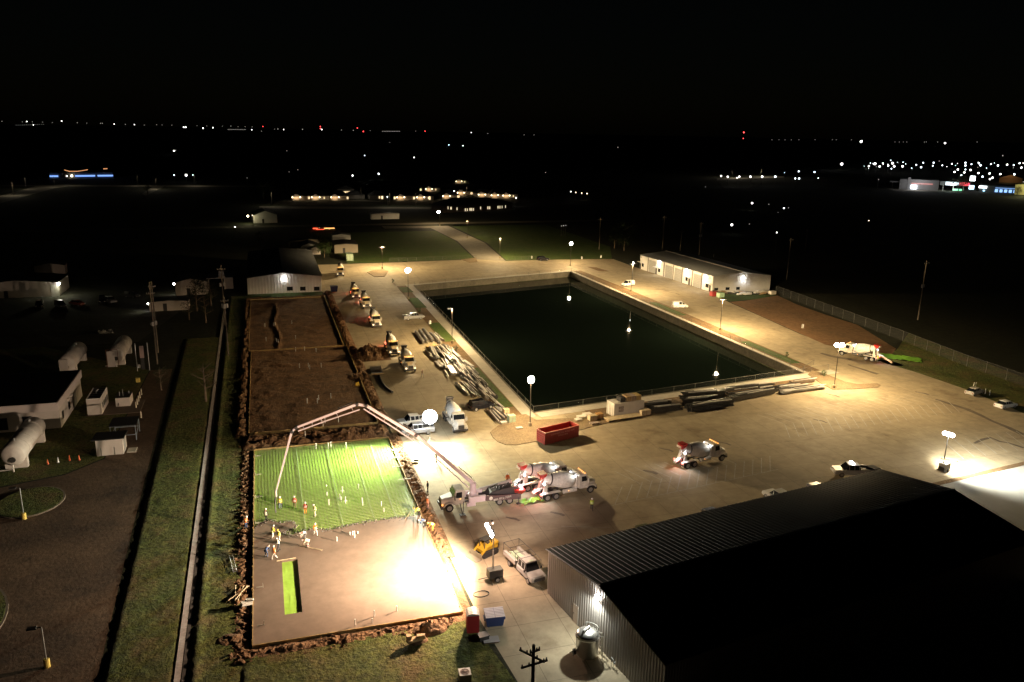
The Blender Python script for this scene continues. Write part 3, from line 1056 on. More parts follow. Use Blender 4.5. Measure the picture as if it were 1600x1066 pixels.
# ---- row of shop bays
sh = thing('shop_building', 'long white shop building with roll-up doors and bright wall lamps', 'workshop')
c0, a0, b0 = V((139.2, 224.5)), V((136.5, 272.2)), V((159.6, 222.3))
d0 = a0 + b0 - c0
E_, RDG = 5.4, 6.7
Lg = (b0 - c0).length
b = MB()
ribbed(b, a0, c0, 0, E_, .6, .04)
ribbed(b, c0, b0, 0, 0, .6, .04, top=lambda s: E_ + (RDG - E_) * (1 - abs(s - Lg / 2) / (Lg / 2)))
ribbed(b, b0, d0, 0, E_, .6, .04)
ribbed(b, d0, a0, 0, 0, .6, .04, top=lambda s: E_ + (RDG - E_) * (1 - abs(s - Lg / 2) / (Lg / 2)))
b.build('wall', WHITE_M, sh)
b = MB()
rm0, rm1 = (c0 + b0) / 2, (a0 + d0) / 2
dd = (c0 - a0).normalized() * .3
oo = (c0 - b0).normalized() * .35
for e0, e1, sgn in ((c0, a0, 1), (b0, d0, -1)):
    p1, p2, p3, p4 = e0 + dd + oo * sgn, e1 - dd + oo * sgn, rm1 - dd, rm0 + dd
    b.add([(p1.x, p1.y, E_ - .02), (p2.x, p2.y, E_ - .02), (p3.x, p3.y, RDG), (p4.x, p4.y, RDG)], [(0, 1, 2, 3)])
r_ = b.build('roof', GREY_ROOF, sh)
p4, p3 = rm0 + dd, rm1 - dd
MB().tube([(p4.x, p4.y, RDG + .03), (p3.x, p3.y, RDG + .03)], .16, 6).build('ridge_cap', WHITE_M, r_)
wt = lambda px, py: on_plane(px, py, a0, c0)
zz = lambda X, Y: (980 + X / 6.154, 380 + Y / 6.154)
for xa, xb in ((205, 272), (362, 432), (450, 520), (632, 708)):
    yb = 245 + (xa - 120) * .325
    sa, _ = wt(*zz(xa, yb))
    sb, _ = wt(*zz(xb, yb + (xb - xa) * .325))
    b = MB()
    wallbox(b, a0, c0, sa, sb, .03, 4.5, .05)
    d_ = b.build('rollup_door', DOORG, sh)
    b = MB()
    for k in range(1, 8): wallbox(b, a0, c0, sa, sb, .03 + k * .56, .05 + k * .56, .065, -.04)
    b.build('door_ribs', TRIM, d_)
for xa in (197, 350, 440, 524, 620, 711):
    yb = 245 + (xa - 120) * .325
    sa, _ = wt(*zz(xa, yb))
    b = MB()
    wallbox(b, a0, c0, sa - .2, sa + .2, .02, 5.2, .12)
    b.build('downpipe', mat('brown_pilaster', (.12, .10, .085), .7), sh)
for xa, w in ((148, 1.5), (305, 1.5), (569, 1.4), (764, 1.8)):
    sa, _ = wt(*zz(xa, 245 + (xa - 120) * .325))
    window(sh, a0, c0, sa - w / 2, sa + w / 2, 1.1, 2.4)
for xa in (125, 278, 594, 793):
    sa, _ = wt(*zz(xa, 245 + (xa - 120) * .325))
    b = MB()
    wallbox(b, a0, c0, sa - .5, sa + .5, .03, 2.2, .06)
    d_ = b.build('door', TRIM, sh)
    b = MB()
    wallbox(b, a0, c0, sa - 1.0, sa + 1.0, 2.7, 2.8, 1.1)
    b.build('awning', WHITE_M, d_)
for xa, ya in ((312, 180), (575, 262), (755, 325)):
    sa, za = wt(*zz(xa, ya))
    wallpack(sh, a0, c0, sa, min(za, 4.9), 1500, (1, .93, .8), .42)
for X0, X1, Y0, Y1 in ((835, 875, 430, 468), (943, 985, 424, 460), (1046, 1083, 421, 452)):
    sa, za = on_plane(*zz(X0, Y1), c0, b0)
    sb, zb = on_plane(*zz(X1, Y0), c0, b0)
    window(sh, c0, b0, sa, sb, max(za, .7), zb)
sa, za = on_plane(*zz(1113, 335), c0, b0)
wallpack(sh, c0, b0, sa, za, 900, COOL, .42)
for X0, X1 in ((786, 806), (126, 140)):
    sa, za = wt(*zz(X0, 345 if X0 > 700 else 133))
    b = MB()
    wallbox(b, a0, c0, sa, sa + 1.3, 4.3, 4.75, .05)
    b.build('bay_sign', DOORG, sh)

# ---- flat-roofed building on the left
lb = thing('flat_building', 'cream building with a flat black roof and deep fascia, left edge', 'building')
X1, Y0, Y1 = -34.7, 143.0, 160.5
b = MB().bx(-58, X1, Y0, Y1, 0, 3.6)
b.build('wall', PINKW, lb)
b = MB().bx(-59.2, X1 + .25, Y0 - 1.5, Y1 + .4, 3.6, 5.0)
fc = b.build('fascia', mat('fascia_paint', (.58, .50, .46), .6, n=(.4, .06)), lb)
MB().bx(-59.0, X1 + .05, Y0 - 1.3, Y1 + .2, 5.003, 5.03).build('roof', mat('tar_roof', (.012, .012, .012), .95), lb)
MB().bx(-45.9, -45.5, Y0 - 1.53, Y0 - 1.49, 4.15, 4.4).build('vent', TRIM, fc)
for k in range(2): window(lb, (X1, Y0), (X1, Y1), 1.4 + k * 5, 2.5 + k * 5, 1.0, 2.4)
for k in range(3): window(lb, (-58, Y0), (X1, Y0), 10.5 + k * 3.6, 11.9 + k * 3.6, 0.4 if k == 1 else 1.0, 2.5)
b = MB()
for k in range(2): b.rbox((X1 + .42, Y0 + 5 + k * 2.4, 3.4), (.34, .6, .4))
b.build('lamp_box', PINKW, lb)
b = MB()
wallbox(b, (X1, Y0), (X1, Y1), 10, 12.6, .02, 2.6, .05)
b.build('door', DOORG, lb)
# ---- shed
sd = thing('small_shed', 'small pale pink shed with a black lean-to roof', 'shed')
MB().bx(-26.8, -23.0, 128.3, 131.6, .0, 2.55).build('wall', PINKW, sd)
r_ = MB()
r_.add([(-27.3, 128.0, 2.78), (-22.7, 128.0, 2.78), (-22.7, 132.1, 2.55), (-27.3, 132.1, 2.55), (-27.3, 128.0, 2.64), (-22.7, 128.0, 2.64), (-22.7, 132.1, 2.42), (-27.3, 132.1, 2.42)],
       [(0, 1, 2, 3), (4, 7, 6, 5), (0, 4, 5, 1), (1, 5, 6, 2), (2, 6, 7, 3), (3, 7, 4, 0)])
r_.build('roof', mat('black_felt', (.02, .02, .02), .9), sd)
MB().bx(-22.99, -22.9, 129.2, 130.3, .05, 2.1).build('door', DOORG, sd)
b = MB()
for x in (-26.1, -24.2): b.tube([(x, 128.2, 0), (x, 128.2, 1.3)], .035, 6)
b.build('pipe', DARKM, sd)
MB().bx(-22.6, -21.3, 128.6, 130.4, 0.012, .14).build('step', G_WALK, sd)
# open frame shelter behind the shed
ss = thing('open_shelter', 'open blue-grey frame shelter behind the small shed', 'shelter')
b = MB()
for x, y in ((-25.6, 134), (-21.9, 134), (-25.6, 138), (-21.9, 138)): b.tube([(x, y, 0), (x, y, 2.6)], .05, 6)
for z in (1.0, 2.6):
    b.tube([(-25.6, 134, z), (-21.9, 134, z), (-21.9, 138, z), (-25.6, 138, z), (-25.6, 134, z)], .045, 6)
b.tube([(-21.9, 134, .1), (-21.9, 138, 2.5)], .03, 5)
b.build('frame', mat('blue_grey_paint', (.22, .27, .31), .5), ss)
MB().bx(-25.8, -21.7, 133.8, 138.2, 2.66, 2.72).build('roof', mat('black_felt', (.02, .02, .02), .9), ss)
# ---- generator housings
gb = thing('generator_housing', 'tall white louvred generator housing with open roof bays', 'generator')
gx0, gx1, gy0, gy1 = -31.6, -29.3, 148.3, 155.0
MB().bx(gx0, gx1, gy0, gy1, .08, 2.95).build('wall', PINKW, gb)
MB().bx(gx0 - .3, gx1 + 6.2, gy0 - .4, gy1 + .3, .006, .08).build('base', mat('brown_pad', (.12, .085, .06), .9), gb)
b = MB()
for k in range(6): b.bx(gx0 + .15, gx1 - .15, gy0 + .25 + k * 1.1, gy0 + .95 + k * 1.1, 2.951, 2.99)
b.build('roof_bay', TRIM, gb)
b = MB()
b.bx(gx0, gx1, gy0, gy0 + .07, 2.951, 3.1).bx(gx0, gx0 + .07, gy0 + .071, gy1, 2.951, 3.1).bx(gx1 - .07, gx1, gy0 + .071, gy1, 2.951, 3.1)
b.build('rim', WHITE_M, gb)
b = MB()
for k in range(4): b.bx(gx1 + .001, gx1 + .04, gy0 + 1 + k * 1.4, gy0 + 1.9 + k * 1.4, .9, 1.9)
b.build('louvre', TRIM, gb)
MB().tube([(gx0 + 1.1, gy0 + 3.2, 2.9), (gx0 + 1.1, gy0 + 3.2, 3.5), (gx0 + 1.5, gy0 + 3.5, 3.7)], .1, 8).build('exhaust', mat('galv', (.45, .45, .44), .4, .7), gb)
gs = thing('switchgear_box', 'low cream switchgear box with thin pipes beside the generator', 'electrical box')
MB().bx(-27.6, -25.2, 151.9, 155.2, .085, 1.7).build('wall', PINKW, gs)
MB().bx(-27.65, -25.15, 151.85, 155.25, 1.7, 1.76).build('lid', TRIM, gs)
b = MB()
for x, y, h in ((-27.0, 153, 2.6), (-26.4, 152.8, 3.0), (-25.6, 154.2, 2.3)): b.tube([(x, y, 1.7), (x, y, h)], .04, 6)
b.build('pipe', MATS['galv'], gs)
MB().bx(-27.2, -27.1, 151.84, 151.9, .3, .8).build('handle', TRIM, gs)

# ---- yard buildings farther left
def hut(name, label, cat, px, py, w, d, h, rz=0, ridge=.9, wall=None, roof=None, door=True):
    r = thing(name, label, cat, at(px, py), rz)
    MB().bx(0, w, 0, d, 0, h).prof([(0, h), (w, h), (w / 2, h + ridge)], 0.0, d).build('wall', wall or PINKW, r)
    b = MB()
    for a, c in ((-.25, w / 2), (w + .25, w / 2)):
        za = h - .25 * ridge / (w / 2)
        b.add([(a, -.25, za + .02), (a, d + .25, za + .02), (c, d + .25, h + ridge + .04), (c, -.25, h + ridge + .04),
               (a, -.25, za + .12), (a, d + .25, za + .12), (c, d + .25, h + ridge + .14), (c, -.25, h + ridge + .14)],
              [(0, 3, 2, 1), (4, 5, 6, 7), (0, 1, 5, 4), (0, 4, 7, 3), (1, 2, 6, 5)])
    b.build('roof', roof or DARK_ROOF, r)
    if door:
        MB().bx(w * .35, w * .35 + 1.0, -.05, -.004, 0, 2.1).build('door', TRIM, r)
    return r


h1 = hut('canopy_building', 'cream shed with open canopy and a lamp behind the bare trees', 'shed', 275, 462, 9, 12, 4.0, 0, 1.0)
p_ = MB().bx(9.0, 16.5, 1, 9, 4.6, 4.8)
p_.build('canopy', GREY_ROOF, h1)
MB().bx(13.6, 16.3, 7.6, 8.4, 0, 4.6).build('canopy_wall', PINKW, h1)
MB().bx(12.4, 14.0, 3, 5, 4.82, 6.6).build('roof_vent', GREY_ROOF, h1)
hl = MB().ball((-.35, .4, 3.5), .28).build('wall_lamp', HOT, h1)
lamp(hl, (-.8, .4, 3.5), 110, (1, .93, .6), 'POINT', rad=.2)
h2 = hut('low_shed', 'low tan shed with a corner lamp behind the double utility pole', 'shed', 234, 487, 10, 6, 2.6, 0, .25)
hl = MB().ball((-.3, .3, 2.1), .2).build('wall_lamp', HOT, h2)
lamp(hl, (-.6, .2, 2.1), 150, (1, .93, .62), 'SPOT', aim=(-1, -.1, -.45), size=140, blend=.8, rad=.2)
h3 = hut('lit_building', 'tan building with a glaring corner lamp at the far left edge', 'building', -40, 468, 22, 14, 4.2, 0, .9)
w_ = on_plane(41, 444, at(0, 466), at(40, 466))
hl = MB().ball((22.4, -.4, 3.9), .33).build('wall_lamp', HOT, h3)
lamp(hl, (23.0, -.8, 3.9), 420, (1, .95, .6), 'POINT', rad=.2)
MB().bx(20.0, 22.2, -.06, -.004, 0, 3.4).build('door', WHITE_M, h3)
hut('background_shed', 'small dim tan shed far behind the lit left building', 'shed', 55, 432, 9, 7, 3.4, .1, .8, door=False)
# sheds behind the white warehouse
hut('background_shed', 'long low grey shed with a tan end behind the white warehouse', 'shed', 452, 388, 17, 7, 2.9, 0, .7, wall=mat('tan_wall', (.33, .28, .21), .8), roof=DARK_ROOF)
hut('background_shed', 'grey gabled shed just behind the white warehouse ridge', 'shed', 470, 396, 7, 11, 2.8, 0, 1.3, wall=mat('grey_wall', (.27, .27, .26), .8), roof=DARK_ROOF)
hut('background_shed', 'flat tan shed beside the dark tree and green container', 'shed', 523, 396, 9.5, 14, 3.4, 0, .35, wall=MATS['tan_wall'], roof=mat('mid_roof', (.10, .10, .10), .8))
hut('background_shed', 'small pale shed on the far side of the flat tan shed', 'shed', 520, 378, 8, 6, 2.8, 0, .6, wall=WHITE_M, roof=GREY_ROOF, door=False)
hut('small_hut', 'tiny cream hut between the dark tree and the warehouse', 'shed', 487, 398, 3.6, 4, 2.6, 0, .5, wall=PINKW, door=False)
h4 = hut('white_house', 'white gabled house beyond the warehouse with a yard lamp', 'house', 397, 349, 12, 16, 4.2, .1, 2.2, wall=WHITE_M)
hl = MB().ball((-3, -1, 4), .5).build('yard_lamp', WARM_LENS, h4)
lamp(hl, (-3, -2, 4), 900, (1, .9, .5), rad=.3)
hut('white_cabin', 'long dim white cabin along the street behind the lawn', 'cabin', 580, 343, 16, 5, 3.0, 0, .5, wall=WHITE_M, roof=GREY_ROOF)

# ---- containers and boxes
def container(label, loc, rz, L, Wd, H_, m, name='shipping_container', cat='container'):
    r = thing(name, label, cat, loc, rz)
    b = MB()
    pts = [(0, 0), (L, 0), (L, Wd), (0, Wd)]
    for i in range(4): ribbed(b, pts[i], pts[(i + 1) % 4], .12, H_, .28, .035)
    b.add([(0, 0, H_), (L, 0, H_), (L, Wd, H_), (0, Wd, H_)], [(0, 1, 2, 3)])
    b.build('body', m, r)
    b = MB()
    for x in (0.0, L):
        for y in (0.0, Wd): b.bx(x - .06, x + .06, y - .06, y + .06, .0, H_ + .02)
    for y in (0, Wd): b.bx(.061, L - .061, y - .05, y + .05, H_ - .1, H_ + .03).bx(.061, L - .061, y - .05, y + .05, .02, .14)
    b.build('frame', m, r)
    b = MB()
    for y in (.35, Wd / 2 - .2, Wd / 2 + .2, Wd - .35): b.tube([(-.08, y, .2), (-.08, y, H_ - .15)], .025, 6)
    b.build('lock_bars', DARKM, r)
    return r


CW = mat('container_white', (.66, .62, .54), .5, n=(.8, .08))
sc = container('white shipping container with crates and cages stacked on its roof', (58.6, 123.7, .1), atan2(eN.y, eN.x) - .02, 6.3, 2.45, 2.6, CW)
for z, t_ in ((1.75, 'Stored'), (1.2, '979-690')):
    q_ = MB().bx(.95, 2.0, -.055, -.04, z - .22, z + .22).build('lettering_panel', mat('faded_brown_print', (.23, .18, .15), .8), sc)
    lettering(q_, 'lettering', t_, .3, CW, (1.48, -.06, z), (pi / 2, 0, 0))
gc = container('pale green shipping container behind the far yard edge', at(552, 408), R_(88), 6.1, 2.44, 2.6, mat('container_green', (.36, .46, .33), .6, n=(.6, .1)))
container('small white storage box at the corner of the white warehouse', at(489, 409), R_(85), 5.0, 2.2, 2.5, CW, 'storage_box', 'storage box')
WOOD = mat('crate_wood', (.36, .24, .12), .8, n=(2, .25), n2=(12, .2))
WOODP = mat('pale_wood', (.50, .40, .25), .8, n=(2, .2), n2=(12, .2))
def crate(label, loc, rz, sx, sy, sz, m=None, name='wooden_crate', cat='crate', group=None):
    r = thing(name, label, cat, loc, rz, group)
    MB().bx(.03, sx - .03, .03, sy - .03, .1, sz).build('box', m or WOOD, r)
    b = MB()
    for x in (0.0, sx / 2 - .04, sx - .08): b.bx(x, x + .08, 0, .028, .0, sz).bx(x, x + .08, sy - .028, sy, 0, sz)
    b.bx(0, sx, .031, .12, 0, .098).bx(0, sx, sy - .12, sy - .031, 0, .098)
    b.build('slats', WOODP if m is not WOODP else WOOD, r)
    return r


M_ = sc.matrix_basis if 0 else None
def onc(x, y, z=2.75):
    a = sc.rotation_euler[2]
    return (58.6 + x * cos(a) - y * sin(a), 123.7 + x * sin(a) + y * cos(a), z)


ca = sc.rotation_euler[2]
r = thing('wire_cage', 'dark wire cage on the near end of the white container roof', 'cage', onc(1.4, .2, 2.74), ca)
b = MB()
for x in (0, .6, 1.2):
    for y in (0, .8, 1.6): b.tube([(x, y, 0), (x, y, 1.1)], .025, 5)
for z in (.02, .55, 1.1): b.tube([(0, 0, z), (1.2, 0, z), (1.2, 1.6, z), (0, 1.6, z), (0, 0, z)], .025, 5)
b.build('frame', DARKM, r)
MB().bx(.1, 1.1, .1, 1.5, .03, .8).build('load', TRIM, r)
for k, (x, nm) in enumerate(((2.7, 'brown slatted crate beside the wire cage on the container roof'), (3.75, 'grey topped crate in the middle of the container roof'), (4.8, 'yellowish crate at the far end of the container roof'))):
    crate(nm, onc(x, .15, 2.74), ca, .95, 1.7, .95, [WOOD, mat('grey_brown_wood', (.25, .19, .15), .8, n=(3, .2)), mat('yellow_wood', (.45, .32, .10), .8, n=(3, .2))][k])
crate('small tan crate at the foot of the white container', (63.8, 122.9, .16), ca, 2.0, 1.0, 1.0, WOODP)
r = thing('low_platform', 'long low timber platform in front of the white container', 'platform', (56.7, 121.6, .0), ca)
MB().bx(0, 7.2, 0, 1.9, .42, .5).build('deck', WOODP, r)
b = MB()
for x in (.05, 2.4, 4.8, 6.95): b.bx(x, x + .16, .1, 1.8, .0, .418)
b.build('bearers', WOOD, r)
for px_, py_, sx, sy, sz, lab, m in ((922, 660, 1.5, 1.1, 1.0, 'tall tan crate between the dumpster and the low platform', WOODP), (934, 656, 1.2, 1.1, .9, 'orange brown crate right of the tall tan crate', mat('orange_wood', (.42, .22, .07), .8, n=(3, .2))),
                                     (905, 657, 1.7, 1.2, .45, 'white bundle on the gravel left of the tan crate', CW), (925, 666, 1.5, 1.0, .35, 'flat grey pallet in front of the tan crate', MATS['grey_brown_wood']), (914, 652, 1.6, 1.2, .35, 'pale stack of boards at the back of the gravel bed', CW), (901, 660, 1.3, 1.0, .3, 'small white pallet beside the dumpster corner', CW)):
    crate(lab, at(px_, py_) + V((0, 0, .1)), ca, sx, sy, sz, m)
for px_, py_, sx, sy, sz, lab, m in ((800, 662, 1.3, 1.1, 1.3, 'white and green wrapped pallet by the gravel island', mat('pale_green_wrap', (.40, .52, .36), .5, n=(2, .2))), (792, 651, 1.1, 1.0, 1.2, 'tan crate frame behind the green wrapped pallet', WOODP),
                                     (788, 664, 1.2, .9, .3, 'low white pallet left of the green wrapped pallet', CW), (812, 672, 1.2, .8, .2, 'white tarp bundle lying on the gravel island', CW)):
    crate(lab, at(px_, py_) + V((-.5, 0, .11)), .1, sx, sy, sz, m)
# rubbish by the shop
for k, (px_, py_, m, lab) in enumerate(((1113, 464, 'red', 'red skip box standing at the shop corner'), (1124, 466, 'green', 'pale green box beside the red skip box'))):
    mm = mat('box_' + m, (.30, .03, .03) if m == 'red' else (.35, .50, .33), .6, n=(1, .15))
    r = thing('skip_box', lab, 'bin', at(px_, py_), .1)
    MB().bx(0, 1.9, 0, 1.6, .12, 1.5).build('body', mm, r)
    MB().bx(-.06, 1.96, -.06, 1.66, 1.5, 1.58).build('lid', mm, r)
    MB().bx(.1, .3, .1, 1.5, 0, .118).bx(1.6, 1.8, .1, 1.5, 0, .118).build('skids', DARKM, r)
random.seed(11)
for k in range(15):
    px_, py_ = random.uniform(1128, 1200), random.uniform(457, 462)
    m = random.choice((CW, WHITE_M, WOOD))
    r = MB()
    for j in range(3): r.rbox((random.uniform(-.7, .7), random.uniform(-.5, .5), .18 + j * .2), (random.uniform(1.0, 2.2), random.uniform(.5, 1.2), .16), random.uniform(-.5, .5), random.uniform(-.12, .12))
    o = r.build('debris_stack', m, loc=at(px_, py_) + V((0, 0, .02)))
    tag(o, 'loose stack of pale boards and scrap under the shop end wall', 'scrap', 'scrap stacks below the shop end wall')
r = crate('white plastic tote at the end of the scrap row', at(1205, 461), .2, 2.2, 1.3, 1.1, CW, 'white_tote', 'tote')
# ================================================================ VEHICLES
TYRE = mat('tyre_rubber', (.022, .021, .02), .9)
RIM = mat('wheel_rim', (.42, .41, .40), .4, .6)
TRUCKW = mat('truck_white', (.66, .62, .55), .35, n=(.7, .22), n2=(4, .18))
DRUMW = mat('drum_grey_white', (.76, .74, .70), .5, n=(.6, .2), n2=(3, .18))
CHASS = mat('chassis_dark', (.05, .045, .045), .6)
REDP = mat('red_paint', (.42, .03, .025), .45)
CHROME = mat('chrome', (.6, .6, .6), .2, .9)
AMBER = glow('amber_lens', (1.0, .35, .05), 1.9)
HEADL = glow('headlight_lens', (1.0, .72, .42), 3.2)
TAILR = glow('tail_lens', (1.0, .05, .03), 7)
WORKL = glow('work_light_lens', (.95, .95, 1.0), 16)
LENS0 = mat('unlit_lens', (.55, .55, .52), .2)
TAIL0 = mat('unlit_tail', (.25, .02, .02), .3)


def wheel(parent, x, y, r, w, side):
    A = Matrix.Translation((x, y, r)) @ Matrix.Rotation(-pi / 2 * side, 4, 'X')
    b = MB().lathe([(r * .62, -w / 2), (r * .93, -w / 2), (r, -w * .36), (r, w * .36), (r * .93, w / 2), (r * .62, w / 2)], 18, A)
    t_ = b.build('wheel', TYRE, parent)
    MB().lathe([(1e-5, w * .30), (r * .2, w * .42), (r * .24, w * .25), (r * .6, w * .3), (r * .63, w * .51)], 14, A).build('rim', RIM, t_)
    return t_


def mixer(label, loc, rz, lights=True, group='concrete mixer trucks', tail=False, work=False, headon=True):
    T = thing('mixer_truck', label, 'mixer truck', loc, rz, group)
    # chassis
    b = MB()
    for y in (-.45, .45): b.bx(-4.3, 4.1, y - .06, y + .06, .82, 1.08)
    for x in (-4.2, -2.8, -1.4, 0, 1.4, 3.0): b.bx(x, x + .12, -.389, .389, .86, 1.04)
    b.bx(4.2, 4.5, -1.2, 1.2, .5, .82)
    b.bx(-4.5, -4.35, -1.2, 1.2, .55, .85)
    b.build('chassis', CHASS, T)
    # cab
    b = MB()
    b.loft([[(1.55, -1.12, 1.0), (1.55, 1.12, 1.0), (1.55, 1.12, 2.3), (1.55, 1.02, 2.98), (1.55, -1.02, 2.98), (1.55, -1.12, 2.3)],
            [(1.75, -1.14, .95), (1.75, 1.14, .95), (1.75, 1.14, 2.3), (1.75, 1.04, 3.06), (1.75, -1.04, 3.06), (1.75, -1.14, 2.3)],
            [(2.75, -1.14, .95), (2.75, 1.14, .95), (2.75, 1.14, 2.2), (2.75, 1.02, 3.03), (2.75, -1.02, 3.03), (2.75, -1.14, 2.2)],
            [(3.12, -1.1, .98), (3.12, 1.1, .98), (3.12, 1.1, 1.9), (3.06, 1.06, 2.12), (3.06, -1.06, 2.12), (3.12, -1.1, 1.9)]])
    b.bx(1.2, 1.55, -1.0, 1.0, 1.1, 2.75)
    cb = b.build('cab', TRUCKW, T)
    MB().add([(3.125, -1.0, 2.14), (3.125, 1.0, 2.14), (2.80, .96, 2.92), (2.80, -.96, 2.92)], [(0, 1, 2, 3)]).build('windscreen', GLASS, cb)
    for s in (-1, 1):
        MB().prof([(1.95, 2.0), (2.7, 2.0), (2.85, 2.1), (2.66, 2.72), (1.95, 2.75)], s * 1.06, s * 1.155).build('side_window', GLASS, cb)
        MB().bx(2.95, 3.02, s * 1.2, s * 1.45, 1.75, 2.45).bx(2.9, 3.0, s * 1.1, s * 1.2, 2.05, 2.1).build('mirror', TRUCKW, cb)
    if lights:
        b = MB()
        for y in (-.9, -.45, 0, .45, .9): b.rbox((2.55, y, 3.10), (.14, .2, .12))
        b.build('clearance_lights', AMBER, cb)
    # hood
    b = MB()
    b.loft([[(3.0, -1.0, 1.0), (3.0, 1.0, 1.0), (3.0, .95, 1.85), (3.0, .7, 2.1), (3.0, -.7, 2.1), (3.0, -.95, 1.85)],
            [(3.9, -.82, 1.0), (3.9, .82, 1.0), (3.9, .78, 1.7), (3.9, .55, 1.93), (3.9, -.55, 1.93), (3.9, -.78, 1.7)],
            [(4.45, -.66, .85), (4.45, .66, .85), (4.45, .62, 1.6), (4.4, .45, 1.76), (4.4, -.45, 1.76), (4.45, -.62, 1.6)]])
    for s in (-1, 1):
        b.prof([(2.75, .95), (2.85, 1.15), (3.1, 1.32), (3.7, 1.32), (4.15, 1.15), (4.42, .8), (4.3, .78), (4.05, 1.02), (3.65, 1.18), (3.15, 1.18), (2.95, 1.02), (2.88, .92)], s * .62, s * 1.22)
    hd = b.build('hood', TRUCKW, T)
    MB().bx(4.451, 4.5, -.52, .52, .9, 1.55).build('grille', CHASS, hd)
    for s in (-1, 1):
        b = MB().ball((4.44, s * .95, 1.02), .15 if lights else .12, 8, 5)
        b.build('headlight', HEADL if (lights and headon) else LENS0, T)
    # wheels
    for s in (-1, 1):
        wheel(T, 3.45, s * 1.05, .53, .34, s)
        wheel(T, -2.15, s * .95, .53, .58, s)
        wheel(T, -3.5, s * .95, .53, .58, s)
        MB().bx(-4.35, -1.4, s * .68, s * 1.24, 1.1, 1.17).bx(-4.42, -4.351, s * .68, s * 1.24, .35, 1.1).build('mudguard', TRUCKW, T)
        MB().tube([(-.9, s * .95, .92), (1.15, s * .95, .92)], .3, 12).build('tank', CHROME if s > 0 else TRUCKW, T)
    # drum
    a0_, a1_ = V((1.05, 0, 1.98)), V((-3.75, 0, 3.0))
    ax = (a1_ - a0_).normalized()
    A = Matrix.Translation(a0_) @ V((0, 0, 1)).rotation_difference(ax).to_matrix().to_4x4()
    L_ = (a1_ - a0_).length
    b = MB().lathe([(.3, -.12), (.75, 0), (1.05, .35), (1.2, .95), (1.22, 1.6), (1.16, 2.2), (.98, 3.1), (.78, 4.0), (.62, 4.6), (.55, L_), (.45, L_), (.43, L_ - .5)], 28, A)
    dm = b.build('drum', DRUMW, T, smooth=True)
    MB().lathe([(.86, 3.72), (.9, 3.74), (.9, 3.88), (.84, 3.9)], 28, A).build('ring', CHASS, dm)
    b = MB()
    b.prof([(-3.35, 1.08), (-4.1, 1.08), (-3.75, 2.55), (-3.35, 2.4)], -.75, -.6).prof([(-3.35, 1.08), (-4.1, 1.08), (-3.75, 2.55), (-3.35, 2.4)], .6, .75)
    b.prof([(.7, 1.08), (1.3, 1.08), (1.25, 2.0), (1.05, 2.0)], -.6, .6)
    b.build('drum_stand', TRUCKW, T)
    # charging hopper and flaps at the rear
    b = MB()
    b.loft([[(-3.5, -.45, 3.35), (-4.15, -.35, 3.0), (-4.15, .35, 3.0), (-3.5, .45, 3.35)], [(-3.35, -.7, 3.95), (-4.45, -.6, 3.85), (-4.45, .6, 3.85), (-3.35, .7, 3.95)]])
    hp = b.build('hopper', REDP if work else CHASS, T)
    MB().bx(-4.62, -4.5, -.5, .5, 3.35, 3.62).build('white_flap', TRUCKW, hp)
    b = MB()
    b.loft([[(-3.9, -.3, 2.6), (-4.2, -.3, 2.45), (-4.2, .3, 2.45), (-3.9, .3, 2.6)], [(-4.2, -.2, 1.75), (-4.5, -.2, 1.6), (-4.5, .2, 1.6), (-4.2, .2, 1.75)]])
    b.rbox((-4.75, -.25, 1.55), (1.7, .42, .2), rz=.2, ry=-.28)
    b.build('chute', TRUCKW, T)
    b = MB()
    for s in (-.55, -.3): b.tube([(-4.5, s, .6), (-4.2, s, 3.4)], .025, 5)
    for k in range(6): b.tube([(-4.5 + .05 * k, -.55, .9 + k * .4), (-4.5 + .05 * k, -.3, .9 + k * .4)], .02, 4)
    b.build('ladder', CHROME, T)
    for s in (-1, 1):
        MB().rbox((-4.47, s * .95, 1.02), (.08, .3, .2)).build('tail_light', TAILR if tail else TAIL0, T)
        if lights: MB().ball((-.2, s * 1.22, 1.05), .09, 6, 4).build('marker_light', AMBER, T)
    if lights and headon:
        lamp(T, (4.7, 0, 1.1), 160, (1, .82, .55), 'SPOT', aim=(1, 0, -.32), size=110, blend=.8, rad=.1)
        lamp(T, (2.9, 0, 3.5), 60, (1, .5, .1), 'POINT', rad=.2)
    if tail:
        lamp(T, (-5.0, -.6, 1.4), 60 if work else 170, (1, .06, .03), 'POINT', rad=.15)
    if work:
        MB().ball((-3.9, -.75, 2.5), .16, 8, 5).build('work_light', WORKL, T)
        for y in (-.7, .7): MB().ball((1.12, y, 2.85), .13, 8, 5).build('work_light', WORKL, T)
        lamp(T, (1.0, -1.2, 3.3), 45, (1, .95, .85), 'SPOT', aim=(-1, -.05, -.35), size=150, blend=.6, rad=.15)
        lamp(T, (-4.5, -1.1, 2.7), 420, (.95, .95, 1), 'SPOT', aim=(-.6, -.2, -1), size=150, blend=.6, rad=.1)
    return T


DN = -pi / 2
def front_at(px, py, rz, d=4.55):
    p = at(px, py)
    return V((p.x - d * cos(rz), p.y - d * sin(rz), 0))


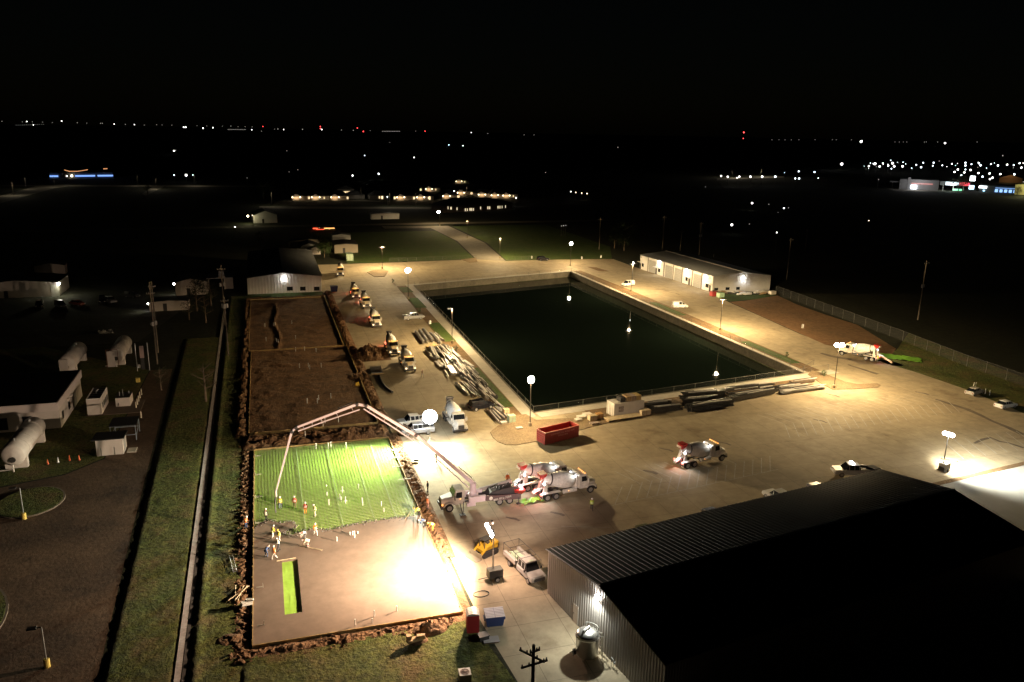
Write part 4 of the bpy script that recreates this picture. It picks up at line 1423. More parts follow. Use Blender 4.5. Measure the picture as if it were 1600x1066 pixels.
mixer('mixer truck with bright headlights beside the far end of the white warehouse', front_at(532, 433, DN - .1), DN - .1)
mixer('last mixer truck of the amber-lit queue, nearest the blue bin', front_at(557, 468.5, DN), DN, tail=True)
mixer('middle mixer of the three amber-lit trucks above the silver pickup', front_at(574, 483.5, DN), DN, tail=True)
mixer('amber-lit mixer truck left of the silver pickup', front_at(589.5, 513.5, DN), DN, tail=True)
mixer('mixer truck by the dark dirt pile with amber roof lights', front_at(617, 557, DN), DN, tail=True)
mixer('mixer truck with a bright headlight by the walking man', front_at(642, 583, DN), DN)
mixer('unlit cream mixer truck parked beside the blazing light mast', front_at(721, 678.5, DN + .02), DN + .02, lights=False)
HR = R_(8.0)
mixer('nearer mixer truck backed up to the pump hopper', (39.0, 96.95, 0), HR, headon=False, tail=True, work=True)
mixer('farther mixer truck backed up to the pump hopper', (37.3, 100.6, 0), HR, lights=False, work=True)
mixer('lone mixer truck driving across the open yard', (63.6, 101.9, 0), R_(11), headon=False, tail=True, work=True)
mixer('white mixer truck washing out beside the bright green sheet', (131.7, 146.9, 0), R_(118), headon=False, tail=True, work=True)

# ---- boom pump
PINKP = mat('pump_pink_white', (.74, .62, .66), .4, n=(.8, .06))
def pump():
    rz = R_(181.5)
    T = thing('pump_truck', 'pale pump truck with a long folding boom reaching over the green film', 'pump truck', (25.6, 97.0, 0), rz)
    b = MB()
    for y in (-.45, .45): b.bx(-5.6, 4.6, y - .07, y + .07, .8, 1.1)
    b.bx(-5.4, 1.0, -1.15, 1.15, 1.12, 1.3)
    b.bx(4.7, 5.0, -1.2, 1.2, .5, .85)
    b.build('chassis', CHASS, T)
    b = MB()
    b.loft([[(1.75, -1.14, .95), (1.75, 1.14, .95), (1.75, 1.14, 2.3), (1.75, 1.02, 2.95), (1.75, -1.02, 2.95), (1.75, -1.14, 2.3)],
            [(2.95, -1.14, .95), (2.95, 1.14, .95), (2.95, 1.14, 2.2), (2.95, 1.0, 2.95), (2.95, -1.0, 2.95), (2.95, -1.14, 2.2)],
            [(3.3, -1.1, .98), (3.3, 1.1, .98), (3.3, 1.1, 1.9), (3.25, 1.04, 2.1), (3.25, -1.04, 2.1), (3.3, -1.1, 1.9)]])
    cb = b.build('cab', TRUCKW, T)
    MB().add([(3.32, -.98, 2.12), (3.32, .98, 2.12), (3.0, .94, 2.86), (3.0, -.94, 2.86)], [(0, 1, 2, 3)]).build('windscreen', GLASS, cb)
    for s in (-1, 1):
        MB().prof([(2.1, 1.9), (2.85, 1.9), (3.0, 2.05), (2.85, 2.66), (2.1, 2.7)], s * 1.05, s * 1.155).build('side_window', GLASS, cb)
        MB().bx(3.1, 3.17, s * 1.2, s * 1.45, 1.7, 2.4).build('mirror', CHASS, cb)
    b = MB()
    b.loft([[(3.2, -1.05, 1.0), (3.2, 1.05, 1.0), (3.2, 1.0, 1.85), (3.2, .75, 2.08), (3.2, -.75, 2.08), (3.2, -1.0, 1.85)],
            [(4.85, -.75, .85), (4.85, .75, .85), (4.85, .7, 1.55), (4.8, .5, 1.75), (4.8, -.5, 1.75), (4.85, -.7, 1.55)]])
    for s in (-1, 1):
        b.prof([(3.05, .95), (3.15, 1.2), (3.4, 1.36), (4.1, 1.36), (4.5, 1.15), (4.7, .8), (4.6, .78), (4.35, 1.05), (4.05, 1.22), (3.45, 1.22), (3.25, 1.05), (3.15, .92)], s * .62, s * 1.24)
    hd = b.build('hood', mat('pump_hood', (.50, .46, .42), .4, n=(.8, .06)), T)
    MB().bx(4.851, 4.9, -.55, .55, .9, 1.5).build('grille', CHASS, hd)
    for s in (-1, 1):
        MB().ball((4.8, s * .95, 1.05), .14, 8, 5).build('headlight', AMBER if s > 0 else LENS0, T)
        wheel(T, 3.85, s * 1.05, .55, .36, s)
        wheel(T, -3.25, s * .95, .53, .58, s)
        wheel(T, -4.7, s * .95, .53, .58, s)
        MB().bx(-1.3, 1.1, s * .8, s * 1.22, .95, 1.75).build('tool_box', PINKP, T)
        MB().bx(.2, 1.4, s * .7, s * 1.2, .45, .93).build('step_box', MATS['grey_brown_wood'] if 0 else PINKP, T)
    # outriggers
    for s in (-1, 1):
        b = MB()
        b.tube([(2.4, s * 1.2, 1.1), (2.4, s * 2.4, .3), (2.4, s * 2.5, .12)], .07, 6)
        b.tube([(1.9, s * 1.2, 1.3), (2.3, s * 2.45, .14)], .05, 6)
        b.rbox((2.4, s * 2.5, .06), (.8, .6, .1))
        b.build('front_outrigger', CHASS, T)
    side = MB()
    side.M = Matrix.Translation((-1.2, 1.35, 1.45)) @ Matrix.Rotation(R_(-6), 4, 'Y') @ Matrix.Rotation(R_(3), 4, 'Z')
    side.bx(-5.2, 0, -.12, .12, -.36, .36)
    sa = side.build('side_outrigger', mat('pump_dusty_pink', (.13, .085, .085), .5, n=(1, .08)), T)
    lettering(sa, 'lettering', '888-872-7004', .46, TRUCKW, (-3.5, 1.6, 1.24), (pi / 2, R_(-6), pi), 1.0)
    b = MB()
    b.lathe([(.19, 0), (.27, 0), (.27, .01), (.19, .01)], 16, Matrix.Translation((-1.85, 1.62, 1.44)) @ Matrix.Rotation(-pi / 2, 4, 'X'))
    b.build('round_mark', TRUCKW, sa)
    b = MB()
    b.M = Matrix.Translation((-1.0, -1.35, 1.5)) @ Matrix.Rotation(R_(14), 4, 'Y') @ Matrix.Rotation(R_(-10), 4, 'Z')
    b.bx(-4.6, 0, -.12, .12, -.25, .25).bx(-4.75, -4.55, -.1, .1, -1.6, .3)
    b.build('side_outrigger', mat('pump_grey', (.33, .30, .28), .5), T)
    MB().tube([(-5.9, 1.5, 1.0), (-5.9, 1.5, .1)], .06, 6).rbox((-5.9, 1.5, .05), (.5, .5, .09)).build('rear_foot', CHASS, T)
    # pump body, hopper
    b = MB()
    b.prof([(-1.6, 1.32), (-6.0, 1.1), (-6.3, 2.2), (-5.2, 2.35), (-2.2, 2.0)], -.8, .8)
    b.build('pump_body', CHASS, T)
    b = MB()
    b.loft([[(-5.7, -.5, .8), (-6.6, -.5, .8), (-6.6, .5, .8), (-5.7, .5, .8)], [(-5.5, -1.1, 1.9), (-7.1, -1.1, 1.7), (-7.1, 1.1, 1.7), (-5.5, 1.1, 1.9)]])
    b.build('hopper', REDP, T)
    b = MB()
    for k in range(9):
        b.tube([(-2.4 - k * .45, .7 * sin(k), 2.05), (-2.8 - k * .45, .4 * cos(k * 2), 2.45 + .2 * sin(k * 3))], .09, 6)
    b.build('pipes', CHROME, T)
    # turret
    b = MB().lathe([(.75, 1.3), (.75, 1.7), (.5, 1.9), (.42, 3.0), (.45, 3.4)], 14, Matrix.Translation((.25, 0, 0)))
    b.build('turret', PINKP, T)
    # boom: the sections stand in one vertical plane
    A_, B_ = V((23.9, 97.2)), V((-.7, 101.4))
    inv = Matrix.Rotation(-rz, 4, 'Z') @ Matrix.Translation((-25.6, -97.0, 0))
    pts = []
    for px_, py_ in ((733, 748), (650, 680), (572, 633.5), (558, 631.5), (500, 652), (463, 668), (456, 674), (446, 712), (431, 770)):
        d = ray(px_, py_)
        n_ = V((-(B_.y - A_.y), B_.x - A_.x, 0)).normalized()
        t_ = (A_.x * n_.x + A_.y * n_.y) / (d.x * n_.x + d.y * n_.y)
        pts.append(inv @ V((d.x * t_, d.y * t_, CAMH + d.z * t_)))
    pts[0] = V((.25, 0, 3.3))
    side_ = (inv.to_3x3() @ V((-(B_.y - A_.y), B_.x - A_.x, 0))).normalized()

    def section(i, j, w0, w1, pipe=True):
        b = MB()
        a, c = pts[i], pts[j]
        d = (c - a).normalized()
        upv = side_.cross(d).normalized()
        if upv.z < 0: upv = -upv
        for s0, s1, ww, hh in ((0, 1, .5, 1),):
            ra = [a + side_ * (w0 / 2 * sx) + upv * (w0 * .62 * sz) for sx, sz in ((-1, -1), (1, -1), (1, 1), (-1, 1))]
            rc = [c + side_ * (w1 / 2 * sx) + upv * (w1 * .62 * sz) for sx, sz in ((-1, -1), (1, -1), (1, 1), (-1, 1))]
            b.loft([ra, rc])
        o = b.build('boom_section', PINKP, T)
        if pipe:
            b = MB()
            k = .62 + w0 * .6
            b.tube([a - upv * k + side_ * .1, a + (c - a) * .5 - upv * (k * .8), c - upv * (k * .7)], .085, 6)
            for f in (.1, .35, .6, .9): b.tube([a + (c - a) * f - upv * (k * .9), a + (c - a) * f], .03, 4)
            b.build('delivery_pipe', PINKP, o)
            b = MB()
            b.tube([a + (c - a) * .06 + upv * .45, a + (c - a) * .3 + upv * .42], .07, 6)
            b.build('ram', CHROME, o)
        return o
    section(0, 1, .40, .34)
    section(1, 2, .34, .28)
    section(2, 3, .28, .28, False)
    section(3, 5, .27, .21)
    section(5, 6, .21, .2, False)
    section(6, 8, .2, .14, False)
    b = MB()
    for i in (2, 3, 5, 6, 1): b.tube([pts[i] - side_ * .34, pts[i] + side_ * .34], .22, 10)
    b.build('hinge_pins', CHASS, T)
    e = pts[8]
    g_ = inv @ V((at(431, 806).x, at(431, 806).y, .45))
    MB().tube([e, e + V((0, 0, -.5)), (e + g_) / 2 + V((.1, 0, 0)), g_], .085, 8).build('end_hose', CHASS, T)
    MB().tube([e + V((0, 0, .35)), e + V((0, 0, -.55))], .13, 8).build('hose_clamp', TRUCKW, T)
    lamp(T, (-6.6, .9, 2.3), 260, (1, .12, .07), 'POINT', rad=.25)
    MB().ball((-6.6, .9, 2.1), .1).build('tail_light', TAILR, T)
    MB().ball((2.35, 1.17, 1.75), .1).build('cab_light', AMBER, cb)
    return T


pump()
GREEN_SH = mat('bright_green_sheet', (.20, .44, .05), .4, n=(1.5, .2))
def rag(name, label, cat, c, rx, ry, rz, m, h=.25, seed=0):
    b = MB()
    vs, fs = [], []
    n = 14
    for j in range(n + 1):
        for i in range(n + 1):
            x, y = (i / n * 2 - 1) * rx, (j / n * 2 - 1) * ry
            k = 1 + .18 * mnoise.noise(V((x, y, seed)))
            vs.append((x * k, y * k, .03 + h * max(0, .35 + mnoise.noise(V((x * 1.6, y * 1.6, seed + 3))))))
    for j in range(n):
        for i in range(n): fs.append((j * (n + 1) + i, j * (n + 1) + i + 1, (j + 1) * (n + 1) + i + 1, (j + 1) * (n + 1) + i))
    o = b.add(vs, fs).build(name, m, loc=c, rz=rz, smooth=True)
    return tag(o, label, cat)


rag('plastic_sheet', 'crumpled bright green plastic sheet on the ground under the pump hopper', 'plastic sheet', (33.7, 95.9, 0), 1.7, .8, .2, GREEN_SH, .5)
rag('plastic_sheet', 'bright green plastic sheet lying on the verge behind the washing mixer', 'plastic sheet', at(1406, 560), 4.3, 2.0, -.75, GREEN_SH, .5, 4)
o_ = MB()
o_.tube([at(1372, 561) + V((0, 0, 1.2)), at(1394, 568) + V((0, 0, .15))], .22, 8)
tag(o_.build('wash_chute', WOODP), 'tan chute section lying behind the washing mixer truck', 'chute')


# ---- cars, pickups, vans
def car(name, label, cat, loc, rz, kind, paint, group=None, lit=False, tail=False):
    T = thing(name, label, cat, loc, rz, group)
    K = dict(sedan=(4.7, .9, 1.45, [(-2.3, .5, .85), (-2.25, .3, 1.0), (-1.2, .25, 1.02), (1.0, .25, .98), (2.1, .28, .82), (2.32, .42, .6)], [(-1.95, 1.0), (-1.1, 1.43), (.25, 1.45), (1.05, .97)]),
             suv=(5.0, 1.0, 1.85, [(-2.45, .5, 1.1), (-2.4, .35, 1.15), (-1.2, .3, 1.18), (1.0, .3, 1.15), (2.25, .35, 1.0), (2.48, .5, .75)], [(-2.35, 1.12), (-2.15, 1.8), (.35, 1.86), (1.15, 1.14)]),
             pickup=(5.9, 1.0, 1.9, [(-2.95, .55, 1.15), (-2.9, .4, 1.2), (-1.0, .35, 1.2), (1.2, .35, 1.18), (2.7, .4, 1.08), (2.95, .55, .8)], [(-1.05, 1.18), (-.85, 1.85), (.75, 1.9), (1.5, 1.17)]),
             van=(4.7, .92, 1.9, [(-2.3, .45, 1.1), (-2.27, .3, 1.15), (-1.2, .25, 1.18), (1.1, .25, 1.12), (2.1, .3, .95), (2.33, .45, .65)], [(-2.25, 1.12), (-2.2, 1.85), (.5, 1.9), (1.45, 1.1)]))[kind]
    L, w, H, low, gh = K
    def ring(x, z0, z1, k=1.0): return [(x, -w * k, z0 + .12), (x, -w * .85 * k, z0), (x, w * .85 * k, z0), (x, w * k, z0 + .12), (x, w * k, z1 - .12), (x, w * .9 * k, z1), (x, -w * .9 * k, z1), (x, -w * k, z1 - .12)]
    b = MB().loft([ring(x, z0, z1, .9 if i in (0, len(low) - 1) else 1) for i, (x, z0, z1) in enumerate(low)])
    bd = b.build('body', paint, T)
    if kind == 'pickup':
        MB().bx(-2.8, -1.15, -.78, .78, 1.201, 1.215).build('bed', TRIM, bd)
        b = MB()
        for s in (-1, 1): b.bx(-2.9, -1.1, s * .82, s * .95, 1.205, 1.36)
        b.bx(-2.93, -2.85, -.8, .8, 1.205, 1.36)
        b.build('bed_rails', paint, bd)
    # greenhouse: glass body with painted roof (a van has painted sides at the back)
    xs = [g_[0] for g_ in gh]
    zb = gh[0][1] - .03
    def gring(x, z): return [(x, -w * .9, zb), (x, w * .9, zb), (x, w * .74, z), (x, -w * .74, z)]
    gl = MB().loft([[(gh[0][0], -w * .9, zb), (gh[0][0], w * .9, zb), (gh[0][0] + .02, w * .9, zb + .02), (gh[0][0] + .02, -w * .9, zb + .02)],
                    gring(gh[1][0], gh[1][1]), gring(gh[2][0], gh[2][1]),
                    [(gh[3][0], -w * .86, zb), (gh[3][0], w * .86, zb), (gh[3][0] - .02, w * .86, zb + .02), (gh[3][0] - .02, -w * .86, zb + .02)]])
    cab_ = gl.build('cabin_glass', GLASS, T)
    rx0, rx1 = gh[1][0] - .04, gh[2][0] + .04
    MB().loft([[(rx0, -w * .74, gh[1][1] - .02), (rx0, w * .74, gh[1][1] - .02), (rx0, w * .70, gh[1][1] + .05), (rx0, -w * .70, gh[1][1] + .05)],
               [(rx1, -w * .74, gh[2][1] - .02), (rx1, w * .74, gh[2][1] - .02), (rx1, w * .70, gh[2][1] + .05), (rx1, -w * .70, gh[2][1] + .05)]]).build('roof', paint, T)
    b = MB()
    for s in (-1, 1):
        for f in ((.0, .05), (.46, .51), (.95, 1.0)):
            x0 = gh[1][0] + (gh[2][0] - gh[1][0]) * f[0]
            x1 = gh[1][0] + (gh[2][0] - gh[1][0]) * f[1]
            b.add([(x0, s * w * .745, gh[1][1]), (x1, s * w * .745, gh[2][1]), (x1, s * w * .915, zb), (x0, s * w * .915, zb)], [(0, 1, 2, 3)])
        if kind == 'van':
            x0, x1 = gh[0][0] + .02, gh[1][0] + (gh[2][0] - gh[1][0]) * .62
            b.add([(x0, s * w * .75, gh[1][1]), (x1, s * w * .75, gh[1][1] + .02), (x1, s * w * .925, zb), (x0, s * w * .925, zb)], [(0, 1, 2, 3)])
    if kind == 'van': b.add([(gh[0][0] - .02, -w * .9, zb), (gh[0][0] - .02, w * .9, zb), (gh[1][0] - .03, w * .74, gh[1][1]), (gh[1][0] - .03, -w * .74, gh[1][1])], [(0, 1, 2, 3)])
    b.build('pillars', paint, cab_)
    wr = .34 if kind in ('sedan', 'van') else .4
    for s in (-1, 1):
        for x in (L * .30, -L * .30): wheel(T, x, s * (w - .12), wr, .24, s)
        MB().rbox((L / 2 - .12, s * w * .66, low[-1][2] - .02 + .06), (.2, .34, .16)).build('headlight', HEADL if lit else LENS0, T)
        MB().rbox((-L / 2 + .08, s * w * .76, low[0][2] - .14), (.1, .22, .2)).build('tail_light', TAILR if tail else TAIL0, T)
        MB().rbox((gh[3][0] - .25, s * (w + .07), zb + .08), (.14, .2, .14)).build('mirror', paint, T)
    return T


SILVER = mat('silver_paint', (.42, .42, .43), .3, .4)
BLACKP = mat('black_paint', (.012, .012, .016), .15)
WHITEP = mat('white_paint', (.72, .71, .68), .3)
BEIGEP = mat('beige_paint', (.42, .39, .35), .35)
GREENP = mat('green_paint', (.11, .12, .05), .3)
DARKP = mat('dark_grey_paint', (.05, .05, .055), .3)
car('pickup_truck', 'silver crew cab pickup parked beside the planting strip', 'pickup', at(646, 499), R_(8), 'pickup', SILVER)
car('suv_car', 'glossy black SUV parked among the steel stacks', 'SUV', at(752, 639), R_(12), 'suv', BLACKP)
car('suv_car', 'dark SUV with bright windows by the far road gate', 'SUV', at(848, 407.5), R_(10), 'suv', BLACKP)
car('panel_van', 'white panel van beside the farther lamp post along the pond', 'van', at(981, 447), R_(195), 'van', WHITEP)
car('panel_van', 'white panel van parked nearer the green box', 'van', at(1062, 481), R_(-10), 'van', WHITEP)
car('sedan_car', 'beige hatchback in the shade at the right yard edge', 'car', at(1522, 616), R_(18), 'sedan', BEIGEP)
car('sedan_car', 'white sedan at the right yard edge by the dark bicycles', 'car', at(1571, 637), R_(6), 'sedan', WHITEP)
car('pickup_truck', 'white pickup standing behind the blazing light mast', 'pickup', at(646, 664), R_(185), 'pickup', WHITEP)
car('pickup_truck', 'pale pickup just below the blazing light mast pickup', 'pickup', at(640, 684) + V((1.5, 1.5, 0)), R_(180), 'pickup', SILVER)
car('sedan_car', 'dark olive car peeping over the near warehouse eave', 'car', at(1004, 816, 1.3) - V((-.25, 1.7, 1.3)), R_(98), 'sedan', GREENP)
car('sedan_car', 'dark grey car peeping over the warehouse eave', 'car', at(1108, 790, 1.3) - V((-.25, 1.7, 1.3)), R_(98), 'sedan', DARKP)
car('sedan_car', 'white car peeping over the warehouse eave', 'car', at(1204, 765, 1.2) - V((-.25, 1.7, 1.2)), R_(98), 'suv', WHITEP)
car('sedan_car', 'silver car barely showing over the warehouse eave', 'car', at(1272, 752, 1.2) - V((-.25, 1.7, 1.2)), R_(98), 'sedan', SILVER)
T = car('pickup_truck', 'white pickup with a glowing roof bar at the warehouse eave', 'pickup', at(1331, 735, .8) - V((0, 0, .8)), R_(160), 'pickup', WHITEP)
MB().rbox((.1, 0, 2.05), (.3, 1.2, .14)).build('light_bar', WORKL, T)
car('utility_cart', 'small dark cart at the far corner of the warehouse roof', 'cart', at(1361, 733, 1.0) - V((0, 0, 1.0)), R_(98), 'sedan', DARKP)
# dark vehicles in the left lot
for k, (px_, py_, kd, pn, lab) in enumerate(((62, 480, 'suv', BLACKP, 'dark SUV nearest the lit building in the left lot'), (95, 480, 'van', DARKP, 'dark van second from the lit building in the left lot'), (121, 477, 'sedan', mat('rust_red_paint', (.20, .05, .03), .4), 'reddish car between the dark van and the pale pickup'),
                                             (160, 473, 'suv', BLACKP, 'dark SUV behind the pale pickup in the left lot'), (172, 473, 'pickup', SILVER, 'pale pickup in the left lot'), (207, 465, 'van', DARKP, 'dark van at the right end of the left lot'))):
    car('parked_car', lab, 'car', at(px_, py_), R_(-80 + 20 * (k % 3)), kd, pn, 'vehicles parked in the dark left lot')
car('parked_car', 'car with a red tail light on the far street', 'car', at(506, 358), R_(180), 'sedan', DARKP, lit=True)
o_ = MB().bx(-3.6, -1.2, -.5, .5, .5, .9).bx(-2, 2, -.4, .4, .1, .2)
o_ = o_.build('sign_light', glow('red_sign', (1, .08, .03), 3), loc=at(503, 358) + V((-1, -3, 0)))
tag(o_, 'long red glowing light strip on the far street', 'light strip')
o_ = MB().bx(-2.6, 2.6, -.4, .4, .4, .8).bx(-.1, .1, -.1, .1, 0, .4)
o_ = o_.build('sign_light', glow('orange_sign', (1, .45, .12), 2), loc=at(517, 357.5) + V((-1, -3, 0)))
tag(o_, 'short orange glowing light strip on the far street', 'light strip')

# ---- flatbed crew truck with ladder rack
def crew():
    T = thing('crew_truck', 'white crew cab flatbed truck with a ladder rack beside the warehouse corner', 'truck', (26.9, 78.6, 0), R_(-78))
    b = MB()
    def ring(x, z0, z1, w=1.0): return [(x, -w, z0 + .1), (x, -w * .9, z0), (x, w * .9, z0), (x, w, z0 + .1), (x, w, z1 - .12), (x, w * .9, z1), (x, -w * .9, z1), (x, -w, z1 - .12)]
    WHITEP = mat('worn_truck_paint', (.36, .34, .31), .4, n=(1, .15))
    b.loft([ring(-.35, .5, 1.25), ring(1.7, .45, 1.25), ring(2.0, .45, 1.22), ring(3.1, .5, 1.15), ring(3.25, .6, .95, .95)])
    bd = b.build('body', WHITEP, T)
    MB().bx(3.251, 3.3, -.7, .7, .65, 1.0).build('grille', CHASS, bd)
    gl = MB().loft([[(-.3, -.9, 1.22), (-.3, .9, 1.22), (-.28, .8, 1.3), (-.28, -.8, 1.3)], [(-.2, -.9, 1.22), (-.2, .9, 1.22), (-.15, .76, 1.98), (-.15, -.76, 1.98)], [(1.3, -.9, 1.22), (1.3, .9, 1.22), (1.2, .76, 2.0), (1.2, -.76, 2.0)], [(1.9, -.88, 1.22), (1.9, .88, 1.22), (1.88, .85, 1.25), (1.88, -.85, 1.25)]])
    cg = gl.build('cabin_glass', GLASS, T)
    MB().bx(-.22, 1.28, -.78, .78, 1.99, 2.07).build('roof', WHITEP, T)
    b = MB()
    for s in (-1, 1):
        for x in (-.2, .55, 1.25): b.add([(x, s * .77, 2.0), (x + .09, s * .77, 2.0), (x + .09, s * .92, 1.2), (x, s * .92, 1.2)], [(0, 1, 2, 3)])
    b.build('pillars', WHITEP, cg)
    MB().bx(-3.4, -.45, -1.1, 1.1, .92, 1.02).build('flatbed', mat('bed_brown', (.23, .16, .10), .8), T)
    b = MB()
    for s in (-1, 1): b.bx(-3.3, -.5, s * .75, s * 1.1, 1.021, 1.5)
    b.build('side_boxes', WHITEP, T)
    b = MB()
    for s in (-1, 1):
        b.tube([(-3.35, s * 1.05, 1.0), (-3.35, s * 1.05, 2.5)], .03, 6).tube([(-.5, s * 1.05, 1.0), (-.5, s * 1.05, 2.5)], .03, 6).tube([(1.9, s * .95, 1.25), (1.9, s * 1.0, 2.3)], .03, 6)
        b.tube([(-3.35, s * 1.05, 2.5), (-.5, s * 1.05, 2.5), (1.9, s * 1.0, 2.35)], .035, 6)
    for x, z in ((-3.35, 2.5), (-1.9, 2.5), (-.5, 2.5), (.7, 2.42), (1.9, 2.35)): b.tube([(x, -1.05, z), (x, 1.05, z)], .03, 6)
    b.build('ladder_rack', DARKM, T)
    b = MB()
    for k in range(4): b.tube([(-3.2 + .2 * k, -.3 + .2 * k, 1.2), (1.2, -.1 + .15 * k, 2.1)], .05, 6)
    b.rbox((-2.0, 0, 1.25), (1.4, .8, .45))
    b.build('load', MATS['pale_green_wrap'], T)
    for s in (-1, 1):
        wheel(T, 2.35, s * .9, .4, .28, s)
        wheel(T, -2.0, s * .85, .4, .4, s)
        MB().rbox((3.2, s * .75, 1.0), (.14, .3, .2)).build('headlight', LENS0, T)
        MB().rbox((1.75, s * 1.12, 1.4), (.12, .22, .3)).build('mirror', TRIM, T)
    return T


crew()
# ---- skid steer
def skid():
    T = thing('skid_steer', 'yellow tracked skid steer loader with its bucket down by the slab', 'loader', at(757, 872) + V((.4, 1.0, 0)), R_(205))
    YEL = mat('loader_yellow', (.55, .34, .03), .4, n=(1, .1))
    b = MB().loft([[(-1.5, -.55, .6), (-1.5, .55, .6), (-1.5, .55, 1.5), (-1.5, -.55, 1.5)], [(-.6, -.55, .5), (-.6, .55, .5), (-.6, .55, 1.55), (-.6, -.55, 1.55)], [(.9, -.55, .5), (.9, .55, .5), (.9, .55, .9), (.9, -.55, .9)]])
    b.build('body', YEL, T)
    b = MB().bx(-.6, .55, -.5, .5, 2.0, 2.08)
    for x in (-.6, .5):
        for y in (-.5, .42): b.bx(x, x + .08, y, y + .08, .9, 1.999)
    b.build('canopy', TRIM, T)
    MB().bx(-.45, -.1, -.3, .3, 1.0, 1.6).build('seat', TRIM, T)
    for s in (-1, 1):
        MB().prof([(-1.3, .12), (-1.1, .0), (.9, .0), (1.2, .2), (1.15, .5), (.8, .72), (-1.0, .72), (-1.35, .5)], s * .58, s * .95).build('track', TYRE, T)
        MB().prof([(-1.5, 1.35), (-1.35, 1.6), (.4, 1.35), (1.5, .45), (1.35, .3), (.3, 1.1)], s * .6, s * .78).build('lift_arm', YEL, T)
    MB().prof([(1.4, .05), (2.3, .03), (2.3, .09), (1.55, .15), (1.5, .75), (1.4, .75)], -1.0, 1.0).build('bucket', mat('bucket_steel', (.35, .30, .22), .5, .4), T)


skid()
# ================================================================ LIGHT MASTS AND LAMP POSTS
GALV = MATS['galv']
OLIVE = mat('olive_paint', (.045, .045, .035), .5)
# light tower trailer by the slab
def tower_trailer():
    c = at(773, 906)
    T = thing('light_tower', 'dark olive light tower trailer lighting the wet slab', 'light tower', (c.x, c.y, 0), R_(5))
    b = MB().bx(-.85, .85, -.5, .5, .45, 1.45)
    b.build('body', OLIVE, T)
    MB().bx(-.8, .8, -.52, -.501, .55, 1.3).bx(-.5, .5, -.54, -.521, 1.1, 1.25).build('side_panel', TRIM, T)
    for x in (-.5, .5):
        for s in (-1, 1): pass
    for s in (-1, 1): wheel(T, .1, s * .62, .33, .2, s)
    b = MB().tube([(-.8, 0, .5), (-2.0, 0, .45)], .05, 6).tube([(-.7, -.5, .5), (-.7, -1.1, .08)], .035, 6).tube([(.7, -.5, .5), (.7, -1.1, .08)], .035, 6)
    b.build('drawbar', OLIVE, T)
    top = 6.4
    m0 = V((-.1, .35, 0))
    MB().tube([m0 + V((0, 0, 1.4)), m0 + V((0, 0, 3.6))], .09, 8).tube([m0 + V((0, 0, 3.6)), m0 + V((.0, 0, top))], .06, 8).build('mast', GALV, T)
    h = MB().tube([m0 + V((-.2, -1.0, top - .25)), m0 + V((-.2, 1.0, top + .1))], .05, 6).rbox(m0 + V((.2, .9, top + .25)), (.25, .35, .3))
    hb = h.build('lamp_bar', DARKM, T)
    for k, (dy, dz) in enumerate(((-.85, -.35), (-.3, -.2), (.3, -.05), (.85, .1))):
        b = MB().rbox(m0 + V((-.33, dy, top + dz)), (.16, .46, .4), ry=.45)
        l_ = b.build('flood_lamp', DARKM, T)
        MB().rbox(m0 + V((-.47, dy, top + dz - .05)), (.1, .42, .36), ry=.45).ball(m0 + V((-.5, dy, top + dz)), .24, 8, 5).build('lens', HOT, l_)
    # four floods share the beams to the slab edge and across to the fence
    hp = m0 + V((-.9, 0, top))
    lamp(T, hp, 80000, (1.0, .86, .66), 'SPOT', aim=(-1, .72, -.74), size=105, blend=1.0, rad=.25)
    lamp(T, hp, 15000, (1.0, .72, .50), 'SPOT', aim=(-1, .25, -.45), size=140, blend=.9, rad=.25)
    lamp(T, hp + V((-.05, .3, 0)), 52000, (1.0, .68, .44), 'SPOT', aim=(-1, .2, 0.02), size=168, blend=.35, rad=.25)
    lamp(T, m0 + V((.2, .5, top - .7)), 4500, (1.0, .68, .52), 'POINT', rad=.35)
    lamp(T, m0 + V((.3, .8, top)), 13000, (1.0, .80, .70), 'SPOT', aim=(.72, 1, -.24), size=70, blend=1.0, rad=.6)  # added beam to brighten the mixer drums; no flood aims this way


tower_trailer()


def mast_light(label, base, h, kind):
    T = thing('light_tower', label, 'light tower', (base.x, base.y, 0), 0)
    return T


# blazing mast between the mixers
c = at(672, 691)
T = mast_light('blazing white light mast between the pickups and the pump boom', c, 4.4, 0)
MB().tube([(0, 0, .5), (0, 0, 3.4)], .06, 8).build('mast', GALV, T)
b = MB()
for k in range(3):
    a = k * 2.1
    b.tube([(0, 0, .9), (.9 * cos(a), .9 * sin(a), .02)], .03, 6)
b.build('tripod', GALV, T)
b = MB().ball((0, 0, 4.45), 1.2, 20, 12, sz=.94)  # glowing ball added in the size of the lamp's glare
b.build('glare_ball', glow('glare_ball_glow', (.97, 1.0, .96), 45, True), T, smooth=True)
lamp(T, (-1.0, -1.6, 4.3), 38000, (.97, 1.0, .76), 'SPOT', aim=(-.35, -.75, -.85), size=150, blend=.7, rad=.4)
lamp(T, (-1.6, -1.0, 4.3), 105000, (.98, 1.0, .74), 'SPOT', aim=(-1, -.45, -.17), size=85, blend=.8, rad=.4)
lamp(T, (.4, -2.0, 4.2), 12000, (1.0, .95, .68), 'SPOT', aim=(.7, -1, -.6), size=160, blend=.7, rad=.4)
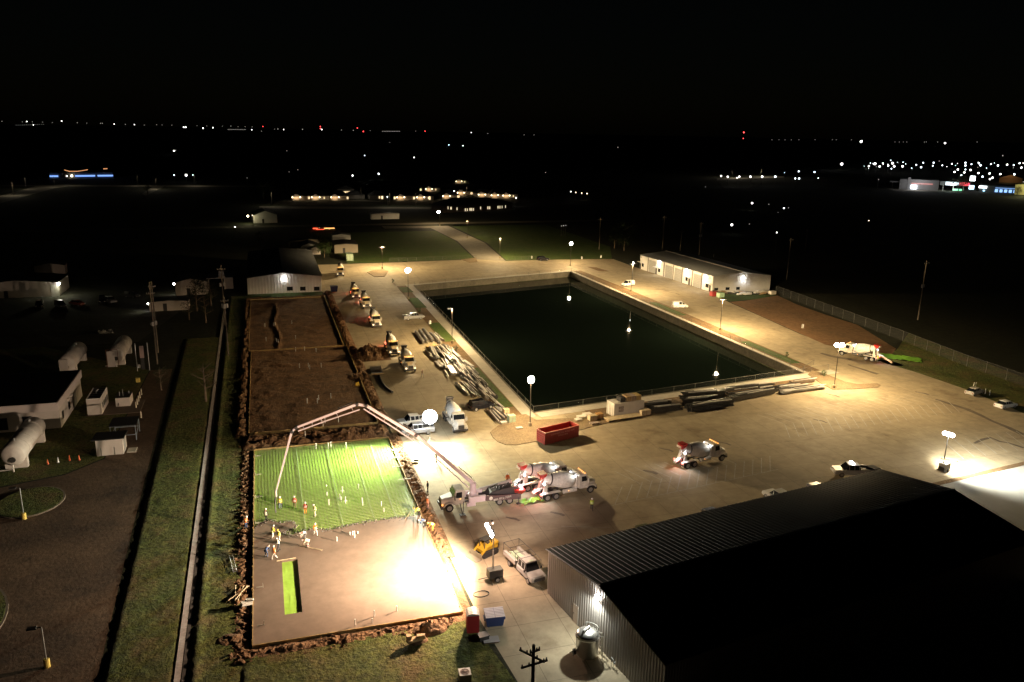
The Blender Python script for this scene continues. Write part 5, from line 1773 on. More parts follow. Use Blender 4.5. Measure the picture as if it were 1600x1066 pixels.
# right-hand tower
c = at(1474, 736)
T = thing('light_tower', 'white light tower cart glaring beside the far warehouse corner', 'light tower', (c.x, c.y, 0), R_(20))
MB().bx(-.7, .9, -.55, .55, .4, 1.4).build('body', WHITEP, T)
MB().bx(-.9, -.701, -.4, .4, .3, .9).bx(.901, 1.2, -.2, .2, .35, .7).bx(-1.0, 1.2, -.6, .6, .25, .35).build('frame', DARKM, T)
for s in (-1, 1): wheel(T, .1, s * .62, .3, .2, s)
MB().tube([(-.4, 0, 1.4), (-.4, 0, 3.5)], .09, 8).tube([(-.4, 0, 3.5), (-.4, 0, 6.0)], .06, 8).build('mast', WHITEP, T)
MB().tube([(-.4, -.7, 6.1), (-.4, .7, 6.1)], .05, 6).build('lamp_bar', DARKM, T)
for dy in (-.55, .0, .55): MB().ball((-.3, dy, 6.15), .34, 10, 6).build('flood_lamp', HOT, T)
lamp(T, (.4, -.1, 6.2), 26000, (1, .97, .84), 'SPOT', aim=(.75, -.55, -1.0), size=120, blend=.9, rad=.3)
lamp(T, (.4, -.1, 6.2), 12000, (1, .97, .84), 'SPOT', aim=(1, -.35, -.5), size=150, blend=1.0, rad=.3)
lamp(T, (-.1, -.2, 6.0), 1800, (1, .93, .74), 'POINT', rad=.4)

POLE = mat('bronze_pole', (.075, .065, .05), .5, .3)
CONC = mat('pole_base', (.40, .34, .22), .9, n=(2, .15))
def lamp_post(label, base, h, heads, power, col=WARM, glare_r=.4, lit=True, rz=0.0, wing=True):
    T = thing('lamp_post', label, 'lamp post', (base.x, base.y, 0), rz, 'lamp posts round the concrete yard')
    MB().lathe([(.3, 0), (.3, .75), (.25, .8)], 12).build('pole_base', CONC, T)
    MB().tube([(0, 0, .8), (0, 0, h)], [.085, .06], 8).build('pole', POLE, T)
    for k in range(heads):
        a = pi * k
        d = V((cos(a), sin(a), 0))
        b = MB().tube([(0, 0, h - .15), d * .45 + V((0, 0, h))], .04, 6)
        b.rbox(d * .8 + V((0, 0, h + .03)), (.75, .38, .12), rz=a)
        hd = b.build('lamp_head', POLE, T)
        if lit:
            MB().ball(d * .55 + V((0, 0, h - .05)), glare_r, 12, 8, sz=.85).build('lens', HOT, hd)  # glowing ball oversized to the spread of the lamp's glare
        else:
            MB().rbox(d * .8 + V((0, 0, h - .05)), (.5, .28, .04), rz=a).build('lens', glow('soft_lens', (1, .97, .9), 1.6), hd)
    if power: lamp(T, (0, 0, h - .35), power * KPOST, col, 'POINT', rad=.3, wing=wing)
    return T


lamp_post('lamp post with a round glare at the near left pond corner', at(828, 667), 8.7, 2, 1500, glare_r=.55, rz=1.2)
lamp_post('lamp post with a bright twin head on the right gravel island', at(1303, 607), 9.3, 2, 2600, glare_r=.52, rz=-.25)
lamp_post('lamp post along the right pond side, nearer the red dirt', at(1125, 516.5), 8.3, 2, 1900, glare_r=.4, rz=.1, lit=False)
lamp_post('lamp post along the right pond side, by the white van', at(986, 456), 9.2, 2, 1700, glare_r=.4, rz=.1, lit=False)
lamp_post('lamp post with a glaring head at the far right pond corner', at(891, 416), 8.8, 2, 2100, glare_r=.62, rz=1.2)
lamp_post('lamp post with a dazzling head beside the far left pond corner', at(638, 468), 9.0, 2, 1700, glare_r=.8, rz=1.2)
lamp_post('slim lamp post among the steel stacks along the pond', at(706.5, 537), 8.7, 1, 1100, lit=False, rz=pi)
lamp_post('lamp post with a small twin head on the far kerbed island', at(597.5, 420), 8.0, 2, 1300, lit=False, rz=.2)
lamp_post('lamp post by the entrance road gate', at(781, 404), 8.0, 1, 800, lit=False, rz=1.2)
lamp_post('dim lamp post on the lawn up the entrance road', at(730, 372), 8.0, 1, 250, lit=False, rz=1.2)
lamp_post('lamp post at the street corner of the entrance road', at(687, 353), 7.5, 1, 1500, glare_r=.8, rz=pi)
# unlit shoebox lamps on the left
def dark_post(label, px, py, h):
    T = thing('lamp_post', label, 'lamp post', at(px, py), 0, 'unlit lamp posts along the brown driveway')
    YB = mat('yellow_base', (.60, .45, .10), .7, n=(2, .1))
    MB().lathe([(.28, 0), (.28, .8), (.24, .85)], 12).build('pole_base', YB, T)
    MB().tube([(0, 0, .85), (0, 0, h)], .06, 8).build('pole', GALV, T)
    MB().tube([(0, 0, h), (-.4, 0, h)], .05, 6).rbox((-.8, 0, h + .02), (.8, .45, .16)).build('lamp_head', DARKM, T)


dark_post('unlit lamp post with a yellow base beside the lower driveway', 74, 1042, 4.3)
dark_post('unlit lamp post with a yellow base on the round grass island', 38, 811, 4.4)
T = thing('yellow_box', 'small yellow utility box beside the old sign posts', 'utility box', at(216, 597))
MB().bx(-.35, .35, -.3, .3, 0, .75).build('cabinet', MATS['yellow_base'], T)
MB().bx(-.4, .4, -.35, .35, .75, .82).build('lid', MATS['yellow_base'], T)

# ---- utility poles
POLEW = mat('pole_wood', (.16, .13, .10), .9, n=(.8, .2), n2=(6, .2))
POLEB = mat('dark_pole_wood', (.03, .027, .024), .95)
GREYCAN = mat('transformer_grey', (.42, .41, .39), .5)
def utility(label, base, h, cans=0, arms=(), m=POLEW, r=.17, rz=0, canz=None, base_z=0):
    T = thing('utility_pole', label, 'utility pole', base, rz)
    MB().tube([(0, 0, base_z), (0, 0, h)], [r, r * .7], 10).build('pole', m, T)
    for z, l, a in arms:
        b = MB().rbox((.0 + .2 * sin(a), -.2 * cos(a), z), (l, .12, .14), rz=a)
        ar = b.build('crossarm', m, T)
        b = MB()
        for k in (-.46, -.2, .2, .46):
            x, y = l * k * cos(a) + .2 * sin(a), l * k * sin(a) - .2 * cos(a)
            b.lathe([(.05, 0), (.08, .06), (.05, .12), (.07, .18), (.02, .24)], 8, Matrix.Translation((x, y, z + .07)))
        b.build('insulators', GREYCAN if m is POLEW else m, ar)
    for k in range(cans):
        a = 2 * pi * k / max(cans, 1) + .4
        b = MB().lathe([(.24, 0), (.28, .08), (.28, .85), (.22, .95), (.05, 1.0)], 12, Matrix.Translation((.5 * cos(a), .5 * sin(a), canz or h * .5)))
        b.build('transformer', GREYCAN, T)
    return T


utility('double wooden pole with grey transformers on the left, nearer of the pair', at(246, 569), 18, 3, ((15.5, 1.6, .2),), canz=8.6)
utility('second wooden pole leaning just behind the double pole transformers', at(243, 556) + V((.3, 2.5, 0)), 16.5, 0, ((15.2, 1.5, .1),))
utility('utility pole with two grey transformers beside the white warehouse', at(352, 508), 15.8, 2, ((14.6, 2.0, .1), (12.6, 1.6, .1)), canz=10.2)
utility('utility pole with three transformers along the left fence line', at(357, 556), 13.5, 3, ((12.6, 1.6, .1),), canz=11.0)
p8 = at(834, 1008, 10)
T = utility('black utility pole top rising at the bottom edge', (p8.x, p8.y, 0), 10, 0, ((9.1, 2.5, -.95), (8.35, 2.4, .15), (9.55, .9, .2)), POLEB, .19)
for k, (px_, py_, h) in enumerate(((1063, 392, 9), (1092, 398, 14), (936, 390, 14), (1035, 390, 15), (1229, 437, 15), (1434, 500, 17), (1258, 392, 10))):
    utility('dim distant utility pole beyond the shop building and right fence', at(px_, py_), h, 2 if k in (1, 5) else 0, ((h - .8, 2.2, .2),), canz=h * .55)['group'] = 'dim utility poles far right'

# ---- fences
MESH = bpy.data.materials.new('chain_link')
MESH.use_nodes = True
t = MESH.node_tree
pb = t.nodes['Principled BSDF']
pb.inputs['Base Color'].default_value = (.12, .12, .115, 1)
pb.inputs['Roughness'].default_value = .5
pb.inputs['Metallic'].default_value = .5
pb.inputs['Alpha'].default_value = .12
FPOST = mat('fence_post', (.13, .125, .115), .6, .4)
def link_fence(label, pts, h, gap, name='chain_link_fence', z0=0.1):
    T = thing(name, label, 'fence')
    for i in range(len(pts) - 1):
        a, c = V(pts[i][:2]), V(pts[i + 1][:2])
        L = (c - a).length
        n_ = max(1, int(L / gap))
        MB().add([(a.x, a.y, z0), (c.x, c.y, z0), (c.x, c.y, h), (a.x, a.y, h)], [(0, 1, 2, 3)]).build('mesh_panel', MESH, T)
        for k in range(n_ + (1 if i == len(pts) - 2 else 0)):
            p = a + (c - a) * (k / n_)
            MB().tube([(p.x, p.y, .03), (p.x, p.y, h + .03)], .035, 6).build('post', FPOST, T)
        MB().tube([(a.x, a.y, h), (c.x, c.y, h)], .025, 5).build('top_rail', FPOST, T)
    return T


link_fence('low mesh fence round the left and near pond edges', [(46.45, 255.9), (45.4, 130.05), q(73.0, .22)], 1.25, 5.0)
link_fence('low mesh fence along the right and far pond edges', [q(72.9, -4.0), (111.35, 140), (108.2, 271.3), q2(2, .25)], 1.25, 4.6)
link_fence('tall chain-link fence along the dark field on the right', [at(1212, 459), at(1300, 492), at(1410, 533), at(1510, 573), at(1640, 618)], 2.6, 4.4)
link_fence('dark fence at the edge of the far lawn behind the yard', [(46, 305), (81, 306.6)], 1.6, 3.4, 'field_fence')
link_fence('low fence at the road gate beside the far lawn', [(92.5, 300.5), (104, 301)], 1.5, 2.4, 'field_fence')

# ---- storage tanks on the left
TANKW = mat('tank_white', (.60, .54, .49), .5, n=(.3, .12), n2=(2, .08))
def tank(label, near, L, r, zc):
    T = thing('storage_tank', label, 'tank', (near[0], near[1], 0), pi / 2, 'horizontal storage tanks on the left')
    A = Matrix.Translation((0, 0, zc)) @ Matrix.Rotation(pi / 2, 4, 'Y')
    b = MB().lathe([(1e-4, -.5), (r * .5, -.42), (r * .85, -.2), (r, 0), (r, L), (r * .85, L + .2), (r * .5, L + .42), (1e-4, L + .5)], 28, A)
    t_ = b.build('shell', TANKW, T, smooth=True)
    b = MB()
    for k in range(1, 5): b.lathe([(r + .0, L * k / 5 - .05), (r + .03, L * k / 5 - .04), (r + .03, L * k / 5 + .04), (r, L * k / 5 + .05)], 28, A)
    b.build('bands', TANKW, t_)
    MB().lathe([(.42, -.62), (.45, -.4), (.3, -.4)], 14, A @ Matrix.Translation((.55, 0, 0))).build('manhole', DARKM, t_)
    for x in (.9, L - 1.2):
        MB().bx(x, x + .8, -r * .9, r * .9, 0, zc - r * .35).build('saddle', TANKW, T)
    MB().tube([(-.7, 0, zc - 1.2), (-.7, 0, .1)], .13, 8).tube([(-.7, 0, .5), (-.7, 2.2, .4)], .09, 8).build('drain_pipe', TANKW, T)
    b = MB().tube([(1.5, 0, zc + r), (1.5, 0, zc + r + .5)], .08, 6).tube([(L - 2, 0, zc + r - .05), (L - 2, 0, zc + r + .35)], .15, 8)
    b.build('vent_pipe', GALV, t_)
    return T


tank('big white tank at the left edge beside the flat black roof', (-37.3, 125.6), 12.2, 1.65, 2.45)
T2 = tank('cream tank behind the flat roof, farther left of the pair', (-40.0, 175.2), 11.8, 1.65, 2.4)
MB().bx(-1.0, -.75, -.4, 1.2, 0, 3.6).build('gauge_cabinet', PINKW, T2)
T2 = tank('cream tank beside the old sign posts, right of the pair', (-31.5, 179.7), 11.2, 1.6, 2.4)
MB().bx(-1.0, -.75, .2, 1.6, .2, 3.6).build('gauge_cabinet', PINKW, T2)
b = MB()
for y in (-.5, 1.7): b.tube([(-1.2, y, 0), (-1.2, y, 4.0)], .06, 6)
b.tube([(-1.2, -.5, 4.0), (-1.2, 1.7, 4.0)], .06, 6)
b.build('frame', mat('rust_frame', (.13, .05, .035), .8), T2)
T = thing('sign_posts', 'pink notice board between tall bare posts near the tanks', 'sign', at(215, 580))
b = MB()
for x in (0, 2.35): b.tube([(x, 0, 0), (x, 0, 6.0)], .08, 8)
b.build('post', GALV, T)
MB().bx(.75, 1.55, -.05, .05, 2.8, 5.4).build('board', mat('pink_board', (.42, .30, .27), .7), T)
MB().bx(.8, 1.5, -.04, .04, .3, 2.799).build('board_leg', TRIM, T)
MB().bx(.2, .6, -.2, .2, .7, 1.4).build('meter_box', GREYCAN, T)
b = MB()
for px_, py_ in ((213, 638), (215, 633), (217, 628), (219, 622), (221.3, 617), (220.8, 653)):
    o_ = MB().lathe([(.1, 0), (.1, 1.15), (.07, 1.22), (1e-4, 1.25)], 10).build('bollard', mat('cream_bollard', (.58, .50, .38), .6), loc=at(px_, py_))
    tag(o_, 'slim cream bollard in the short row beside the generator pad', 'bollard', 'cream bollards by the generator pad')
CONE = mat('cone_orange', (.62, .12, .03), .5)
for px_, py_, m, lab in ((75, 726, CONE, 'first orange cone from the big tank'), (91, 723, WHITEP, 'small white marker post between the orange cones'), (109, 720, CONE, 'middle orange cone left of the pink shed'), (124, 719.5, CONE, 'orange cone nearest the pink shed')):
    T = thing('traffic_cone' if m is CONE else 'marker_post', lab, 'cone' if m is CONE else 'marker', at(px_, py_))
    MB().bx(-.2, .2, -.2, .2, 0, .05).build('foot', TRIM, T)
    MB().lathe([(.16, .05), (.045, .85), (.02, .87)], 12).build('cone', m, T)
# small white vehicle part seen in the dark field
rag('tarp_heap', 'crumpled pale tarp in the dark between the tanks and lot', 'tarp', at(165, 521), 1.6, 1.2, .3, GREYCAN, .9, 8)

# ---- bottom foreground objects
PR = mat('portable_red', (.36, .03, .03), .45, n=(1, .08))
c = at(738, 985)
T = thing('portable_toilet', 'red portable toilet with a pale ribbed roof at the slab corner', 'portable toilet', (c.x, c.y, 0), R_(-8))
MB().bx(-.62, .62, -.62, .62, .06, 2.15).build('cabin', PR, T)
b = MB()
for k in range(5):
    y0 = -.66 + k * .264
    b.prof([(-.68, 2.12), (-.45, 2.3), (0, 2.38), (.45, 2.3), (.68, 2.12)], y0, y0 + .2)
b.prof([(-.66, 2.1), (-.44, 2.27), (0, 2.34), (.44, 2.27), (.66, 2.1)], -.66, .66)
b.build('roof', mat('roof_white', (.55, .52, .50), .5), T)
d_ = MB().bx(.621, .66, -.5, .5, .15, 2.05).build('door', mat('portable_dark_red', (.25, .02, .02), .5), T)
MB().lathe([(.11, 0), (.16, 0), (.16, .02), (.11, .02)], 14, Matrix.Translation((.66, .1, 1.75)) @ Matrix.Rotation(pi / 2, 4, 'Y')).bx(.66, .675, .07, .13, 1.69, 1.81).build('door_mark', WHITEP, d_)
MB().bx(-.66, .66, -.66, .66, 0, .06).build('skid', TRIM, T)
T = thing('waste_bin', 'blue waste bin with a grey ribbed lid beside the red toilet', 'dumpster', at(772, 975), R_(-6))
BLU = mat('bin_blue', (.025, .045, .14), .5, n=(1, .1))
MB().loft([[(-.85, -.6, .12), (.85, -.6, .12), (.85, .6, .12), (-.85, .6, .12)], [(-1.0, -.75, 1.25), (1.0, -.75, 1.25), (1.0, .75, 1.45), (-1.0, .75, 1.45)]]).build('body', BLU, T)
for x0, x1 in ((-1.02, -.02), (.02, 1.02)):
    b = MB()
    for k in range(7):
        y0 = -.78 + k * .22
        z = 1.27 + .2 * (y0 + .78) / 1.5
        b.bx(x0, x1, y0, y0 + .15, z, z + .07)
    b.add([(x0, -.78, 1.27), (x1, -.78, 1.27), (x1, .78, 1.48), (x0, .78, 1.48)], [(0, 1, 2, 3)])
    b.build('lid', mat('lid_grey', (.45, .43, .45), .5), T)
MB().bx(1.0, 1.12, -.4, .4, .7, .95).bx(-1.12, -1.0, -.4, .4, .7, .95).build('lift_pocket', BLU, T)
b = MB()
for x in (-.7, .6): b.bx(x, x + .1, -.5, .5, 0, .118)
b.build('castors', TRIM, T)
T = thing('air_conditioner', 'white square air conditioning unit with a round fan on the grass', 'air conditioner', at(727, 1066) + V((0, .2, 0)), R_(-5))
MB().bx(-.55, .55, -.55, .55, .1, 1.0).build('case', mat('unit_white', (.50, .48, .44), .5), T)
MB().lathe([(.42, 1.003), (.44, 1.02), (.36, 1.03), (.34, 1.005)], 20).build('fan_ring', mat('fan_brown', (.22, .15, .12), .6), T)
b = MB().lathe([(.1, 1.01), (.1, 1.05), (1e-4, 1.06)], 10)
for k in range(6): b.tube([(0, 0, 1.03), (.36 * cos(k * 1.05), .36 * sin(k * 1.05), 1.03)], .018, 4)
b.build('fan_grille', MATS['fan_brown'], T)
MB().bx(-.6, .6, -.6, .6, .02, .1).build('pad', G_WALK, T)
T = thing('sheet_stack', 'flat pale sheet lying on a pallet by the blue bin', 'pallet', at(766, 1002), R_(-6))
MB().bx(-.7, .9, -.5, .5, .15, .22).build('sheets', mat('board_pale', (.42, .37, .35), .7), T)
b = MB()
for y in (-.45, 0, .35): b.bx(-.6, .8, y, y + .1, .0, .148)
b.build('pallet', WOOD, T)
T = thing('black_tote', 'open black tote in front of the red toilet', 'tote', at(755, 1000), .1)
MB().bx(-.5, .5, -.4, .4, .0, .6).build('box', TRIM, T)
MB().bx(-.55, .55, -.45, .45, .6, .66).build('rim', TRIM, T)

# ---- steel tank
def steel_tank():
    c = at(918, 1030)
    T = thing('steel_vessel', 'tall shiny steel process vessel with pipes beside the warehouse wall', 'vessel', (c.x, c.y + .3, 0), R_(8.9))
    SS = mat('brushed_steel', (.55, .54, .50), .28, .9, n=(3, .06))
    sh_ = MB().lathe([(.9, .35), (1.08, .5), (1.12, .7), (1.12, 2.5), (1.15, 2.55), (1.05, 2.8), (.75, 2.98), (.3, 3.08), (1e-4, 3.1)], 32)
    s_ = sh_.build('shell', SS, T, smooth=True)
    MB().lathe([(1.13, 2.42), (1.19, 2.45), (1.19, 2.55), (1.13, 2.58)], 32).build('rim', SS, s_)
    b = MB()
    for k in range(4): b.tube([(.8 * cos(k * 1.57 + .6), .8 * sin(k * 1.57 + .6), 0), (.8 * cos(k * 1.57 + .6), .8 * sin(k * 1.57 + .6), .6)], .08, 8)
    b.build('leg', SS, T)
    MB().tube([(-1.0, -.3, 2.6), (-.5, -.1, 3.25), (.2, .1, 3.35), (.25, .12, 3.05)], .09, 8).build('top_pipe', SS, T)
    b = MB()
    for k in range(5):
        a = -.2 + k * .34
        b.tube([(1.02 * cos(a), 1.02 * sin(a), 2.65), (1.1 * cos(a), 1.1 * sin(a), 3.2)], .05, 6)
    b.tube([(1.1 * cos(-.2 + k * .34), 1.1 * sin(-.2 + k * .34), 3.2) for k in range(5)], .04, 6)
    b.build('valve_rail', SS, T)
    b = MB()
    for x, y in ((1.5, -.3), (1.5, .5), (1.25, -.9)): b.tube([(x, y, 0), (x, y, 2.5), (x - .35, y * .8, 2.6)], .05, 6)
    for z in (.8, 1.6, 2.3): b.tube([(1.5, -.3, z), (1.5, .5, z)], .03, 6)
    b.build('side_pipes', SS, T)
    b = MB().rbox((-1.35, .1, 1.0), (.3, .3, .5)).tube([(-1.1, 0, 1.2), (-1.6, -.1, 1.2), (-1.6, -.1, .7)], .05, 6).tube([(-1.1, .4, .8), (-1.7, .4, .8)], .05, 6)
    b.build('valve_box', DARKM, T)


steel_tank()
b = MB()
for k in range(2): b.tube([(0, k * .5, 0), (0, k * .5, 1.0)], .04, 6)
b.tube([(0, 0, 1.0), (0, .5, 1.0)], .04, 6).tube([(0, 0, .6), (.3, .25, .6)], .04, 6)
o_ = b.build('standpipe', GALV, loc=at(958, 1046))
tag(o_, 'small galvanised standpipe at the foot of the warehouse wall', 'pipe')

# ---- red dumpster
def skip():
    c0_, c1_ = at(851, 697), at(904, 684)
    rz = atan2((c1_ - c0_).y, (c1_ - c0_).x)
    T = thing('roll_off_dumpster', 'long open red roll-off dumpster with faded lettering', 'dumpster', (c0_.x, c0_.y, 0), rz)
    L, Wd, H = 7.1, 2.35, 2.15
    m = mat('dumpster_red', (.27, .025, .02), .55, n=(.6, .15), n2=(4, .1))
    b = MB()
    b.bx(0, L, 0, .07, .2, H).bx(0, L, Wd - .07, Wd, .2, H).bx(0, .07, .071, Wd - .071, .2, H).bx(L - .07, L, .071, Wd - .071, .2, H).bx(.071, L - .071, .071, Wd - .071, .2, .28)
    b.build('body', m, T)
    b = MB()
    b.bx(-.04, L + .04, -.05, .08, H, H + .11).bx(-.04, L + .04, Wd - .08, Wd + .05, H, H + .11).bx(-.04, .08, .081, Wd - .081, H, H + .11).bx(L - .08, L + .04, .081, Wd - .081, H, H + .11)
    b.build('rim', mat('worn_red_edge', (.45, .14, .10), .5), T)
    b = MB()
    for k in range(5): b.bx(-.07, -.001, .15, Wd - .15, .45 + k * .38, .55 + k * .38)
    b.build('end_ribs', m, T)
    b = MB()
    for y in (.4, Wd - .6): b.bx(.1, L - .1, y, y + .2, .05, .199)
    for x in (.4, L - .8):
        for y in (.25, Wd - .4): b.tube([(x, y, .11), (x, y + .15, .11)], .11, 10)
    b.build('skids', DARKM, T)
    pk = mat('faded_pink_print', (.52, .24, .22), .7)
    lettering(T, 'lettering', 'COMMERCIAL ROLL OFF', .40, pk, (3.65, -.006, 1.68), (pi / 2, 0, 0), 1.12)
    lettering(T, 'lettering', '979-822-0046', .36, pk, (3.75, -.006, 1.24), (pi / 2, 0, 0))


skip()
T = thing('waste_bin', 'blue bin against the side of the white metal warehouse', 'dumpster', at(522, 455.5), .05)
MB().loft([[(-.9, -.7, .1), (.9, -.7, .1), (.9, .7, .1), (-.9, .7, .1)], [(-1.1, -.9, 1.7), (1.1, -.9, 1.7), (1.1, .9, 1.7), (-1.1, .9, 1.7)]]).build('body', BLU, T)
MB().bx(-1.15, 1.15, -.95, .95, 1.7, 1.78).build('lid', BLU, T)
MB().bx(-.8, -.6, -.6, .6, 0, .098).bx(.6, .8, -.6, .6, 0, .098).build('skids', TRIM, T)
# ---- grating mats, flat strips by the dirt pile
T = thing('grating_stack', 'dark ribbed grating stack lying beside the dark dirt pile', 'grating', at(588, 580), R_(-93))
b = MB()
for k in range(14): b.bx(-2.4, 2.4, -1.2 + k * .175, -1.2 + k * .175 + .09, .2, .5)
b.build('bars', mat('grating_steel', (.16, .155, .15), .5, .4), T)
b = MB()
for x in (-2.2, 0, 2.1): b.bx(x, x + .12, -1.25, 1.3, .02, .198)
b.build('bearers', WOOD, T)
o_ = MB()
pts = [at(592, 588), at(597, 600), at(604, 608), at(613, 614)]
o_.tube([p + V((0, 0, .12)) for p in pts], .28, 8)
tag(o_.build('black_hose', TRIM), 'thick black hose lying on the yard beside the dirt', 'hose')
T = thing('compactor', 'small yellow plate compactor on the dirt by the form board', 'compactor', at(558.5, 604))
MB().bx(-.5, .5, -.35, .35, .05, .25).rbox((0, 0, .6), (.7, .5, .6)).build('body', mat('loader_yellow', (.55, .34, .03), .4), T)
MB().tube([(-.4, -.2, .6), (-1.0, -.2, 1.1), (-1.0, .2, 1.1), (-.4, .2, .6)], .03, 6).build('handle', TRIM, T)
# ================================================================ STEEL STACKS
STL = [mat('steel_grey', (.30, .29, .275), .45, .6, n=(1.2, .2)), mat('steel_dark', (.085, .083, .08), .35, .5, n=(1.2, .25)), mat('steel_pale', (.27, .26, .245), .7, .1, n=(1.2, .12)), mat('steel_rust', (.20, .15, .11), .7, .2, n=(1.5, .3))]
LIT_EDGE = mat('lit_edge_steel', (.50, .48, .44), .6, n=(1.5, .15))
def stack(p0, p1, w, h, kind, mi, label, group, z=.12):
    a, c = at(*p0), at(*p1)
    d = c - a
    L = d.length
    T = thing('steel_bundle', label, 'steel bundle', (a.x, a.y, z), atan2(d.y, d.x), group)
    b = MB()
    if kind == 'tube':
        r = min(w / 4, .16)
        nx, nz = max(1, int(w / (2 * r))), max(1, int(h / (2 * r)))
        for i in range(nx):
            for j in range(nz):
                y = -w / 2 + r + i * 2 * r
                e = random.uniform(-.8, .8)
                b.tube([(e, y, .1 + r + j * 2 * r), (L + e, y, .1 + r + j * 2 * r)], r * .97, 8)
    elif kind == 'culvert':
        r = w / 2
        b.tube([(0, 0, .1 + r), (L, 0, .1 + r)], r, 14)
        for k in range(int(L / .9)): b.tube([(k * .9, 0, .1 + r), (k * .9 + .12, 0, .1 + r)], r * 1.06, 14)
    elif kind == 'beam':
        n = max(1, int(w / .24))
        for j in range(max(1, int(h / .22))):
            for i in range(n):
                y = -w / 2 + i * w / n
                e = random.uniform(-.9, .9)
                s = w / n * .8
                zz_ = .1 + j * .22
                b.bx(e, L + e, y, y + s, zz_, zz_ + .035).bx(e, L + e, y, y + .03, zz_ + .036, zz_ + .19).bx(e, L + e, y + s - .03, y + s, zz_ + .036, zz_ + .19)
    else:
        n = max(2, int(h / .09))
        for j in range(n):
            e, f = random.uniform(-.3, .3), random.uniform(-.12, .12)
            b.rbox((L / 2 + e, f, .12 + j * h / n), (L * random.uniform(.9, 1.0), w * random.uniform(.85, 1), h / n * .7), random.uniform(-.025, .025))
    b.build({'tube': 'tubes', 'culvert': 'tube', 'beam': 'channels', 'sheet': 'sheets'}[kind], STL[mi], T)
    if kind != 'culvert':
        for k in range(3):
            y, f = random.uniform(-w / 2, w / 2), random.uniform(-.06, .25)
            MB().rbox((L * (.5 + f), y, h + .16), (L * random.uniform(.5, .95), .17, .1), random.uniform(-.05, .05)).build('edge_strip', LIT_EDGE if k < 2 else STL[1], T)  # added strips, pale and dark, standing in for brightly lit steel edges
    b = MB()
    for f in (.12, .5, .85): b.bx(L * f, L * f + .12, -w / 2 - .08, w / 2 + .08, 0, .098)
    b.build('timber_bearers', WOOD, T)
    return T


zl = lambda X, Y: (640 + X / 5.922, 500 + Y / 5.922)
zb_ = lambda X, Y: (840 + X / 3.478, 580 + Y / 3.478)
random.seed(21)
LEFT = [((60, 130), (130, 228), .75, .75, 'culvert', 0), ((95, 117), (168, 220), .75, .75, 'culvert', 0), ((128, 107), (215, 210), .8, .8, 'culvert', 0),
        ((195, 125), (285, 225), .9, .4, 'tube', 0), ((240, 130), (318, 205), .8, .35, 'beam', 3), ((150, 285), (205, 345), .8, .35, 'beam', 3), ((195, 265), (255, 370), .9, .7, 'sheet', 0),
        ((240, 265), (285, 330), .7, .5, 'beam', 1), ((272, 248), (332, 318), .7, .5, 'tube', 2), ((305, 247), (375, 318), .8, .45, 'beam', 2), ((345, 245), (440, 345), .7, .3, 'beam', 0),
        ((190, 340), (235, 372), .7, .3, 'beam', 2), ((290, 320), (340, 375), 1.2, .8, 'sheet', 1), ((310, 375), (355, 440), 1.2, .5, 'beam', 2), ((345, 345), (430, 412), 1.3, .6, 'beam', 0), ((392, 330), (482, 412), .9, .4, 'beam', 2),
        ((255, 400), (310, 455), 1.2, .4, 'sheet', 1), ((358, 445), (412, 525), 1.1, .6, 'sheet', 0), ((390, 430), (470, 512), 1.2, .5, 'beam', 2), ((452, 430), (532, 525), 1.2, .7, 'beam', 1),
        ((492, 395), (578, 460), 1.0, .5, 'sheet', 0), ((520, 450), (622, 535), 1.1, .6, 'beam', 1), ((320, 475), (354, 542), .28, .25, 'beam', 2), ((440, 600), (560, 722), .8, .4, 'beam', 0), ((482, 590), (605, 722), .8, .4, 'beam', 3),
        ((525, 600), (645, 722), .9, .45, 'tube', 0), ((478, 530), (690, 722), .5, .35, 'beam', 2), ((560, 530), (640, 610), 1.1, .7, 'beam', 1), ((605, 560), (672, 645), .9, .5, 'beam', 0), ((645, 560), (715, 640), .8, .4, 'beam', 1), ((685, 640), (752, 712), .9, .5, 'beam', 1),
        ((700, 690), (805, 790), .6, .3, 'beam', 3), ((722, 842), (830, 952), .8, .4, 'beam', 3), ((764, 830), (872, 945), .8, .35, 'beam', 2), ((805, 818), (905, 910), .8, .35, 'sheet', 2), ((745, 735), (880, 850), .5, .3, 'beam', 3)]
for k in range(34):
    f0 = random.uniform(.0, .8)
    f1 = f0 + random.uniform(.12, .2)
    o_ = random.uniform(-45, 45)
    LEFT.append(((300 + 500 * f0 + o_, 270 + 520 * f0 - o_ * .5), (300 + 500 * f1 + o_, 270 + 520 * f1 - o_ * .5), random.uniform(.4, .9), random.uniform(.5, .95), 'beam', random.choice((0, 1, 1, 3))))
nm_kind = {'tube': 'round tubes', 'culvert': 'thick pipe', 'beam': 'channel sections', 'sheet': 'flat sheets'}
nm_col = {0: 'grey', 1: 'dark', 2: 'pale', 3: 'brownish'}
for p0, p1, w, h, kd, mi in LEFT:
    if kd == 'culvert': lab = 'thick grey ribbed pipe at the far end of the steel stacks'
    else: lab = '%s bundle of %s in the long steel row left of the pond' % (nm_col[mi], nm_kind[kd])
    stack(zl(*p0), zl(*p1), w, h, kd, mi, lab, 'steel bundles left of the pond')
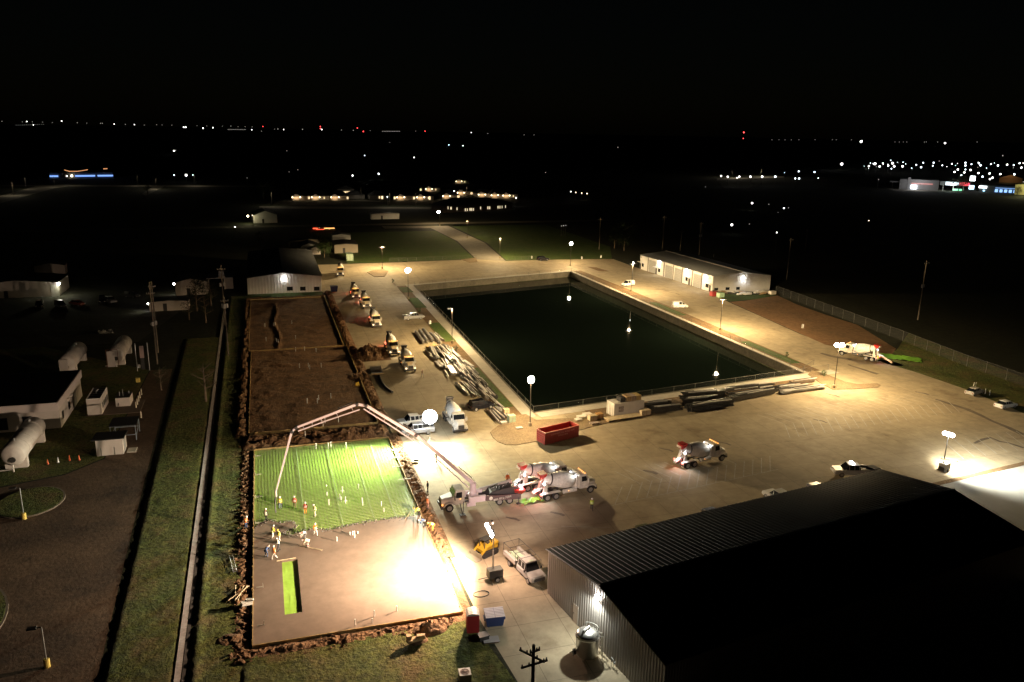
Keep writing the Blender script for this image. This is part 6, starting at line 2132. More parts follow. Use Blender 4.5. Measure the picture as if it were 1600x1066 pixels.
NEAR = [((590, 200), (715, 188), 1.4, .8, 'beam', 1), ((610, 232), (762, 214), 1.2, .9, 'beam', 1), ((622, 190), (690, 176), 1.0, .6, 'sheet', 0), ((795, 165), (1000, 148), 1.6, 1.6, 'beam', 1), ((812, 225), (1040, 192), 1.6, 1.3, 'tube', 1), ((800, 195), (960, 178), 1.2, 1.7, 'beam', 1),
        ((1020, 112), (1180, 92), 1.2, .7, 'beam', 1), ((1050, 165), (1280, 122), 1.5, .9, 'beam', 1), ((1040, 140), (1200, 118), 1.2, .9, 'tube', 1), ((1180, 95), (1272, 84), 1.1, .6, 'beam', 1), ((1190, 118), (1300, 104), 1.0, .7, 'beam', 1),
        ((1272, 105), (1405, 85), 1.2, .45, 'sheet', 2), ((1320, 125), (1552, 94), 1.3, .45, 'sheet', 2), ((1330, 110), (1480, 88), .9, .4, 'beam', 0), ((1365, 78), (1502, 60), .9, .7, 'sheet', 3)]
for p0, p1, w, h, kd, mi in NEAR:
    lab = '%s bundle of %s in the steel row along the near pond edge' % (nm_col[mi], nm_kind[kd])
    stack(zb_(*p0), zb_(*p1), w, h, kd, mi, lab, 'steel bundles along the near pond edge')
crate('yellow timber pallet beside the thick grey pipes', at(665, 544), -.9, 1.5, 2.6, .4, MATS['yellow_wood'], 'timber_pallet', 'pallet')

# ================================================================ PIPE STUBS, STAKES
PVC = mat('white_pvc', (.70, .69, .65), .4)
def stub(px, py, h, z, label, group, cross=False):
    c = at(px, py, z)
    b = MB().tube([(0, 0, -.05), (0, 0, h)], .055, 8).tube([(0, 0, h - .09), (0, 0, h + .03)], .075, 8)
    if cross: b.tube([(-.25, 0, h * .4), (.25, 0, h * .4)], .04, 6)
    o = b.build('pipe_stub', PVC, loc=c)
    tag(o, label, 'pipe stub', group)


for px_, py_ in ((494, 702), (513, 701), (517, 700), (541, 700)): stub(px_, py_, 1.0, .12, 'white pipe stub along the far edge of the green film', 'pipe stubs in the green film')
for px_, py_, h in ((511, 775, .6), (535, 771, 1.0), (531, 782, .9), (533, 784, .8), (540, 787, 1.0), (514, 789, .8), (566, 786, .8), (567, 790, .5), (596, 791, .7), (560, 764, .7), (600, 800, .5)): stub(px_, py_, h, .12, 'white pipe stub in the middle of the green film', 'pipe stubs in the green film', h > .85)
for px_, py_, h in ((526.5, 846, .6), (547, 836, .4), (551, 836, .5), (554, 840, .9), (559, 834, .3), (555, 977.5, .7), (585, 963.5, .7), (581.7, 972.5, .4), (620, 955, .6), (510, 760, .2)): stub(px_, py_, h, .3, 'white pipe stub standing in the wet concrete slab', 'pipe stubs in the wet slab')
for px_, py_ in ((428, 510), (430, 509), (414, 511), (456, 506), (416, 533), (432, 535), (435, 536), (462, 530), (462, 549), (476, 548), (494, 550), (468, 575), (482, 574), (484, 577), (502, 574), (498, 625), (517, 622), (496, 630), (480, 630), (502, 662), (508, 661), (505, 668), (529, 660), (477, 682), (488, 668)):
    stub(px_, py_, .9, .2, 'white pipe stub in the bare dirt plots', 'pipe stubs in the dirt plots')
for px_, py_ in ((398.5, 715), (399, 744), (399, 779), (399, 820)):
    o_ = MB().bx(-.05, .9, -.04, .04, .2, .26).bx(.3, .4, -.3, .3, .2, .25).bx(.0, .06, -.03, .03, 0, .5).build('bracket', mat('bracket_pale', (.5, .46, .38), .6), loc=at(px_, py_, .1))
    tag(o_, 'pale form bracket on the fence-side edge of the green film', 'bracket', 'form brackets on the film edge')
for px_, py_ in ((402, 922), (403, 982)):
    o_ = MB().bx(-.05, .7, -.04, .04, .3, .36).bx(.6, .66, -.03, .03, .2, .75).build('bracket', MATS['bracket_pale'], loc=at(px_, py_, .1))
    tag(o_, 'pale form bracket on the fence-side edge of the wet slab', 'bracket', 'form brackets on the slab edge')
for px_, py_ in ((612, 707), (618, 718), (622, 732), (632, 752)):
    o_ = MB().bx(-.9, .9, -.05, .05, .3, .36).bx(-.06, .0, -.04, .04, 0, .6).build('bracket', MATS['bracket_pale'], loc=at(px_, py_, .1))
    tag(o_, 'pale form brace on the pump-side edge of the green film', 'bracket', 'form braces on the pump side')
for px_, py_, g_ in ((1253, 513, 'red dirt'), (1255, 513, 'red dirt'), (1539, 616, 'right verge'), (1546, 618, 'right verge'), (1521, 606, 'right verge'), (1524, 606, 'right verge'), (1115, 402, 'verge')):
    o_ = MB().tube([(0, 0, 0), (0, 0, 1.1)], .06, 8).tube([(0, 0, 1.1), (0, 0, 1.14)], .08, 8).build('marker_post', PVC, loc=at(px_, py_))
    tag(o_, 'short white marker post at the %s edge' % g_, 'marker post', 'white marker posts')
for px_, py_, lab in ((939, 403, 'small white junction box on the far verge'), (909, 405, 'tiny white cap on the far verge'), (831, 404, 'small white post by the far gate'), (672, 507, 'small white hydrant by the silver pickup')):
    o_ = MB().lathe([(.3, 0), (.3, .8), (.35, .85), (.2, 1.05), (1e-4, 1.1)], 10).build('junction_box', WHITEP, loc=at(px_, py_))
    tag(o_, lab, 'utility box')
# ladder and small tools on the grass strip
b = MB()
for s in (-.2, .2): b.tube([(s, 0, .1), (s, 4.2, .2)], .03, 5)
for k in range(11): b.tube([(-.2, .2 + k * .38, .13), (.2, .2 + k * .38, .13)], .022, 5)
tag(b.build('ladder', GALV, loc=at(368, 897) + V((0, 0, .1)), rz=.15), 'ladder lying on the grass strip beside the dirt berm', 'ladder')
b = MB()
for k in range(4): b.tube([(random.uniform(-.8, .8), -1.5, .12 + .05 * k), (random.uniform(-.8, .8), 1.5, .16)], .045, 5)
tag(b.build('timber_stakes', WOODP, loc=at(371, 930) + V((0, 0, .1)), rz=-.35), 'loose timber stakes lying on the grass strip', 'timber')
tag(MB().rbox((0, 0, .3), (1.1, .6, .3), .3, .1).rbox((.3, .2, .5), (.8, .3, .2), -.2).build('white_sack', mat('sack', (.6, .56, .48), .8), loc=at(386, 950) + V((0, 0, .3))), 'pale sack lying on top of the dirt berm', 'sack')
tag(MB().rbox((0, 0, .25), (1.9, .6, .25), .2).rbox((-.7, .1, .5), (.5, .5, .5)).rbox((.5, 0, .5), (.8, .4, .3), -.1).build('timber_scrap', MATS['crate_wood'], loc=at(650, 1006) + V((0, 0, .3))), 'broken timber scrap in the dirt mound near the toilet', 'timber')
tag(MB().rbox((0, 0, .18), (2.2, .5, .3), -.9).rbox((.5, -.5, .15), (1.2, .4, .25), -.5).build('timber_scrap', MATS['crate_wood'], loc=at(1480 + 2, 720)), 'dark timbers lying in the glare by the white light tower', 'timber')
b = MB()
pts = [V((.9 * cos(k * .45), .6 * sin(k * .45), .04 + .002 * k)) for k in range(32)]
b.tube(pts, .03, 5)
tag(b.build('coiled_hose', DARKM, loc=at(752, 929)), 'coiled hose on the ground below the olive light tower', 'hose')
tag(MB().rbox((0, 0, .25), (.8, .5, .3)).tube([(-.4, 0, .4), (-.8, 0, .9)], .03, 5).tube([(.2, .2, .4), (.2, .2, .7), (-.2, .2, .7)], .03, 5).build('small_engine', TRIM, loc=at(650, 722) + V((0, 0, .1))), 'small dark engine box on the dirt by the film corner', 'engine')

# ================================================================ PEOPLE
SKIN = mat('skin', (.38, .22, .15), .6)
HAIRM = mat('dark_hair', (.02, .015, .012), .8)
BOOT = mat('boots', (.04, .03, .025), .8)


def make_pose(kind):
    J = dict(pel=(0, 0, .95), chest=(.01, 0, 1.30), neck=(.01, 0, 1.48), head=(.04, 0, 1.63))
    for s, n in ((1, 'l'), (-1, 'r')):
        J['sh' + n] = (.0, s * .19, 1.41)
        J['el' + n] = (-.03, s * .27, 1.13)
        J['wr' + n] = (.09, s * .27, .89)
        J['hp' + n] = (0, s * .095, .92)
        J['kn' + n] = (.03, s * .11, .50)
        J['an' + n] = (-.01, s * .12, .09)
    if kind == 'walk':
        J.update(knl=(.2, .10, .53), anl=(.28, .11, .09), knr=(-.05, -.1, .5), anr=(-.32, -.11, .13), ell=(-.14, .26, 1.15), wrl=(-.14, .27, .90), elr=(.06, -.27, 1.14), wrr=(.24, -.25, .97))
    if kind == 'work':
        J.update(ell=(.14, .27, 1.17), wrl=(.36, .16, 1.05), elr=(.10, -.27, 1.15), wrr=(.33, -.13, .95), chest=(.07, 0, 1.29), neck=(.11, 0, 1.46), head=(.17, 0, 1.60), shl=(.07, .19, 1.39), shr=(.07, -.19, 1.39), knl=(.12, .14, .5), anl=(.08, .18, .09), anr=(-.12, -.16, .09))
    if kind == 'bend':
        J.update(pel=(-.22, 0, .84), chest=(.12, 0, 1.02), neck=(.30, 0, 1.06), head=(.45, 0, 1.05), hpl=(-.22, .1, .82), hpr=(-.22, -.1, .82), knl=(-.02, .15, .46), knr=(-.06, -.15, .46), anl=(-.12, .18, .09), anr=(-.2, -.18, .09),
                 shl=(.20, .19, 1.02), shr=(.20, -.19, 1.02), ell=(.30, .22, .74), elr=(.28, -.22, .74), wrl=(.42, .14, .50), wrr=(.40, -.10, .48))
    J = {k: V(v) for k, v in J.items()}
    b = MB()
    bones = []

    def limb(a, c, r0, r1, tag_):
        b.tube([a, (V(a) + V(c)) / 2, c], [r0, (r0 + r1) / 2 * 1.03, r1], 10)
        b.ball(a, r0, 10, 6)
        b.ball(c, r1, 10, 6)
        bones.append((V(a), V(c), tag_))
    limb(J['pel'], J['chest'], .145, .165, 1)
    limb(J['chest'], J['neck'] - (J['neck'] - J['chest']) * .25, .16, .11, 1)
    limb(J['neck'] - (J['neck'] - J['chest']) * .2, J['head'], .058, .07, 0)
    up = (J['head'] - J['neck']).normalized()
    f = V((1, 0, 0)) if kind != 'bend' else V((.5, 0, -.86))
    hc = J['head'] + up * .035
    b.lathe([(max(1e-4, .098 * sin(pi * i / 8)), -.125 * cos(pi * i / 8)) for i in range(9)], 14, Matrix.Translation(hc) @ V((0, 0, 1)).rotation_difference(up).to_matrix().to_4x4())
    b.ball(hc + f * .1 - up * .015, .022, 6, 4)                 # nose
    b.ball(hc + f * .07 - up * .085, .035, 6, 4)                # chin
    for s in (-1, 1): b.ball(hc + V((0, s * .098, -.005)), .026, 6, 4)   # ears
    for n, s in (('l', 1), ('r', -1)):
        limb(J['chest'] + V((0, s * .06, .06 if kind != 'bend' else 0)), J['sh' + n], .1, .075, 1)
        limb(J['sh' + n], J['el' + n], .062, .048, 1)
        limb(J['el' + n], J['wr' + n], .047, .032, 1)
        limb(J['pel'], J['hp' + n], .13, .115, 2)
        limb(J['hp' + n], J['kn' + n], .10, .068, 2)
        limb(J['kn' + n], J['an' + n], .066, .05, 2)
        an = J['an' + n]
        limb(an + V((-.04, 0, -.03)), an + V((.16, 0, -.05)), .052, .042, 3)
    me = bpy.data.meshes.new('person_body')
    me.from_pydata(b.v, [], b.f)
    tmp = bpy.data.objects.new('tmp_body', me)
    COL.objects.link(tmp)
    md = tmp.modifiers.new('r', 'REMESH')
    md.mode = 'VOXEL'
    md.voxel_size = .022
    md.use_smooth_shade = True
    sm = tmp.modifiers.new('s', 'SMOOTH')
    sm.iterations = 3
    sm.factor = .5
    dg = bpy.context.evaluated_depsgraph_get()
    dg.update()
    body = bpy.data.meshes.new_from_object(tmp.evaluated_get(dg))
    bpy.data.objects.remove(tmp)
    # hands: palm and five separate fingers, rooted in the wrist of the same mesh
    hb = MB()
    for n, s in (('l', 1), ('r', -1)):
        w, e = J['wr' + n], J['el' + n]
        d = (w - e).normalized()
        sd = V((0, 1, 0)).cross(d).normalized()
        ac = d.cross(sd).normalized()
        palm = w + d * .075
        hb.loft([[w + sd * x * .028 + ac * y * .017 for x, y in ((-1, -1), (1, -1), (1, 1), (-1, 1))], [palm + sd * x * .042 + ac * y * .014 for x, y in ((-1, -1), (1, -1), (1, 1), (-1, 1))]])
        for k, ln in enumerate((.07, .08, .075, .06)):
            r0 = palm + sd * (-.031 + k * .0205) - d * .008
            m_ = r0 + d * ln * .5 - ac * s * .008
            hb.tube([r0, m_, m_ + d * ln * .4 - ac * s * .028], [.0095, .009, .0075], 6)
        r0 = w + d * .03 + sd * -.03
        hb.tube([r0, r0 - sd * .03 + d * .025, r0 - sd * .035 + d * .06], [.012, .011, .009], 6)
    hb.ball(hc + f * .088 + V((0, .035, 0)) + up * .012, .012, 6, 4, 4)
    hb.ball(hc + f * .088 + V((0, -.035, 0)) + up * .012, .012, 6, 4, 4)
    hb.rbox(hc + f * .092 - up * .055, (.012, .045, .012), m=4)
    bm = bmesh.new()
    bm.from_mesh(body)
    off_ = len(bm.verts)
    nv = [bm.verts.new(p) for p in hb.v]
    for fc, mi in zip(hb.f, hb.m):
        try:
            fa = bm.faces.new([nv[i] for i in fc])
            fa.material_index = 0 if mi == 0 else 4
        except ValueError:
            pass
    bm.to_mesh(body)
    bm.free()
    nf0 = len(body.polygons) - len(hb.f)
    for p in body.polygons:
        if p.index >= nf0 and True:
            p.use_smooth = True
            continue
        c = p.center
        best, bt = 9, 1
        for a, e, t_ in bones:
            ab = e - a
            u = max(0, min(1, (c - a).dot(ab) / max(ab.length_squared, 1e-9)))
            dd = (c - (a + ab * u)).length
            if t_ == 0: dd -= .02
            if dd < best: best, bt = dd, t_
        if (c - hc).length < .145: bt = 0
        p.material_index = bt
        p.use_smooth = True
    for m_ in (SKIN, TRIM, TRIM, BOOT, HAIRM): body.materials.append(m_)
    # vest and hat follow the pose
    v = MB()
    pel, ch, nk = J['pel'], J['chest'], J['neck']
    ax = (nk - pel).normalized()
    A = Matrix.Translation(pel) @ V((0, 0, 1)).rotation_difference(ax).to_matrix().to_4x4() @ Matrix.Diagonal((1.0, 1.22, 1, 1))
    Lt = (nk - pel).length
    v.lathe([(.165, -.06), (.172, .1), (.182, Lt * .55), (.178, Lt * .78), (.13, Lt * .93), (.10, Lt * .95)], 18, A)
    st = MB()
    for z in (.08, .26): st.lathe([(.184, z), (.187, z + .005), (.187, z + .05), (.184, z + .055)], 18, A)
    hA = Matrix.Translation(hc + up * .035) @ V((0, 0, 1)).rotation_difference(up).to_matrix().to_4x4()
    h = MB()
    h.lathe([(.15, -.005), (.155, .005), (.125, .02), (.12, .07), (.09, .115), (.045, .135), (1e-4, .14)], 16, hA)
    return body, v, st, h


POSES = {k: make_pose(k) for k in ('stand', 'walk', 'work', 'bend')}
HARDW = mat('hat_white', (.72, .70, .66), .4)
HARDY = mat('hat_yellow', (.65, .50, .06), .4)
CLR = dict(yellow=(.62, .52, .03), red=(.40, .05, .03), orange=(.70, .16, .02), lime=(.45, .60, .06), white=(.66, .63, .56), cream=(.62, .56, .40), blue=(.05, .08, .16), dark=(.03, .03, .035), grey=(.16, .16, .16), jeans=(.10, .13, .19), brown=(.20, .13, .08), orangep=(.62, .24, .04), pink=(.42, .26, .23))
REFL = mat('reflective_tape', (.75, .75, .70), .3)
def cloth(c): return mat('cloth_' + c, CLR[c], .85, n=(9, .12))


def person(px, py, z, face, pose, shirt, legs, vest, hat, label, tool=None):
    body, v, st, h = POSES[pose]
    T = bpy.data.objects.new('person', body)
    COL.objects.link(T)
    c = at(px, py, z)
    T.location = c
    T.rotation_euler[2] = R_(face)
    tag(T, label, 'person', 'construction workers')
    for i, m_ in ((1, cloth(shirt)), (2, cloth(legs))):
        T.material_slots[i].link = 'OBJECT'
        T.material_slots[i].material = m_
    if vest:
        vo = v.build('vest', cloth(vest), T, smooth=True)
        st.build('reflective_bands', REFL, vo, smooth=True)
    if hat: h.build('hard_hat', hat, T, smooth=True)
    return T


Zc, Zf = .30, .13
person(416, 814.5, Zf, 60, 'stand', 'dark', 'dark', 'cream', HARDW, 'worker in dark clothes and pale vest alone at the film edge')
person(438, 795, Zf, -100, 'stand', 'yellow', 'jeans', 'yellow', HARDW, 'worker in a yellow vest and jeans beside the pump hose')
person(460.5, 794, Zf, -110, 'stand', 'red', 'brown', 'red', HARDW, 'worker in a red vest standing on the green film')
person(477.5, 803.5, Zf, -100, 'stand', 'red', 'orangep', 'red', HARDW, 'worker in a red vest and orange trousers on the film')
person(493, 807, Zf, 190, 'work', 'cream', 'cream', 'lime', HARDW, 'worker in pale lime clothes holding a thin hose')
person(426, 841, Zc - .1, 10, 'work', 'yellow', 'white', 'yellow', HARDW, 'worker in a yellow shirt and white trousers under the hose end')
person(437, 847, Zc - .05, 200, 'work', 'yellow', 'white', 'lime', HARDY, 'worker in a lime vest spreading concrete beside the mound')
person(475.5, 843, Zc, 200, 'bend', 'white', 'grey', None, HARDW, 'worker in white stooping at the rough concrete edge')
person(493, 837.5, Zc - .05, -60, 'walk', 'orange', 'white', 'orange', HARDW, 'worker in an orange vest striding along the concrete edge')
person(480, 855, Zc, 180, 'bend', 'cream', 'pink', 'cream', HARDW, 'worker in cream bending right over with a screed')
person(429, 874, Zc, 170, 'walk', 'orange', 'white', 'orange', HARDW, 'worker in an orange shirt pulling a tool near the slot')
person(436, 861, Zc, 180, 'work', 'white', 'dark', None, HARDW, 'worker in white behind the orange-shirted worker')
person(417, 869, Zc, 60, 'bend', 'blue', 'blue', None, HARDW, 'worker in blue crouched at the slab beside the orange shirt')
person(384, 826, .55, -20, 'work', 'orange', 'blue', 'orange', HARDW, 'worker in an orange vest and blue trousers on the dirt berm')
person(653, 806, Zf, 160, 'bend', 'yellow', 'dark', 'yellow', HARDY, 'worker in yellow bending at the pump-side edge of the film')
person(668.5, 795, .35, 200, 'stand', 'pink', 'pink', 'orange', HARDW, 'worker in dusty pink clothes standing in the dirt strip')
person(661, 823, Zc, 180, 'bend', 'blue', 'grey', None, HARDW, 'worker in blue stooping at the concrete beside the dirt strip')
person(675, 829, .35, 160, 'bend', 'orangep', 'orangep', 'yellow', HARDY, 'worker in orange trousers stooping on the dirt strip')
person(793, 757, 0, -100, 'stand', 'orange', 'dark', 'orange', HARDW, 'worker in bright orange behind the pump hopper')
person(924.5, 797, 0, -110, 'walk', 'lime', 'dark', 'lime', HARDW, 'worker in a lime vest walking alone on the yard')
person(660, 590, 0, -60, 'walk', 'brown', 'grey', None, None, 'man in plain brown clothes walking by the steel stacks')
person(668.5, 769, 0, 180, 'stand', 'dark', 'dark', None, None, 'dark clothed man standing at the yard edge facing the film')
person(682, 722, 0, 190, 'work', 'grey', 'grey', None, HARDW, 'man in grey standing under the pump boom')
person(1371, 566, 0, 150, 'work', 'lime', 'grey', 'lime', HARDW, 'worker in a lime vest beside the washing mixer truck')
# long rakes and screeds
for (a, c, lab) in (((468, 853, .35), (503, 860, .32), 'long straight screed board under the bending worker'), ((432, 877, .33), (462, 872, .33), 'straight wooden edge laid at the slot by the orange shirt'), ((641, 800, .2), (633, 812, .5), 'dark vibrator hose at the pump-side edge of the film')):
    p, q_ = at(*a), at(*c)
    o_ = MB().tube([p, q_], .05, 6).tube([p + V((.05, .05, .03)), q_ + V((.05, .05, .03))], .03, 5).build('screed_board', WOODP)
    tag(o_, lab, 'tool')

# ================================================================ TREES, SHRUBS
LEAF = [mat('leaf_green', (.045, .075, .018), .7, n=(.7, .4)), mat('leaf_dark', (.03, .045, .015), .7, n=(.7, .4))]
BARK = mat('bark', (.14, .10, .07), .95, n=(3, .25))
def tree(label, c, h, cr, n, name='tree', leaf=0, seed=0, bare=False, cz=.62, lean=0.0):
    rnd = random.Random(seed)
    T = thing(name, label, 'shrub' if name == 'shrub' else 'tree', (c.x, c.y, 0))
    b = MB()
    tr = h * .022 + .04
    b.tube([(0, 0, 0), (lean * .2, .05, h * .3), (lean * .5, -.05, h * .6), (lean, 0, h * .88)], [tr, tr * .75, tr * .5, tr * .2], 8)
    tips = []
    for k in range(9 if h > 2 else 4):
        z = h * (.3 + .5 * k / 9)
        a = k * 2.4 + rnd.uniform(-.4, .4)
        l = cr * rnd.uniform(.6, 1.0)
        e = V((lean * z / h + l * cos(a), l * sin(a), z + l * rnd.uniform(.3, .7)))
        m_ = V((lean * z / h + l * .5 * cos(a + .2), l * .5 * sin(a + .2), z + l * .25))
        b.tube([(lean * z / h, 0, z), m_, e], [tr * .5, tr * .3, tr * .1], 6)
        tips.append(e)
        if bare:
            for j in range(5):
                f = m_ + (e - m_) * rnd.random()
                b.tube([f, f + V((rnd.uniform(-1, 1), rnd.uniform(-1, 1), rnd.uniform(.2, 1.1))) * cr * .3], [tr * .15, tr * .04], 4)
    b.build('trunk', BARK, T)
    g = MB()
    cl = []
    for k in range(14):
        a, z = rnd.uniform(0, 6.28), rnd.uniform(-1, 1)
        r_ = cr * rnd.uniform(.35, .8)
        cl.append((V((lean + r_ * cos(a) * sqrt(max(0, 1 - z * z)), r_ * sin(a) * sqrt(max(0, 1 - z * z)), h * cz + z * h * (1 - cz) * .75)), cr * rnd.uniform(.25, .5)))
    for _ in range(n):
        p0, r_ = rnd.choice(cl)
        p = p0 + V((rnd.gauss(0, .5), rnd.gauss(0, .5), rnd.gauss(0, .45))) * r_
        s = rnd.uniform(.6, 1.3) * max(.07, cr * .05)
        u = V((rnd.uniform(-1, 1), rnd.uniform(-1, 1), rnd.uniform(-.6, .6))).normalized()
        w = u.cross(V((rnd.uniform(-1, 1), rnd.uniform(-1, 1), 1))).normalized()
        g.add([p + u * s, p + w * s * .6, p - u * s, p - w * s * .6], [(0, 1, 2, 3)])
    g.build('crown', LEAF[leaf], T)
    return T


tree('bare brown tree beside the board fence left of the far plots', at(322, 628), 8.5, 2.6, 60, seed=1, bare=True)
tree('thin leafy tree over the low shed and canopy building', at(308, 486), 9.5, 3.4, 1500, seed=2, leaf=1)
tree('bare tree right of the canopy building', at(322, 505), 8, 2.8, 300, seed=3, bare=True, leaf=1)
tree('dark leafy tree left of the white warehouse poles', at(330, 478), 7.5, 2.6, 1100, seed=21, leaf=1)
tree('bushy dark tree by the low shed corner', at(296, 500), 6, 2.4, 900, seed=22, leaf=1)
tree('dark bushy tree behind the cream tanks', at(252, 610), 5, 2.0, 700, seed=23, leaf=1)
tree('big dark bushy tree between the sheds behind the warehouse', at(507, 403), 8, 4.6, 3200, seed=4)
tree('small lit tree far left beyond the warehouse roof', at(405, 383), 6, 2.6, 900, seed=5)
tree('tall dim tree behind the far lawn on the right', at(975, 392), 12, 5.5, 2200, seed=6, leaf=1)
tree('dim tree behind the shop building', at(960, 388), 10, 4.5, 1600, seed=7, leaf=1)
tree('dark tree between the gas station and the bright store', at(1497, 300), 16, 10, 1500, seed=8, leaf=1)
tree('small dark tree in front of the yellow lit wall', at(1589, 306), 9, 6, 700, seed=9, leaf=1)
tree('dark tree at the left end of the house street', at(412, 312), 12, 7, 1200, seed=10, leaf=1)
tree('small dark tree by the highway side road', at(231, 304), 9, 4, 600, seed=12, leaf=1)
for px_, py_, lab, sd_, hh in ((712, 553, 'round dark shrub between the lamp post and steel stacks', 1, 2.1), (1287, 588, 'small green shrub by the bright twin lamp post', 2, 1.5), (1229, 558, 'small shrub on the right pond strip near its corner', 3, 1.3), (975.5, 448, 'small shrub below the farther white van', 4, 1.3), (655, 488, 'dark shrub behind the silver pickup', 5, 1.6), (614, 442, 'dark shrub on the far planting strip', 6, 1.4)):
    tree(lab, at(px_, py_), hh, hh * .42, 500, 'shrub', 0, sd_, cz=.5)

# ================================================================ FAR HOUSES
HW = [mat('house_wall_a', (.40, .33, .26), .8), mat('house_wall_b', (.33, .30, .27), .8)]
LITW = glow('lit_window', (1.0, .72, .38), 1.3)
def house(px, py, k, label, w=13, d=12, garage=True, wins=(), power=330):
    c = at(px, py)
    T = thing('house', label, 'house', (c.x, c.y, 0), 0, 'suburban houses beyond the dark field')
    MB().bx(-w / 2, w / 2, 0, d, 0, 2.9).build('wall', HW[k % 2], T)
    b = MB()
    x0, x1, y0, y1, z0, zr = -w / 2 - .5, w / 2 + .5, -.5, d + .5, 2.92, 5.6 + (k % 3) * .5
    b.add([(x0, y0, z0), (x1, y0, z0), (x1, y1, z0), (x0, y1, z0), (x0 + d * .4, d / 2, zr), (x1 - d * .4, d / 2, zr)], [(0, 1, 5, 4), (1, 2, 5), (2, 3, 4, 5), (3, 0, 4), (0, 3, 2, 1)])
    b.prof([(-w / 2 + .3, 2.93), (-.8, 2.93), (-w / 4 - .25, 4.6)], -.9, d / 2).build('roof', DARK_ROOF, T)
    if garage:
        MB().bx(-w / 2 + .9, -1.3, -.96, -.02, 0, 2.5).build('garage_door', mat('garage_cream', (.55, .46, .36), .7), T)
        for s in (-w / 2 + .45, -.75):
            l_ = MB().ball((s, -1.25, 2.2), .32).build('porch_lamp', WARM_LENS, T)
        if power: lamp(T, (-w / 4 - .2, -2.6, 2.4), power, (1, .70, .40), 'POINT', rad=.3)
    for x, z0_, ww, hh in wins:
        f_ = MB().bx(x - ww / 2 - .08, x + ww / 2 + .08, -.05, -.005, z0_ - .08, z0_ + hh + .08).build('window', WHITE_M, T)
        MB().bx(x - ww / 2, x + ww / 2, -.09, -.052, z0_, z0_ + hh).build('pane', LITW, f_)


HS = [(471, 313, 0, ()), (501, 313, 1, ((-8, .9, 1.2, 1.6),)), (531, 313, 2, ((5.5, .8, 1.2, 1.6),)), (556, 311, 3, None), (592, 312, 1, ((.5, .8, 1.0, 1.6), (2.4, .4, 1.2, 2.1))), (633, 313, 0, ((-7.6, .8, 1.2, 1.8),)), (664, 313, 1, ((-8.0, .8, 1.3, 1.7), (3.5, .3, 1.3, 2.4))), (704, 311, 2, ((6.0, .8, 1.8, 1.8),)),
      (676, 299.5, 1, ((-10, .8, 1.4, 1.6),)), (726, 305.5, 0, ((5.6, .8, 1.6, 1.6),)), (759, 308.5, 1, ()), (779, 309.5, 2, ((-4.4, .8, .9, 1.6),)), (722, 287, 3, ()), (797, 310, 1, ())]
HL = ['with a lit garage at the left end of the front row', 'with lit windows and garage, second of the front row', 'with a bright wide garage, third of the front row', 'unlit and grey, with a plain gable in the front row', 'with two bright windows and no garage light', 'with a lit garage in the middle of the front row', 'with a bright window and door beside its lit garage', 'at the bend, with a lit window right of its garage',
      'higher up with a lit garage in the second row', 'with a lit window on the upper street', 'with a lit garage and small tree on the upper street', 'with a lit garage, second last on the upper street', 'with one small light, farthest back', 'with a low lit strip at the right end of the upper street']
for (px_, py_, k, wn), lb_ in zip(HS, HL):
    house(px_, py_, k, 'low dark-roofed house ' + lb_, garage=wn is not None and px_ != 592, wins=(tuple(wn) + (((1.6 + k % 2, 1.0, .9, 1.3),) if wn is not None and k % 2 else ()))  if wn is not None else (), power=330 if px_ not in (722,) else 120)
c = at(541, 308)
T = thing('house', 'two-storey dark house with a wide lit upper window', 'house', c, 0, 'suburban houses beyond the dark field')
MB().bx(-6, 6, 0, 10, 0, 5.8).build('wall', HW[1], T)
MB().prof([(-6.5, 5.82), (6.5, 5.82), (0, 8.6)], -.5, 10.5).build('roof', DARK_ROOF, T)
for x in (-2.2, -.7, .8, 2.3):
    f_ = MB().bx(x - .6, x + .7, -.05, -.004, 2.3, 4.4).build('window', WHITE_M, T)
    MB().bx(x - .52, x + .62, -.09, -.052, 2.4, 4.3).build('pane', LITW, f_)
# dark long school-like block with lit windows
sa_, sb_ = at(692, 333), at(800, 327.5)
T = thing('long_building', 'long low dark building with scattered lit windows beyond the street corner', 'building')
d_ = (sb_ - sa_)
Lb = d_.length
T.location = sa_
T.rotation_euler[2] = atan2(d_.y, d_.x)
MB().bx(0, Lb, 0, 14, 0, 4.4).build('wall', mat('dark_brick', (.09, .07, .06), .9), T)
MB().prof([(-.8, 4.42), (Lb + .8, 4.42), (Lb * .78, 7.2), (Lb * .3, 7.8)], -.6, 14.6).build('roof', DARK_ROOF, T)
for X, Y, w in ((640, 400, 10), (677, 405, 22), (752, 412, 14), (856, 424, 14), (880, 424, 14), (915, 420, 20), (935, 420, 18), (957, 420, 14), (1047, 402, 14), (1138, 400, 18), (1160, 400, 18), (1265, 392, 16), (1288, 392, 14), (1315, 390, 10), (1358, 385, 12)):
    s_, z_ = on_plane(620 + X / 8, 275 + Y / 8, sa_, sb_)
    ww = w / 8 * .40
    z_ = max(1.0, min(z_, 3.0))
    f_ = MB().bx(s_ - ww / 2 - .1, s_ + ww / 2 + .1, -.06, -.004, z_ - .9, z_ + 1.0).build('window', TRIM, T)
    MB().bx(s_ - ww / 2, s_ + ww / 2, -.1, -.062, z_ - .8, z_ + .9).build('pane', glow('lit_window_pale', (1, .80, .5), .85), f_)

